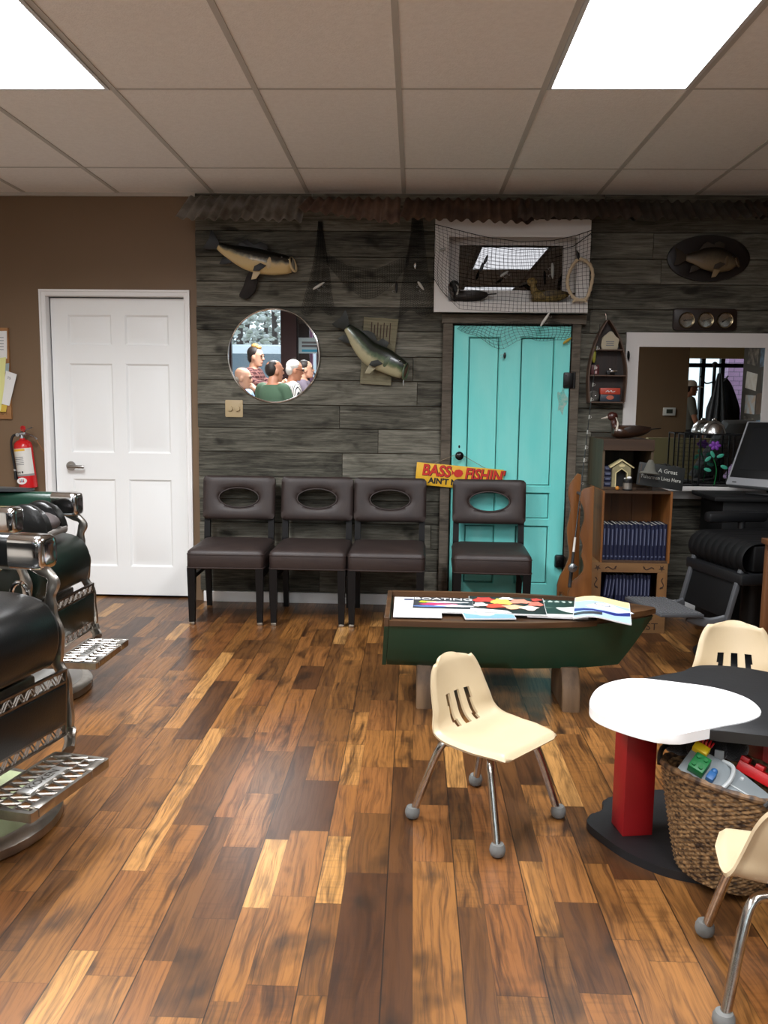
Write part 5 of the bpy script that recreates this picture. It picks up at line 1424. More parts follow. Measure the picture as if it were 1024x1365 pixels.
# ducks
def duck(label, loc, rz, s, body_m, head_m, bill_m, wing_m, tail_m, breast_m=None, stripe=None, neck=0.):
    t = thing('duck_decoy', label, 'duck decoy', loc, rz, 'duck decoys'); t.scale = (s, s, s)
    # faces -x ; length about .34
    mb = MB(); P = crom([(-.135, 0, .055), (-.12, 0, .052), (-.06, 0, .05), (.02, 0, .052), (.10, 0, .058), (.16, 0, .068)], 4); K = len(P)
    hh = [(0, .018), (.08, .036), (.3, .05), (.55, .05), (.8, .036), (1, .010)]; ww = [(0, .02), (.1, .044), (.35, .066), (.6, .062), (.85, .036), (1, .012)]
    rings = []
    for i, p in enumerate(P):
        q = i/(K-1); h_, w_ = interp(hh, q), interp(ww, q)
        rings.append([Vector((p.x, w_*math.cos(a), max(0., p.z+h_*math.sin(a)))) for a in [2*PI*j/20 for j in range(20)]])
    mb.loft(rings); mb.build('body', body_m, t, smooth=80)
    if breast_m: mb = MB(); mb.ell((-.098, 0, .052), (.046, .053, .046)); mb.build('breast', breast_m, t)
    mb = MB(); mb.tube(crom([(-.105, 0, .075), (-.122, 0, .105+neck*.5), (-.128, 0, .135+neck), (-.130, 0, .15+neck)], 4), [.034]*3+[.028]*3+[.024]*4+[.02]*3, 14); mb.ell((-.137, 0, .155+neck), (.042, .031, .035)); hd = mb.build('head', head_m, t, smooth=80)
    mb = MB(); mb.tube(crom([(-.166, 0, .152+neck), (-.19, 0, .143+neck), (-.222, 0, .137+neck)], 4), [(.012, .011)]*3+[(.008, .012)]*3+[(.005, .013)]*2+[(.002, .006)], 10); mb.build('bill', bill_m, hd)
    for s_ in (-1, 1): mb = MB(); mb.ell((-.147, s_*.0225, .163+neck), (.0045, .003, .0045), u=8, v=6); mb.build('eye', mat('duck_eye', '#0a0806', .1), hd)
    for s_ in (-1, 1):
        mb = MB(); mb.loft([[Vector((x, s_*(w_+.003*math.cos(a)), z+h_*math.sin(a))) for a in [2*PI*j/10 for j in range(10)]] for x, z, h_, w_ in ((-.06, .066, .010, .056), (-.02, .07, .026, .066), (.05, .075, .026, .058), (.11, .08, .014, .036), (.155, .083, .004, .016))]); mb.build('wing', wing_m, t)
    mb = MB(); mb.loft([[Vector((x, w_*math.cos(a), z+.005*math.sin(a))) for a in [2*PI*j/10 for j in range(10)]] for x, z, w_ in ((.13, .066, .026), (.18, .074, .02), (.235, .078, .008))]); mb.build('tail', tail_m, t)
    if stripe: mb = MB(); mb.tube(crom([(-.118, -.028, .148+neck), (-.104, -.035, .11+neck*.6), (-.11, -.045, .075), (-.118, -.042, .04)], 4), [.004]*4+[.007]*4+[.01]*4+[.007], 8); mb.build('neck_stripe', stripe, t)
    return t
speck = mat('mottled_brown_feathers', '#86713a', .6, noise=1., nscale=60, col2='#3d3219', detail=3)
dkf = mat('dark_duck_feathers', '#1b1613', .5, noise=.7, nscale=30, col2='#2d231c'); blk = mat('duck_black', '#0d0c0c', .45)
zl = cb-.0005+.0007
p = PY(613, 398, ct+.05)
duck('dark painted duck decoy on the left of the transom ledge', (p.x+.062, ct+.054, zl), 2, .72, dkf, blk, mat('duck_bill_red', '#6b4a3a', .5), mat('duck_wing_dark', '#241a15', .5), blk, mat('duck_breast_brown', '#2c1c16', .5), mat('duck_white', '#bdb8ae', .5))
p = PY(728, 398, ct+.05)
duck('mottled brown duck decoy on the right of the transom ledge', (p.x+.016, ct+.054, zl), 0, .78, speck, mat('mottled_duck_head', '#8f7840', .6, noise=1., nscale=50, col2='#544421'), mat('duck_bill_dark', '#3b3424', .5), mat('duck_wing_brown', '#3a3020', .6, noise=1., nscale=40, col2='#5b4c2a'), mat('duck_tail_brown', '#2f2719', .6), None, None, .012)

# ================================================================ LITTLE BOAT SHELF ON THE WALL
ys = WF-.001
def bs(x, y): p = PY(x, y, WF-.045); return (p.x, p.z)
c0 = bs(808, 480)
t = thing('boat_shelf', 'small upright boat shaped wall shelf holding fishing trinkets beside the turquoise door', 'shelf', (c0[0], ys, c0[1]))
BSW = wood('boat_shelf_wood', '#33221a', '#1d1410', 'z', .5, 5); BSE = mat('boat_shelf_edge', '#5a4537', .6)
L_ = lambda x, y: (bs(x, y)[0]-c0[0], bs(x, y)[1]-c0[1])
left = [L_(*q) for q in ((783.5, 536), (782.5, 510), (783.5, 495), (787, 475), (793, 455), (801, 438), (808, 427))]
right = [L_(*q) for q in ((812, 427), (819, 438), (827, 455), (832, 475), (834.5, 492), (834, 510), (831.5, 536))]
mb = MB(); mb.prism([(a, b) for a, b in left+right], 0, .008, FACE); mb.build('back_board', BSW, t, smooth=0)
for side, sg in ((left, 1), (right[::-1], -1)):
    P = crom([(a, 0, b) for a, b in side], 4); mb = MB()
    mb.loft([[(p.x, -.0085, p.z), (p.x, -.085, p.z), (p.x+sg*.008, -.085, p.z), (p.x+sg*.008, -.0085, p.z)] for p in P]); mb.build('side_board', BSE, t, smooth=40)
for y, xa, xb in ((536, 784.5, 830.5), (500.5, 785, 833), (466.5, 791, 829)):
    A, B = L_(xa, y), L_(xb, y); mb = MB(); mb.box(A[0], B[0], -.08, -.0085, A[1]-.004, A[1]+.003); mb.build('shelf', BSE, t, smooth=0)
a = L_(809, 421); mb = MB(); mb.tube([(a[0], -.03, a[1]-.03), (a[0], -.03, a[1]), (a[0]-.006, -.03, a[1]+.015), (a[0], -.02, a[1]+.02)], .004, 8); mb.build('hanging_hook', CHROME, t)
def onshelf(x, y, d=.045): p = L_(x, y); return Vector((c0[0]+p[0], ys-d, c0[1]+p[1]))
zt = lambda y: c0[1]+L_(809, y)[1]+.0032
def item(name, label, cat, x, y, d=.05): p = onshelf(x, 500, d); return thing(name, label, cat, (p.x, p.y, zt(y)))
t = item('cloth_pouch', 'cream cloth pouch with printed lines at the top of the boat shelf', 'pouch', 811, 466.5)
mb = MB(); mb.prism(closed([(-.062, 0), (.058, 0), (.06, .05), (.075, .075), (.045, .08), (.02, .118), (-.005, .125), (-.03, .105), (-.058, .085), (-.066, .06)], 2), -.012, .012, Matrix.Diagonal((.8, 1, .9, 1)) @ FACE, bev=.005); mb.build('pouch', mat('cream_cloth', '#b3aa93', .9, bump=.3, bscale=80), t)
for i, (w_, z) in enumerate(((.04, .045), (.035, .034), (.038, .022))): mb = MB(); mb.box(-w_*.7, w_*.6, -.0135, -.0118, z, z+.005); mb.build('printed_line', INK_GREY, t)
t = item('bait_lure', 'yellow fish shaped bait standing at the left of the middle shelf', 'bait', 790.5, 500.5, .055); t.location.z = zt(485)
mb = MB(); mb.ell((0, 0, .045), (.013, .009, .045)); mb.ell((0, 0, .098), (.009, .008, .012)); mb.build('bait', mat('chartreuse', '#a3a038', .4), t)
t = item('trinket_box', 'small dark red box with two pale squares on the middle shelf', 'box', 792, 500.5, .05)
mb = MB(); mb.box(-.024, .026, -.02, .02, 0, .062, bev=.002); mb.build('box', mat('dark_red_box', '#4c1214', .5), t)
for z in (.016, .043): mb = MB(); mb.box(-.006, .012, -.0215, -.0199, z-.009, z+.009); mb.build('pale_square', mat('pale_pink', '#b79a9a', .6), t)
t = item('toy_reel', 'small black and silver toy on the middle of the boat shelf', 'toy', 815, 500.5, .05)
mb = MB(); mb.box(-.035, .035, -.015, .015, .006, .028, bev=.005); mb.build('body', BLACK, t)
mb = MB(); mb.box(-.012, .034, -.018, -.0152, .018, .030, bev=.002); mb.ell((-.012, -.014, .034), (.012, .01, .010)); mb.build('trim', CHROME, t)
for x in (-.024, .024): mb = MB(); mb.cyl((x, -.02, .008), (x, .02, .008), .008, n=12); mb.build('wheel', BLACK, t)
t = item('tackle_tin', 'orange and blue tackle tin on the bottom shelf of the small boat shelf', 'tin', 813.5, 536, .05)
mb = MB(); mb.box(-.062, .062, -.02, .02, 0, .045, bev=.003); mb.build('tin_base', mat('tin_blue', '#28323f', .45), t)
mb = MB(); mb.box(-.063, .063, -.021, .021, .0455, .086, bev=.003); mb.build('tin_lid', mat('tin_orange', '#b2402a', .45), t)
mb = MB(); mb.prism(oval(0, .026, .024, .014), .0201, .0215, FACE); mb.build('tin_badge', mat('tin_badge', '#b5604a', .5), t)
mb = MB(); mb.tube(crom([(-.03, -.022, .06), (-.015, -.022, .07), (-.01, -.022, .06), (.005, -.022, .07), (.012, -.022, .06), (.03, -.022, .066)], 4), .002, 6); mb.build('tin_script', PAPER, t)
t = item('reel_disc', 'round grey tin disc standing at the left of the bottom boat shelf', 'tin', 791.5, 536, .06)
mb = MB(); mb.lathe([(.001, 0), (.034, 0), (.034, .012), (.028, .013), (.026, .009), (.001, .009)], 28, Matrix.Translation((0, 0, .0345)) @ FACE); mb.build('disc', mat('dull_tin_disc', '#55534e', .45, .6), t)
for x in (-.012, .012): mb = MB(); mb.ell((x, -.010, .034), (.005, .003, .005), u=8, v=6); mb.build('rivet', CHROME, t)
# ================================================================ CRATE SHELVES, BOOKS AND TRINKETS ON THE RIGHT
CRW = wood('crate_pine', '#83603a', '#5f4226', 'x', .55, 4); CRV = wood('crate_pine_upright', '#7f5a34', '#5a3c20', 'z', .55, 4); CRD = wood('dark_crate_wood', '#4a331f', '#2c1d11', 'x', .6, 4)
CRO = wood('orange_crate_wood', '#855325', '#623a18', 'z', .5, 4)
SCR = mat('burnt_scroll', '#2f1c0f', .7)
def crate(name, label, x0, x1, y0, y1, z0, z1, th, mH, mV, back=True, top=True):
    t = thing(name, label, 'crate', (x0, y0, z0)); w, d, h = x1-x0, y1-y0, z1-z0
    for xa in (0, w-th): mb = MB(); mb.box(xa, xa+th, 0, d, 0, h, bev=.001); mb.build('side_board', mV, t, smooth=0)
    for za in (0, h-th): mb = MB(); mb.box(th+.0003, w-th-.0003, 0, d, za, za+th, bev=.001); mb.build('shelf_board', mH, t, smooth=0)
    mb = MB(); n = 3; hh = (w-2*th)/n
    for i in range(n): mb.box(th+.0005+hh*i, th+hh*(i+1)-.002, d-.010, d-.0005, th+.0005, h-th-.0005)
    mb.build('back_panel', mV, t, smooth=0); return t
YF = 5.0
gx = lambda px, d=YF: PY(px, 740, d).x
gz = lambda py, d=YF: PY(840, py, d).z
x20, x21 = gx(789), gx(890.5); z2 = gz(750.5)
c_2 = crate('book_crate', 'lower pine crate with burnt scroll corners and lettering, holding blue books', x20, x21, YF, 5.38, 0, z2, .012, CRW, CRV)
W2 = x21-x20
mb = MB(); mb.box(0, W2, -.012, -.0005, z2-.055, z2, bev=.001); ft = mb.build('front_rail', CRW, c_2, smooth=0)
for xa in (0, W2-.058): mb = MB(); mb.box(xa, xa+.058, -.012, -.0005, .1405, z2-.0555, bev=.001); mb.build('front_stile', CRV, c_2, smooth=0)
mb = MB(); mb.box(0, W2, -.012, -.0005, 0, .14, bev=.001); mb.build('front_board', CRW, c_2, smooth=0)
mb = MB(); mb.box(.0125, W2-.0125, .0, .40, .118, .13); mb.build('shelf_board', CRW, c_2, smooth=0)
text('lettering', 'B', .06, SCR, c_2, T(W2-.075, -.0125, .098) @ FACE, .0006, align='RIGHT', sx=1.1)
text('lettering', 'EST', .06, SCR, c_2, T(W2-.04, -.0125, .040) @ FACE, .0006, align='RIGHT', sx=1.15)
def scroll(flip, cx, cz, rot, nm='scroll'):
    mb = MB(); pts = []
    for i in range(26):
        a = i/25*4.4; r = .013*(1-i/34); pts.append((.048-.0+r*math.cos(a)-.03, 0, r*math.sin(a)))
    pts = [(-.045, 0, -.004), (-.03, 0, .006), (-.012, 0, -.004), (.004, 0, -.008)]+pts[8:]
    M = T(cx, -.0127, cz, ry=rot) @ Matrix.Diagonal((flip, 1, 1, 1)); mb.tube(crom(pts, 2), .0028, 6, M=M); mb.build(nm, SCR, c_2)
zr = z2-.028
scroll(1, .125, zr, 0); scroll(-1, W2-.125, zr, 0); scroll(1, .029, z2-.13, 90); scroll(-1, W2-.029, z2-.13, -90)
for x in (.035, W2-.035):
    mb = MB(); mb.prism([((.020 if i % 2 else .008)*math.cos(PI/2+PI*i/5)+x, (.020 if i % 2 else .008)*math.sin(PI/2+PI*i/5)+zr) for i in range(10)], .0122, .0132, FACE); mb.build('star', SCR, c_2)
x30, x31 = gx(800), gx(893); z3 = gz(655)
c_3 = crate('book_crate', 'middle open crate holding a full row of dark blue books', x30, x31, YF, 5.38, z2+.0005, z3, .013, CRD, CRO)
x40, x41 = PY(803, 620, 5.09).x, PY(871, 620, 5.09).x; z4 = PY(840, 586, 5.09).z
c_4 = crate('trinket_crate', 'upper weathered crate with the pintail decoy on top and a birdhouse inside', x40, x41, 5.09, 5.50, z3+.0005, z4, .014, CRD, wood('weathered_crate', '#5a4a34', '#3d3122', 'z', .6, 4))
mb = MB(); mb.box(0, x41-x40, -.012, -.0005, z4-z3-.065, z4-z3-.001, bev=.001); mb.build('front_rail', CRD, c_4, smooth=0)
# books
NAVY = mat('navy_book_cloth', '#0d1330', .5, bump=.1, bscale=200); NAVY2 = mat('dark_navy_cloth', '#0f1633', .5); PGS = mat('page_edges', '#b9b7ae', .8); FOIL = mat('silver_foil', '#6f7690', .4, .5)
def book(label, x, y, z, th, h, d, lean, group, m=NAVY):
    t = thing('book', label, 'book', (x, y, z), group=group, rot=(0, R(lean), 0))
    mb = MB(); mb.box(0, .0022, 0, d, 0, h); mb.box(th-.0022, th, 0, d, 0, h); mb.tube([(th/2, .001, 0), (th/2, .001, h)], [(th/2, .004)]*2, 10); mb.build('cover', m, t, smooth=30)
    mb = MB(); mb.box(.0025, th-.0025, .005, d-.004, .003, h-.004); mb.build('pages', PGS, t, smooth=0)
    mb = MB(); mb.box(th*.36, th*.64, -.0042, -.0032, h*.42, h*.88); mb.build('spine_title', FOIL, t, smooth=0); mb = MB(); mb.box(th*.28, th*.72, -.0042, -.0032, h*.08, h*.12); mb.build('spine_number', FOIL, t, smooth=0)
    return t
rb = random.Random(3)
nb = 16; wI = x31-x30-.03; tb = wI/nb
for i in range(nb):
    book('dark blue book in the full row on the middle crate shelf', x30+.0145+i*tb, YF+.02+rb.uniform(0, .006), z2+.0142, tb-.0012, gz(700)-z2-.014+rb.uniform(-.004, .004), .17, 0, 'books in the middle crate')
xb = x20+.075
for i in range(3): book('dark blue book leaning at the left of the lower crate', xb+i*.021, YF+.03, .1312, .018, gz(768)-.131, .16, 6, 'leaning books in the lower crate', NAVY2)
xb = gx(824)
for i in range(10): book('thin dark blue book standing in the lower crate', xb+i*.0208, YF+.03, .1312, .0188, gz(767+rb.uniform(-1, 1.5))-.131, .16, 0, 'standing books in the lower crate', NAVY2)
for i in range(4):
    t = thing('book', 'dark blue book lying flat in the stack inside the upper crate', 'book', (x40+.018, 5.13, z3+.0147+i*.031), group='flat books in the upper crate')
    mb = MB(); mb.box(0, .055, 0, .2, 0, .003); mb.box(0, .055, 0, .2, .026, .029); mb.tube([(0.0, .002, .0145), (.055, .002, .0145)], [(.0145, .004)]*2, 10); mb.build('cover', NAVY2, t, smooth=30)
    mb = MB(); mb.box(.002, .053, .006, .196, .0035, .0255); mb.build('pages', PGS, t, smooth=0)
    mb = MB(); mb.box(.012, .04, -.003, -.0019, .010, .020); mb.build('spine_lettering', FOIL, t, smooth=0)
# birdhouse, candle pot, orange ball
BH_ = mat('birdhouse_grey', '#8d8462', .6, noise=.5, nscale=30, col2='#6c654a'); BHT = mat('birdhouse_cream', '#c8bb8c', .5)
p = PY(827, 652, 5.14)
bx_ = x40+.076
t = thing('birdhouse', 'small cream gabled birdhouse ornament with a dark doorway in the upper crate', 'birdhouse', (PY(826.5, 650, 5.13).x, 5.135, z3+.0147))
mb = MB(); mb.prism([(-.055, 0), (-.034, 0), (-.034, .085), (0, .11), (.034, .085), (.034, 0), (.055, 0), (.055, .115), (0, .15), (-.055, .115)], -.03, .03, FACE, bev=.002); mb.build('house', BH_, t, smooth=0)
mb = MB(); mb.box(-.034, .034, .018, .028, 0, .10); mb.build('doorway', INK, t, smooth=0)
for s in (-1, 1): mb = MB(); mb.cbox((s*.034, 0, .139), (.088, .075, .008), .002, rot=(0, s*33, 0)); mb.build('roof_board', BHT, t)
mb = MB(); mb.tube([(-.034, -.031, 0), (-.034, -.031, .085), (0, -.031, .11), (.034, -.031, .085), (.034, -.031, 0)], .0035, 6); mb.prism(oval(0, .128, .018, .008, 20), .0305, .033, FACE); mb.build('trim', BHT, t)
t = thing('candle_pot', 'small black and silver ribbed pot before the birdhouse', 'pot', (PY(836, 650, 5.07).x, 5.06, z3+.0008))
mb = MB(); mb.lathe([(.028, 0), (.030, .004), (.030, .008)], 24); mb.build('pot_foot', BLACK, t)
mb = MB(); mb.lathe([(.030, .045), (.030, .062), (.02, .066)], 24); mb.build('pot_rim', BLACK, t)
mb = MB(); mb.lathe([(.027, .0082), (.027, .0448)], 24); mb.build('pot_band', mat('silver_band', '#a8a49c', .3, .8), t)
mb = MB(); mb.ell((.008, 0, .074), (.014, .01, .008)); mb.ell((-.018, 0, .07), (.005, .005, .004)); mb.build('white_knob', PAPER, t)
t = thing('orange_ball', 'small orange bead at the foot of the birdhouse', 'bead', (PY(822.5, 650, 5.06).x, 5.05, z3+.0008)); mb = MB(); mb.ell((0, 0, .0125), .012); mb.build('bead', mat('orange_bead', '#b8792c', .4), t)
# plaque and hat
a = PY(851, 612, 5.03); bq = PY(905, 657, 5.03)
t = thing('lettered_plaque', 'black plaque with white lettering propped against the upper crate', 'plaque', (PY(848, 652, 5.035).x, 5.035, z3+.0012+.0), rot=(R(-6), R(7.5), 0))
mb = MB(); mb.box(0, .272, 0, .016, .001, .135, bev=.002); mb.build('board', mat('black_board_paint', '#191c1b', .6), t)
OFFW = mat('offwhite_lettering', '#b9bab2', .6)
text('lettering', 'A Great', .034, OFFW, t, T(.172, -.0008, .100) @ FACE, .0005)
text('lettering', 'Fisherman Lives Here', .031, OFFW, t, T(.138, -.0008, .055) @ FACE, .0005, sx=.86)
mb = MB(); mb.box(.012, .016, -.001, -.0001, .01, .125); mb.build('edge_line', mat('dark_brown_line', '#4a3a2c', .6), t)
t.location.z = z3+.038
ph = PY(866, 631, 5.0)
t = thing('clay_hat', 'grey clay fishing hat ornament on the corner of the lettered plaque', 'ornament', ph, rot=(R(-8), R(6), 0))
CLAY = mat('grey_clay', '#5e5d55', .9, bump=.3, bscale=60)
mb = MB(); mb.lathe([(.001, .004), (.030, .004), (.058, -.004), (.060, .0), (.056, .004), (.036, .012), (.030, .03), (.022, .06), (.012, .078), (.001, .08)], 28, sx=1., sy=.55); mb.build('hat', CLAY, t, smooth=70)
# pintail decoy
p = PY(838, 586, 5.24)
duck('chestnut headed pintail decoy with white neck stripe on top of the upper crate', (p.x+.01, 5.26, z4+.0012), 2, .80, mat('decoy_brown', '#3a2417', .3, noise=.6, nscale=12, col2='#20130c', stretch=(.4, 1, 1), coat=.4), mat('decoy_chestnut', '#3a1710', .3, coat=.4), mat('decoy_bill', '#b5ada0', .35), mat('decoy_wing', '#2a1d16', .35), mat('decoy_tail_black', '#0d0b0a', .4), None, mat('decoy_white', '#c9c0b0', .4), .01)

# ---------------------------------------------------------------- rod rack with fishing rod
t = thing('rod_rack', 'scalloped orange wood fishing rod rack standing beside the crates', 'rod rack', (0, 0, 0))
def scal(pts, y0, th, nm):
    mb = MB(); P = [(PY(x, y, y0).x, PY(x, y, y0).z) for x, y in pts]
    mb.prism(P, -th, 0, Matrix.Translation((0, y0, 0)) @ FACE, bev=.002); return mb.build(nm, CRO, t, smooth=30)
lc = crom([(773, 667, 0), (778, 678, 0), (779, 692, 0), (775, 706, 0), (773, 716, 0), (778, 727, 0), (775, 741, 0), (779, 752, 0), (775, 766, 0), (763, 776, 0), (757.5, 790, 0)], 4)
ry0 = 4.93
top_r = [(775.5, 655), (779, 651.5), (785, 650), (792.5, 648)]
def floorz(x, y0): return (x, 539+CAM_H*FPX/y0)
o = scal([(p.x, p.y) for p in lc][::-1]+top_r+[(788.5, 760), (787, 838), (757, 838)], ry0, .02, 'front_panel') if False else scal([(757, 843)]+[(p.x, p.y) for p in reversed(lc)]+top_r+[(789, 760), (787.5, 843)], ry0, .02, 'front_panel')
lc2 = crom([(767, 636, 0), (760, 645, 0), (757.5, 660, 0), (761, 675, 0), (759, 690, 0), (756, 705, 0), (757, 722, 0), (759, 740, 0), (754, 756, 0), (747, 768, 0), (743, 780, 0)], 4)
scal([(742.5, 820)]+[(p.x, p.y) for p in reversed(lc2)]+[(770, 631), (775, 633), (772, 740), (770, 820)], 5.24, .02, 'rear_panel')
xr0, xr1 = PY(757, 800, ry0).x, PY(787, 800, ry0).x
for z in (.05, .16): mb = MB(); mb.box(xr0+.004, xr0+.02, ry0+.0205, 5.239, z, z+.03, bev=.002); mb.box(xr1-.03, xr1-.014, ry0+.0205, 5.239, z, z+.03, bev=.002); mb.build('side_rail', CRO, t)
mb = MB(); mb.box(xr0+.02, xr1-.03, ry0+.0205, 5.239, .02, .03); mb.build('tray', CRO, t)
q0 = PY(777, 664, ry0); q1 = PY(769, 646, 5.24)
mb = MB(); mb.tube([(q0.x+.03, ry0+.02, q0.z), (q0.x+.03, 5.24, q0.z)], .009, 8); mb.build('cross_bar', GRYM, t)
t = thing('fishing_rod', 'fishing rod with white grip and silver reel standing in the rod rack', 'fishing rod', (0, 0, 0))
yR = 4.90
def rp(x, y, d=yR): return PY(x, y, d)
butt = rp(760.5, 772); tip = PY(800, 432, 5.44)
def on(k): return butt.lerp(tip, k)
mb = MB(); mb.tube([on(.14), on(1)], [.0045, .0016], 8); mb.build('blank', mat('dark_rod_blank', '#171615', .35), t)
mb = MB(); mb.tube([on(-.03), on(.02), on(.06), on(.1)], [.010, .011, .009, .008], 10); mb.build('grip', mat('black_rod_grip', '#121111', .7), t)
mb = MB(); mb.tube([on(.10), on(.155)], [.0075, .0065], 10); mb.build('fore_grip', mat('white_rod_grip', '#c9c4bb', .6), t)
for k in (.27, .36, .45, .5, .56, .62, .69, .75, .82, .9): mb = MB(); c_ = on(k); mb.tube([on(k-.008), on(k+.008)], .0036, 8); mb.tube([c_+Vector((.007+.006*math.cos(a), -.004, .006*math.sin(a))) for a in [2*PI*i/12 for i in range(12)]], .0011, 5, closed=True); mb.build('line_guide', mat('guide_silver', '#a9a7a0', .4, .5), t)
rc_ = rp(763.5, 757, yR-.045)
mb = MB(); Mr_ = Matrix.Translation(rc_) @ FACE; mb.lathe([(.006, -.014), (.024, -.012), (.026, 0), (.024, .010), (.018, .014), (.001, .015)], 24, Mr_); rl = mb.build('reel', mat('reel_silver', '#8f9192', .3, .9), t)
mb = MB(); mb.tube(crom([on(.035), on(.035)+Vector((0, -.02, -.01)), rc_+Vector((0, .012, .02))], 4), .005, 8); mb.tube([rc_+Vector((.0, -.016, 0)), rc_+Vector((.022, -.02, .012)), rc_+Vector((.022, -.034, .012))], .003, 6); mb.build('crank', BLACK, rl)

# ---------------------------------------------------------------- white framed mirror
ym = WF-.022
fx0 = PY(836, 445, ym).x; fx1 = fx0+1.0
fz1 = PY(900, 443.5, ym).z; ix0 = PY(852, 470, ym).x; iz1 = PY(900, 462.5, ym).z; iz0 = PY(900, 645, ym).z; ix1 = PY(1021, 470, ym).x; fx1 = ix1+(ix0-fx0)
t = thing('framed_mirror', 'large white framed wall mirror at the right behind the crates and monitor', 'mirror', (0, 0, 0))
FRW = mat('mirror_frame_white', '#d7d3cf', .5)
mb = MB(); mb.frame(rect(fx0, iz0-.07, fx1, fz1), rect(ix0, iz0, ix1, iz1), 0, .02, Matrix.Translation((0, ym+.02, 0)) @ FACE); mb.build('frame', FRW, t, smooth=0)
mb = MB(); mb.box(ix0-.005, ix1+.005, ym+.008, ym+.013, iz0-.005, iz1+.005); mb.build('mirror_glass', mat('old_mirror_silver', '#d9dedd', .0, 1.), t, smooth=0)
slz = PY(900, 645, ym).z
mb = MB(); mb.box(fx0+.16, fx1, 5.40, ym-.0005, slz-.03, slz, bev=.003); mb.build('sill', FRW, t, smooth=30)
mb = MB(); mb.box(fx0+.16, fx1, 5.50, ym-.0005, slz-.09, slz-.0305, bev=.003); mb.build('apron', FRW, t, smooth=30)
# wire terrarium with lamp and flowers
tx_0, tx_1 = PY(909, 600, 5.46).x, PY(984, 600, 5.46).x; tzt = PY(950, 578, 5.46).z-slz
t = thing('wire_terrarium', 'black framed wire cage with a silver dome lamp on the mirror sill', 'cage', (tx_0, 5.41, slz+.0005)); WT_ = tx_1-tx_0; D_ = .12
mb = MB()
for x in (0, WT_*.28, WT_):
    for y in (0, D_):
        mb.box(x-.004, x+.004, y-.004, y+.004, 0, tzt)
for z in (.004, tzt-.004):
    for y in (0, D_): mb.box(0, WT_, y-.004, y+.004, z-.004, z+.004)
    for x in (0, WT_*.28, WT_): mb.box(x-.004, x+.004, 0, D_, z-.004, z+.004)
mb.build('frame', IRON, t, smooth=0)
mb = MB()
for i in range(18):
    x = WT_*(i+.5)/18; mb.tube([(x, D_, .004), (x, D_, tzt-.004)], .0007, 4)
for i in range(12):
    z = tzt*(i+.5)/12; mb.tube([(0, D_, z), (WT_, D_, z)], .0007, 4)
mb.build('wire_mesh', IRON, t)
mb = MB(); mb.lathe([(.001, .095), (.012, .093), (.016, .08), (.032, .076), (.058, .05), (.072, .012), (.073, .0), (.069, .0), (.055, .048), (.03, .07), (.001, .072)], 28, Matrix.Translation((WT_*.56, .06, tzt+.0008))); mb.build('dome_lamp', mat('spun_aluminium', '#b9bab9', .25, 1.), t, smooth=60)
t = thing('silk_flower', 'purple and green silk flower inside the wire cage', 'flower', (tx_0+WT_*.62, 5.47, slz+.001))
mb = MB(); mb.tube(crom([(0, 0, 0), (.01, 0, .1), (-.02, 0, .2), (-.015, -.01, .25)], 5), .003, 6); mb.build('stem', GREEN, t)
mb = MB()
for i in range(6): a = 2*PI*i/6; mb.ell((-.012+.022*math.cos(a), -.012, .255+.016*math.sin(a)), (.017, .008, .012), rot=(0, -math.degrees(a), 0), u=10, v=8)
mb.build('blossom', mat('violet_petal', '#7a3aa0', .5), t)
LF = mat('sea_green_leaf', '#3fa287', .5)
for c, a in (((.05, -.02, .12), 20), ((-.05, -.01, .17), -40), ((-.025, -.015, .20), 60), ((.03, 0, .19), -20), ((-.045, 0, .1), 15)):
    mb = MB(); mb.ell(c, (.024, .004, .012), rot=(0, a, 0), u=12, v=8); mb.build('leaf', LF, t)
# grey rounded case with silver clip on the sill
pg = PY(893, 640, 5.47)
t = thing('grey_case', 'grey rounded leather case with dark seams on the mirror sill behind the plaque', 'case', (pg.x-.01, 5.475, slz+.0035), 0)
mb = MB(); mb.loft([[Vector((x, .05*s*math.cos(a), .06+.06*s*math.sin(a) if True else 0)) for a in [2*PI*i/20 for i in range(20)]] for x, s in ((-.085, .55), (-.08, .8), (-.06, 1), (.06, .95), (.08, .75), (.085, .5))]); mb.build('case', mat('grey_leather', '#4c4d4c', .6, bump=.2, bscale=90), t, smooth=60)
for x in (-.045, .035): mb = MB(); mb.tube([(x, .0515*math.cos(a), .06+.0615*math.sin(a)) for a in [2*PI*i/28 for i in range(28)]], .003, 6, closed=True); mb.build('seam', BLACK, t)
mb = MB(); mb.prism(oval(0.0, .07, .018, .022, 20), .047, .0525, FACE); mb.build('dark_opening', INK, t)
t = thing('metal_clip', 'bright metal clip beside the grey case on the mirror sill', 'clip', (PY(899, 638, 5.42).x, 5.412, slz+.0005))
mb = MB(); mb.box(-.028, .028, -.012, .012, 0, .022, bev=.005); mb.build('base', mat('bright_zinc', '#8f9191', .35, .8), t)
mb = MB(); mb.tube(crom([(-.028, 0, .03), (-.012, 0, .055), (.02, 0, .058), (.03, 0, .045)], 4), [(.006, .010)]*13, 8); mb.box(-.02, .0, -.008, .008, .018, .04); mb.build('lever', STEEL, t)

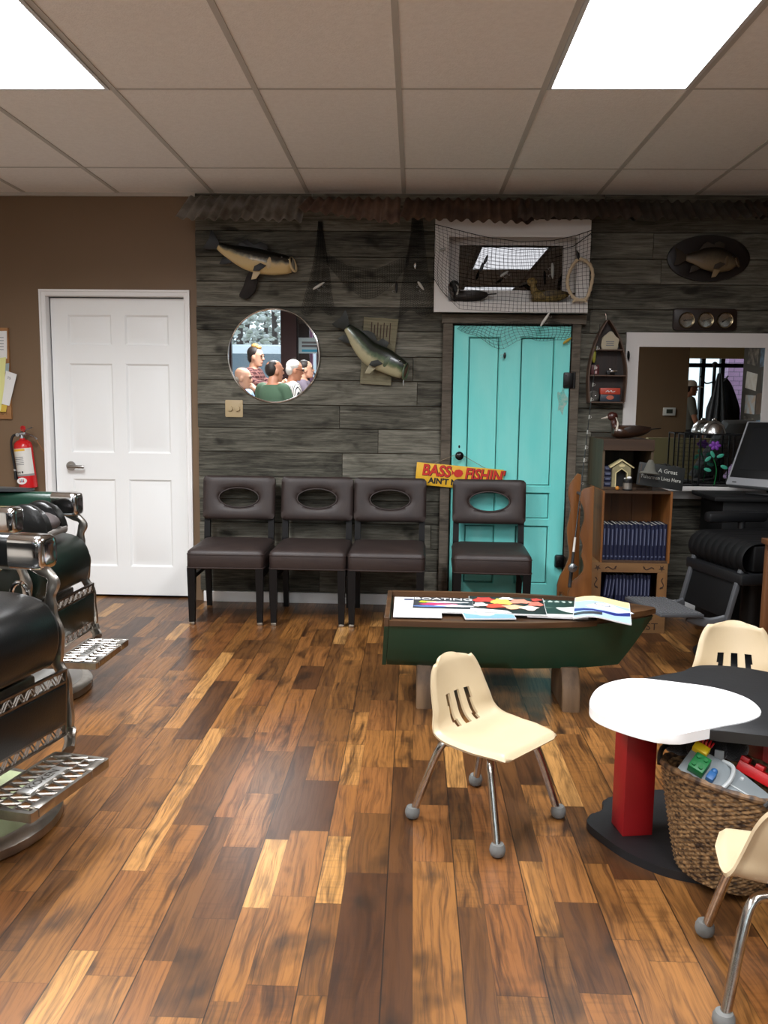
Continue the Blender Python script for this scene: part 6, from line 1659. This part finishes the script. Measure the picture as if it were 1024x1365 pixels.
# ================================================================ REFLECTED SIDE OF THE ROOM: thermostat, half wall, coats, pinned photographs
mb = MB(); mb.box(2.45, 3.15, 2.06, 2.16, 0, 1.02); struct(mb.build('wall_half', mat('olive_half_wall', '#77704f', .6), smooth=0))
t = thing('thermostat', 'white thermostat on the brown partition seen in the framed mirror', 'thermostat', (2.90, 1.3005, 1.29))
mb = MB(); mb.box(-.07, .07, 0, .025, -.045, .045, bev=.006); mb.build('body', mat('offwhite_plastic', '#d4d6d2', .4), t)
mb = MB(); mb.box(-.035, .035, .0252, .027, -.02, .028); mb.build('display', mat('lcd_grey', '#3a4038', .3), t)
t = thing('coat_stand', 'black coat stand by the half wall seen in the framed mirror', 'coat stand', (3.22, 1.78, 0))
mb = MB(); mb.cyl((0, 0, .03), (0, 0, 1.78), .018); mb.ell((0, 0, 1.8), .03); mb.build('pole', IRON, t)
mb = MB(); mb.lathe([(.2, 0), (.2, .015), (.03, .03)], 28); mb.build('base', IRON, t)
for a in range(4): mb = MB(); c, s_ = math.cos(a*PI/2+.4), math.sin(a*PI/2+.4); mb.tube(crom([(0, 0, 1.62), (.08*c, .08*s_, 1.60), (.14*c, .14*s_, 1.68)], 4), .008, 8); mb.build('hook', IRON, t)
t = thing('barber_cape', 'black barber cape hanging in folds on the coat stand', 'cape', (3.22+.0, 1.78+.1, 0))
mb = MB()
mb.grid(lambda u, v: Vector(((lerp(.02, .15, v))*(1+.22*math.sin(7*2*PI*u))*math.cos(2*PI*u), (lerp(.02, .15, v**.8))*(1+.22*math.sin(7*2*PI*u))*math.sin(2*PI*u)+.07, 1.70-.95*v)), 84, 16); mb.build('cloth', mat('black_nylon', '#0d0e11', .5), t, smooth=80)
t = thing('grey_jacket', 'dark grey jacket hanging on the coat stand behind the cape', 'jacket', (3.22+.14, 1.78-.06, 0))
mb = MB(); mb.grid(lambda u, v: Vector(((lerp(.03, .17, min(1, v*2.2)**.7))*(1+.15*math.sin(5*2*PI*u+1))*math.cos(2*PI*u), (lerp(.02, .10, min(1, v*2.2)))*(1+.15*math.sin(5*2*PI*u))*math.sin(2*PI*u)-.04, 1.66-.75*v)), 70, 14); mb.build('cloth', mat('charcoal_cloth', '#27292d', .8), t, smooth=80)
# pinned photographs on the divider's -X face
rp_ = random.Random(12)
cols = ['#2a2622', '#6f8fa8', '#b39a83', '#57483c', '#d8d6cf', '#4a4f45', '#8d8578', '#241f1d', '#a9b7bd', '#6b5a4c', '#c9c2b4', '#3c3a3d']
k = 0; words_ = ['top row', 'second row', 'third row', 'bottom row']
for r_ in range(4):
    for c in range(4):
        y = 2.2+.33*c+rp_.uniform(-.03, .03); z = 1.86-.24*r_+rp_.uniform(-.02, .02); w_, h_ = rp_.uniform(.11, .15), rp_.uniform(.085, .105)
        hx = cols[k % 12]; k += 1
        t = thing('pinned_photo', 'photograph pinned on the grey divider seen in the framed mirror', 'photograph', (3.459, y, z), group='pinned photographs on the divider', rot=(R(rp_.uniform(-9, 9)), 0, 0))
        mb = MB(); mb.box(-.001, 0, -w_, w_, -h_, h_); mb.build('print', mat('photo_tone_%d' % (k % 12), hx, .5, noise=1., nscale=14, col2=cols[(k+5) % 12]), t, smooth=0)
t = thing('pinned_letter', 'white printed letter pinned below the photographs on the divider', 'letter', (3.4565, 2.62, 1.18), rot=(R(14), 0, 0))
mb = MB(); mb.box(-.001, 0, -.11, .11, -.14, .14); mb.build('sheet', PAPER, t, smooth=0)
for i in range(6): mb = MB(); mb.box(-.0016, -.0011, -.08, .08, -.10+.035*i, -.094+.035*i); mb.build('ink_line', INK_GREY, t, smooth=0)
# ================================================================ PEOPLE behind the viewer (seen in the round mirror)
def remesh(o, vs=.009, sm=4):
    md = o.modifiers.new('remesh', 'REMESH'); md.mode = 'VOXEL'; md.voxel_size = vs; md.use_smooth_shade = True
    m2 = o.modifiers.new('smooth', 'SMOOTH'); m2.iterations = sm; m2.factor = .5
def limb(mb, pts, rs): mb.tube(crom(pts, 5), [interp([(i/(len(rs)-1), r) for i, r in enumerate(rs)], k/((len(pts)-1)*5)) for k in range((len(pts)-1)*5+1)], 14)
def hand(mb, w, d, up, s=1):
    """Palm, four unequal curled fingers and a thumb; w wrist, d pointing direction, up back of the hand."""
    d = d.normalized(); sd = d.cross(up).normalized(); up = sd.cross(d).normalized()
    mb.tube([w-d*.01, w+d*.035, w+d*.085], [(.024, .018), (.036, .017), (.038, .014)], 12)
    for k, L in enumerate((.068, .078, .073, .058)):
        o = w+d*.082+sd*(.030-.020*k)
        mb.tube([o, o+d*L*.45-up*.006, o+d*L*.75-up*.026, o+d*L*.82-up*.048], [.0095, .009, .0085, .0075], 8)
    o = w+d*.03+sd*.034*s
    mb.tube([o, o+d*.03+sd*.022*s-up*.008, o+d*.062+sd*.026*s-up*.02], [.012, .0105, .0085], 8)
def head_geo(mb, c, s=1., yaw=0., pitch=0.):
    M = Matrix.Translation(c) @ Matrix.Rotation(R(yaw), 4, 'Z') @ Matrix.Rotation(R(pitch), 4, 'Y') @ Matrix.Diagonal((s, s, s, 1))
    prof = [(-.120, .030, .035, .048), (-.112, .048, .046, .036), (-.085, .066, .058, .018), (-.05, .078, .066, .008), (-.01, .090, .072, -.002), (.03, .097, .076, -.006), (.065, .092, .073, -.010), (.095, .070, .058, -.012), (.112, .040, .034, -.012), (.118, .012, .01, -.012)]
    mb.loft([[Vector((o+a*math.cos(t), b*math.sin(t), z)) for t in [2*PI*j/20 for j in range(20)]] for z, a, b, o in prof], M=M)
    mb.tube([(.083, 0, .018), (.097, 0, -.008), (.106, 0, -.028), (.092, 0, -.036)], [(.009, .010), (.011, .012), (.014, .017), (.008, .014)], 10, M=M)   # nose
    mb.ell((.086, 0, -.066), (.012, .024, .010), M=M); mb.ell((.072, 0, -.098), (.018, .022, .016), M=M)      # lips, chin
    for s_ in (-1, 1): mb.ell((-.006, s_*.077, -.012), (.022, .010, .034), M=M); mb.ell((.088, s_*.030, .024), (.012, .022, .008), M=M)
    return M
def person(label, loc, rz, seat, skin, shirt_m, pants_m, hair, arms, headyaw=0., headpitch=0., lean=0., glasses=False, bun=False, stand=False, shirt_long=False, tuck=0.):
    t = thing('person', label, 'person', loc, rz)
    hz = 1.0 if stand else seat+.112
    sk = mat(*skin)
    lx = lambda z: math.sin(R(lean))*(z)
    V3 = lambda x, y, z: Vector((x+lx(z), y, hz+z))
    NK, SH = V3(0, 0, .52), .44
    body = MB(); shirt = MB(); pants = MB()
    def torso(mb, k, z0=-.08, z1=.50):
        tab = [(-.10, .150, .112), (0, .165, .118), (.12, .145, .105), (.28, .172, .118), (.40, .190, .112), (.46, .160, .090), (.50, .095, .072)]
        rings = []
        for i in range(15):
            z = lerp(z0, z1, i/14); a = interp([(q[0], q[1]) for q in tab], z); b = interp([(q[0], q[2]) for q in tab], z)
            rings.append([V3((b+k)*math.cos(u), (a+k)*math.sin(u), z) for u in [2*PI*j/24 for j in range(24)]])
        mb.loft(rings)
    torso(body, -.006); torso(shirt, .008, -.14 if stand else -.06, .495)
    limb(body, [V3(-.01, 0, .44), V3(.0, 0, .53), V3(.02, 0, .57)], [.064, .056, .055])
    hc = V3(.035, 0, .645)
    Mh = head_geo(body, hc, 1., headyaw, headpitch)
    for s in (-1, 1):
        el, wr = arms[0 if s > 0 else 1]
        S = V3(0, s*.175, SH); E = V3(*el); W = V3(*wr)
        limb(body, [S, E, W], [.052, .042, .026]); d = (W-E); hand(body, W, d, Vector((0, 0, 1)) if abs(d.normalized().z) < .8 else Vector((1, 0, 0)), s)
        k = .55 if not shirt_long else .93
        limb(shirt, [V3(0, s*.12, SH+.005), S, S.lerp(E, .55), (S.lerp(E, .8) if not shirt_long else E.lerp(W, .8))], [.070, .066, .060, .056 if not shirt_long else .042])
        if stand: hip, kn_, an = V3(0, s*.09, -.02), V3(.01, s*.10, -.49), V3(-.01, s*.10, -.92)
        else: hip, kn_, an = V3(.0, s*.10, -.01), V3(.42, s*.13, .02), V3(.475-tuck, s*.12, (-.575 if not tuck else -.60))
        limb(body, [hip, hip.lerp(kn_, .5), kn_, an], [.082, .074, .055, .040])
        limb(pants, [hip, hip.lerp(kn_, .5), kn_, kn_.lerp(an, .5), an], [.094, .084, .066, .06, .058])
        ft = MB(); ft.loft([[Vector((an.x+x, an.y+w_*math.cos(u), an.z-.045+h_*(.55+.45*math.sin(u)))) for u in [2*PI*j/14 for j in range(14)]] for x, w_, h_ in ((-.075, .03, .05), (-.06, .04, .075), (0, .043, .085), (.09, .048, .05), (.17, .045, .04), (.195, .025, .025))]); ft.build('shoe', mat('dark_shoe', '#1b1918', .5), t)
        limb(body, [an, an+Vector((.06, 0, -.03))], [.034, .03])
    bo = body.build('body', sk, t, smooth=180); remesh(bo, .008, 3)
    so = shirt.build('shirt', shirt_m, t, smooth=180); remesh(so, .010, 4)
    torso(pants, .004, -.10, .02 if stand else .0); po = pants.build('trousers', pants_m, t, smooth=180); remesh(po, .010, 4)
    for s in (-1, 1):
        mb = MB(); mb.ell((.093, s*.031, .010), (.009, .012, .008), M=Mh, u=10, v=8); mb.build('eye', mat('eye_dark', '#1d1410', .2), t)
        mb = MB(); mb.tube([Mh @ Vector((.096, s*.014, .031)), Mh @ Vector((.099, s*.031, .036)), Mh @ Vector((.088, s*.048, .030))], .004, 6); mb.build('eyebrow', hair[1] if hair else mat('grey_brow', '#7d7265', .8), t)
    mb = MB(); mb.tube([Mh @ Vector((.090, -.020, -.066)), Mh @ Vector((.098, 0, -.066)), Mh @ Vector((.090, .020, -.066))], [.003, .0045, .003], 6); mb.build('mouth', mat('lip_red', '#8c4a42', .5), t)
    if glasses:
        mb = MB()
        for s in (-1, 1):
            mb.tube([Mh @ Vector((.108, s*.032+.022*math.cos(a), .008+.017*math.sin(a))) for a in [2*PI*i/18 for i in range(18)]], .0022, 6, closed=True)
            mb.tube([Mh @ Vector((.106, s*.054, .010)), Mh @ Vector((.0, s*.082, .012))], .0022, 6)
        mb.build('glasses', INK, t)
    if hair:
        kind, hm = hair
        mb = MB()
        if kind == 'short': mb.ell((-.022, 0, .045), (.093, .084, .082), M=Mh); mb.ell((-.055, 0, .0), (.058, .078, .075), M=Mh)
        elif kind == 'receding': mb.ell((-.045, 0, .018), (.068, .084, .085), M=Mh); mb.ell((-.02, 0, .06), (.075, .072, .06), M=Mh)
        elif kind == 'up': mb.ell((-.028, 0, .045), (.096, .086, .088), M=Mh); mb.ell((-.06, 0, -.01), (.055, .07, .08), M=Mh)
        elif kind == 'fringe': mb.ell((-.06, 0, -.025), (.05, .08, .05), M=Mh)
        h_ = mb.build('hair', hm, t, smooth=180); remesh(h_, .007, 2)
        if bun:
            mb = MB(); mb.ell((-.02, 0, .125), (.055, .05, .04), M=Mh); mb.ell((.025, 0, .115), (.04, .045, .03), M=Mh); mb.build('bun', mat('blond_bun', '#b98f4f', .6, noise=.8, nscale=30, col2='#6a4a28'), t)
    return t
def check_cloth(name, base, lines, sx=30., stripes=False):
    m, g = newmat(name); tc = g.n('TexCoord'); sp = g.n('SeparateXYZ'); g.nt.links.new(tc.outputs['Object'], sp.inputs[0])
    f1 = g.m('LESS_THAN', g.m('FRACT', g.m('MULTIPLY', g.m('ADD', sp.outputs[1], g.m('MULTIPLY', sp.outputs[0], 1.)), sx)), .32)
    if stripes: f = f1
    else: f = g.m('MULTIPLY', g.m('MAXIMUM', f1, g.m('LESS_THAN', g.m('FRACT', g.m('MULTIPLY', sp.outputs[2], sx)), .32)), .75)
    c = g.mix(f, base, lines); g.nt.links.new(c, g.b.inputs['Base Color']); g.b.inputs['Roughness'].default_value = .85
    return m
SKIN1 = ('skin_fair', '#c99a80', .5); SKIN2 = ('skin_ruddy', '#bd8468', .5); SKIN3 = ('skin_tan', '#a9765a', .5)
JEANS = mat('blue_jeans', '#2b3648', .85); DKP = mat('dark_trousers', '#1a1b1e', .85)
HB = mat('dark_brown_hair', '#20150f', .6, bump=.4, bscale=150); HWH = mat('white_hair', '#c9c6bf', .6, bump=.4, bscale=150); HGR = mat('grey_hair_fringe', '#8f857a', .7)
# seats for them, the same makes as the ones in view
def seat_copy(src, label, loc, rz, group):
    o = dup(src); o['label'] = label; o.location = loc; o.rotation_euler = (0, 0, R(rz)); o['group'] = group; return o
GB = 'barber chairs along the left side'
seat_copy(b1, 'barber chair under the green shirted customer seen in the round mirror', (-1.58, 1.60, 0), -58, GB)
seat_copy(b1, 'barber chair under the white haired customer seen in the round mirror', (-1.47, .72, 0), 0, GB)
seat_copy(b1, 'barber chair under the dark haired customer seen in the round mirror', (-1.47, -.42, 0), 0, GB)
t = thing('stool', 'dark round stool under the bald man seen in the round mirror', 'stool', (-2.04, 1.17, 0))
mb = MB(); mb.lathe([(.17, .57), (.18, .59), (.18, .62), (.16, .638), (.001, .64)], 28); mb.build('seat', BLK_LEATHER, t)
for i in range(4):
    a = PI/4+i*PI/2; mb = MB(); mb.cyl((.19*math.cos(a), .19*math.sin(a), 0), (.13*math.cos(a), .13*math.sin(a), .57), .014); mb.build('leg', IRON, t)
mb = MB(); mb.tube([(.17*math.cos(a), .17*math.sin(a), .2) for a in [2*PI*i/28 for i in range(28)]], .009, 8, closed=True); mb.build('foot_ring', IRON, t)
person('woman with a blond topped bun in a red plaid shirt standing to cut hair', (-2.04, .28, 0), 8, 0, SKIN1, check_cloth('red_plaid', '#3a0f14', '#81554e', 22.), DKP, ('up', HB),
       [((.10, .26, .24), (.30, .14, .30)), ((.12, -.26, .24), (.34, -.12, .32))], headyaw=6, headpitch=4, bun=True, stand=True, shirt_long=True)
person('man in a green t-shirt seen from behind with dark hair', (-1.58, 1.60, 0), -58, .73, SKIN2, mat('olive_green_tee', '#47604a', .85), JEANS, ('receding', HB),
       [((.04, .26, .18), (.26, .24, .10)), ((.04, -.26, .18), (.26, -.24, .10))], headyaw=25)
person('white haired man with glasses in a black and white striped shirt', (-1.49, .72, 0), -14, .73, SKIN2, check_cloth('striped_shirt', '#d5d3cc', '#22242a', 34., True), DKP, ('short', HWH),
       [((.05, .26, .17), (.28, .25, .10)), ((.05, -.26, .17), (.28, -.25, .10))], headpitch=8, glasses=True)
person('dark haired man in a grey purple shirt looking right, beyond the white haired man', (-1.50, -.42, 0), -6, .73, SKIN1, mat('grey_purple_shirt', '#6d6470', .85), DKP, ('short', HB),
       [((.10, .25, .22), (.32, .20, .22)), ((.10, -.25, .22), (.32, -.20, .22))], headpitch=-4)
person('bald man in a pale blue shirt at the left edge of the round mirror', (-2.03, 1.17, 0), 20, .64, SKIN1, mat('pale_blue_shirt', '#8ea9c9', .85), JEANS, ('fringe', HGR),
       [((.05, .26, .17), (.28, .22, .06)), ((.05, -.26, .17), (.28, -.22, .06))], headpitch=6, headyaw=-20, tuck=.2)
t_ = person('man in a white cap by the storefront seen in the framed mirror', (4.42, -2.85, 0), 0, 0, SKIN3, mat('grey_work_shirt', '#64675f', .85), DKP, ('short', HB),
       [((.04, .26, .16), (.16, .2, -.02)), ((.04, -.26, .16), (.16, -.2, -.02))], stand=True)
hc = Vector((.035, 0, 1.0+.645))
mb = MB(); mb.lathe([(.100, .035), (.102, .06), (.09, .10), (.055, .128), (.001, .135)], 24, Matrix.Translation(hc+Vector((-.01, 0, 0)))); mb.grid(lambda u, v: Vector((hc.x+.06+.115*v, lerp(-.07, .07, u)*(1-.35*v*v), hc.z+.045-.02*v*v-.018*(2*u-1)**2)), 10, 5, thick=.004); mb.build('cap', mat('white_cap_cloth', '#dcd9d0', .8), t_)

# ---------------------------------------------------------------- bottles on a small cart near the window
t = thing('supply_cart', 'narrow dark supply cart with bottles near the shop window', 'cart', (-2.28, -.35, 0))
for z in (.1, .65, 1.2): mb = MB(); mb.box(-.17, .17, -.14, .14, z, z+.02, bev=.004); mb.build('shelf', BLACK, t)
for x in (-.155, .155):
    for y in (-.125, .125): mb = MB(); mb.cyl((x, y, 0), (x, y, 1.32), .010); mb.build('post', STEEL, t)
for i, (x, h, r, c, n_) in enumerate(((-.12, .16, .03, '#c9c6bd', 'white'), (-.04, .2, .028, '#b22a2a', 'red'), (.04, .17, .03, '#2d8c84', 'teal'), (.11, .22, .026, '#d9d5c8', 'cream'))):
    t = thing('bottle', n_+' bottle on the supply cart near the shop window', 'bottle', (-2.28+x, -.35, 1.2205)); mb = MB(); mb.lathe([(r*.9, 0), (r, .006), (r, h*.7), (r*.45, h*.82), (r*.4, h)], 18); mb.build('flask', mat('bottle_'+n_, c, .3), t); mb = MB(); mb.cyl((0, 0, h+.0005), (0, 0, h+.025), r*.5); mb.build('cap', BLACK, t)

# ================================================================ OUTSIDE THE SHOP WINDOW
GX = -.02
def tree(label, x, y, h, r, seed):
    rr = random.Random(seed); t = thing('tree', label, 'tree', (x, y, GX), group='trees across the street')
    mb = MB(); mb.tube(crom([(0, 0, 0), (rr.uniform(-.1, .1), 0, h*.4), (rr.uniform(-.3, .3), 0, h*.8)], 6), [r*.85]+[r*.62]*11+[r*.35], 12); mb.build('trunk', mat('grey_bark', '#3c3634', .9, noise=.8, nscale=6, col2='#5a5250', stretch=(1, 1, .15)), t)
    mb = MB()
    for i in range(330):
        a, q = rr.uniform(0, 2*PI), rr.random()**.5*1.7; z = h*rr.uniform(.22, 1.0); s = rr.uniform(.05, .16)
        g = bmesh.ops.create_icosphere(mb.bm, subdivisions=1, radius=1)['verts']
        for v in g: v.co = Vector((q*math.cos(a)+v.co.x*s*rr.uniform(.6, 1.4), q*math.sin(a)+v.co.y*s, z+v.co.z*s*rr.uniform(.4, .9)))
    mb.build('crown', mat('pale_foliage', '#8d9484', .9, noise=1., nscale=3, col2='#d6d8d6', detail=6), t, smooth=0)
mx = lambda px, yv: ((px-552)/1133*yv, 11.16-yv)
for i, (px, yv, r) in enumerate(((308, 38, .18), (324, 34, .22), (330, 45, .2), (358, 40, .15), (369, 37, .20), (378, 44, .2), (300, 30, .2), (390, 50, .2))):
    x, y = mx(px, yv); tree('tall pale leaved street tree seen through the shop window in the round mirror', x, y, 9.5, r, i)
for i in range(14):
    rr = random.Random(40+i); x, y = -22+2.9*i, -47+rr.uniform(-2, 2)
    t = thing('bush', 'dense grey green bush at the far side of the street', 'bush', (x, y, GX), group='bushes across the street')
    mb = MB()
    for k in range(60):
        g = bmesh.ops.create_icosphere(mb.bm, subdivisions=2, radius=1)['verts']; c = Vector((rr.uniform(-1.0, 1.0), rr.uniform(-.7, .7), rr.uniform(.35, 3.4))); s = rr.uniform(.25, .42)
        for v in g: v.co = c+v.co*s*rr.uniform(.85, 1.1)
    mb.build('foliage', mat('grey_green_bush', '#5d6566', .95, noise=1., nscale=2.5, col2='#3a4044', detail=6), t, smooth=0)
def vehicle(name, label, loc, rz, L, W_, H, body_m, kind):
    t = thing(name, label, 'vehicle', loc, rz)
    mb = MB()
    if kind == 'van': side = [(-L/2, .35), (L/2, .35), (L/2, .85), (L/2-.25, 1.05), (L/2-1.0, H-.08), (L/2-1.25, H), (-L/2+.12, H), (-L/2, H-.2)]
    else: side = [(-L/2, .45), (L/2, .45), (L/2, 1.05), (L/2-.95, 1.12), (L/2-1.35, H), (L/2-2.5, H), (L/2-2.55, 1.15), (-L/2, 1.15)]
    mb.prism(side, -W_/2, W_/2, Matrix.Rotation(PI/2, 4, 'X'), bev=.05); mb.build('body', body_m, t, smooth=30)
    gm = mat('tinted_glass', '#49606f', .08, spec=.8)
    x0, x1 = (-L/2+.3, L/2-1.15) if kind == 'van' else (L/2-2.35, L/2-1.35)
    for s in (-1, 1): mb = MB(); mb.prism([(x0, H-.75), (x1+.35, H-.75), (x1, H-.2), (x0, H-.2)], s*W_/2-.004, s*W_/2+.004, Matrix.Rotation(PI/2, 4, 'X')); mb.build('side_window', gm, t, smooth=0)
    xa = L/2-.25 if kind == 'van' else L/2-.95; za = 1.05 if kind == 'van' else 1.14; xb, zb = (L/2-1.0, H-.08) if kind == 'van' else (L/2-1.35, H)
    mb = MB(); mb.loft([[(xa+.02, -W_/2+.12, za+.03), (xa+.02, W_/2-.12, za+.03), (xb+.03, W_/2-.14, zb), (xb+.03, -W_/2+.14, zb)], [(xa+.03, -W_/2+.12, za+.04), (xa+.03, W_/2-.12, za+.04), (xb+.04, W_/2-.14, zb+.01), (xb+.04, -W_/2+.14, zb+.01)]]); mb.build('windscreen', gm, t, smooth=0)
    for x in (-L/2+.8, L/2-.8):
        for s in (-1, 1): mb = MB(); mb.lathe([(.34, -.1), (.35, -.08), (.35, .08), (.34, .1), (.2, .1), (.18, .08), (.001, .08)], 24, Matrix.Translation((x, s*(W_/2-.08), .35)) @ Matrix.Rotation(-s*PI/2, 4, 'X')); mb.build('wheel', mat('tyre', '#151515', .8), t)
    return t
x, y = mx(352, 20.5); vehicle('van', 'white van parked outside the shop window', (x-.4, y, GX), 8, 4.7, 1.9, 1.95, mat('van_white', '#d3dae0', .25), 'van')
x, y = mx(340, 27); vehicle('pickup_truck', 'white pickup truck across the street', (x, y, GX), 172, 5.2, 1.9, 1.85, mat('truck_white', '#d9dadb', .3), 'truck')
# dark panel, pink post and posters at the window
mb = MB(); mb.box(-2.118, -1.90, YB-.14, YB-.075, .56, 2.5); struct(mb.build('window_1_panel', mat('plum_panel', '#2c1e2b', .5), smooth=0))
t = thing('pink_post', 'pale pink painted post outside beside the shop window', 'post', (-1.93, -4.75, GX)); mb = MB(); mb.box(-.05, .05, -.05, .05, 0, 2.9); mb.build('post', mat('pink_paint', '#c88fb4', .5), t, smooth=0)
t = thing('window_poster', 'pale blue poster with grey lines on the shop window, seen in the round mirror', 'poster', (-1.88, YB-.045, 1.86))
mb = MB(); mb.box(-.21, .21, 0, .003, -.14, .14); mb.build('sheet', mat('pale_blue_paper', '#b9d3dd', .7), t, smooth=0)
for z, h, m_ in ((.06, .025, INK_GREY), (.0, .03, INK_GREY), (-.08, .03, mat('cyan_print', '#3fa9d0', .6))): mb = MB(); mb.box(-.15, .17, .0032, .0045, z-h, z+h*.4); mb.build('printed_band', m_, t, smooth=0)
t = thing('striped_banner', 'blue, white and red striped banner outside the shop window', 'banner', (-1.62, -4.9, 1.15))
for z0, z1, c in ((.30, .55, '#3d4fa3'), (.2, .295, '#d9d9de'), (.10, .195, '#c42a5d'), (-.25, .095, '#c9c3dc')): mb = MB(); mb.box(-.2, .2, 0, .01, z0, z1); mb.build('stripe', mat('banner_'+c[1:], c, .7), t, smooth=0)
mb = MB(); mb.cyl((-.2, .02, -1.17), (-.2, .02, .7), .02); mb.build('pole', STEEL, t)
t = thing('brick_pier', 'pink painted brick pier outside the storefront, seen in the framed mirror', 'pier', (6.12, -5.6, GX))
m, g = newmat('pink_brick'); tc = g.n('TexCoord'); sp = g.n('SeparateXYZ'); g.nt.links.new(tc.outputs['Object'], sp.inputs[0])
br = g.n('TexBrick'); g.nt.links.new(g.xyz(g.m('ADD', sp.outputs[0], sp.outputs[1]), sp.outputs[2], 0.), br.inputs['Vector']); br.inputs['Scale'].default_value = 1.; br.inputs['Brick Width'].default_value = .22; br.inputs['Row Height'].default_value = .085; br.inputs['Mortar Size'].default_value = .006
br.inputs['Color1'].default_value = (*lin('#c99cc0'), 1); br.inputs['Color2'].default_value = (*lin('#bd8fb4'), 1); br.inputs['Mortar'].default_value = (*lin('#7d6a80'), 1); g.nt.links.new(br.outputs['Color'], g.b.inputs['Base Color'])
mb = MB(); mb.box(-.16, .16, -.16, .16, 0, 3.2); mb.build('shaft', m, t, smooth=0)
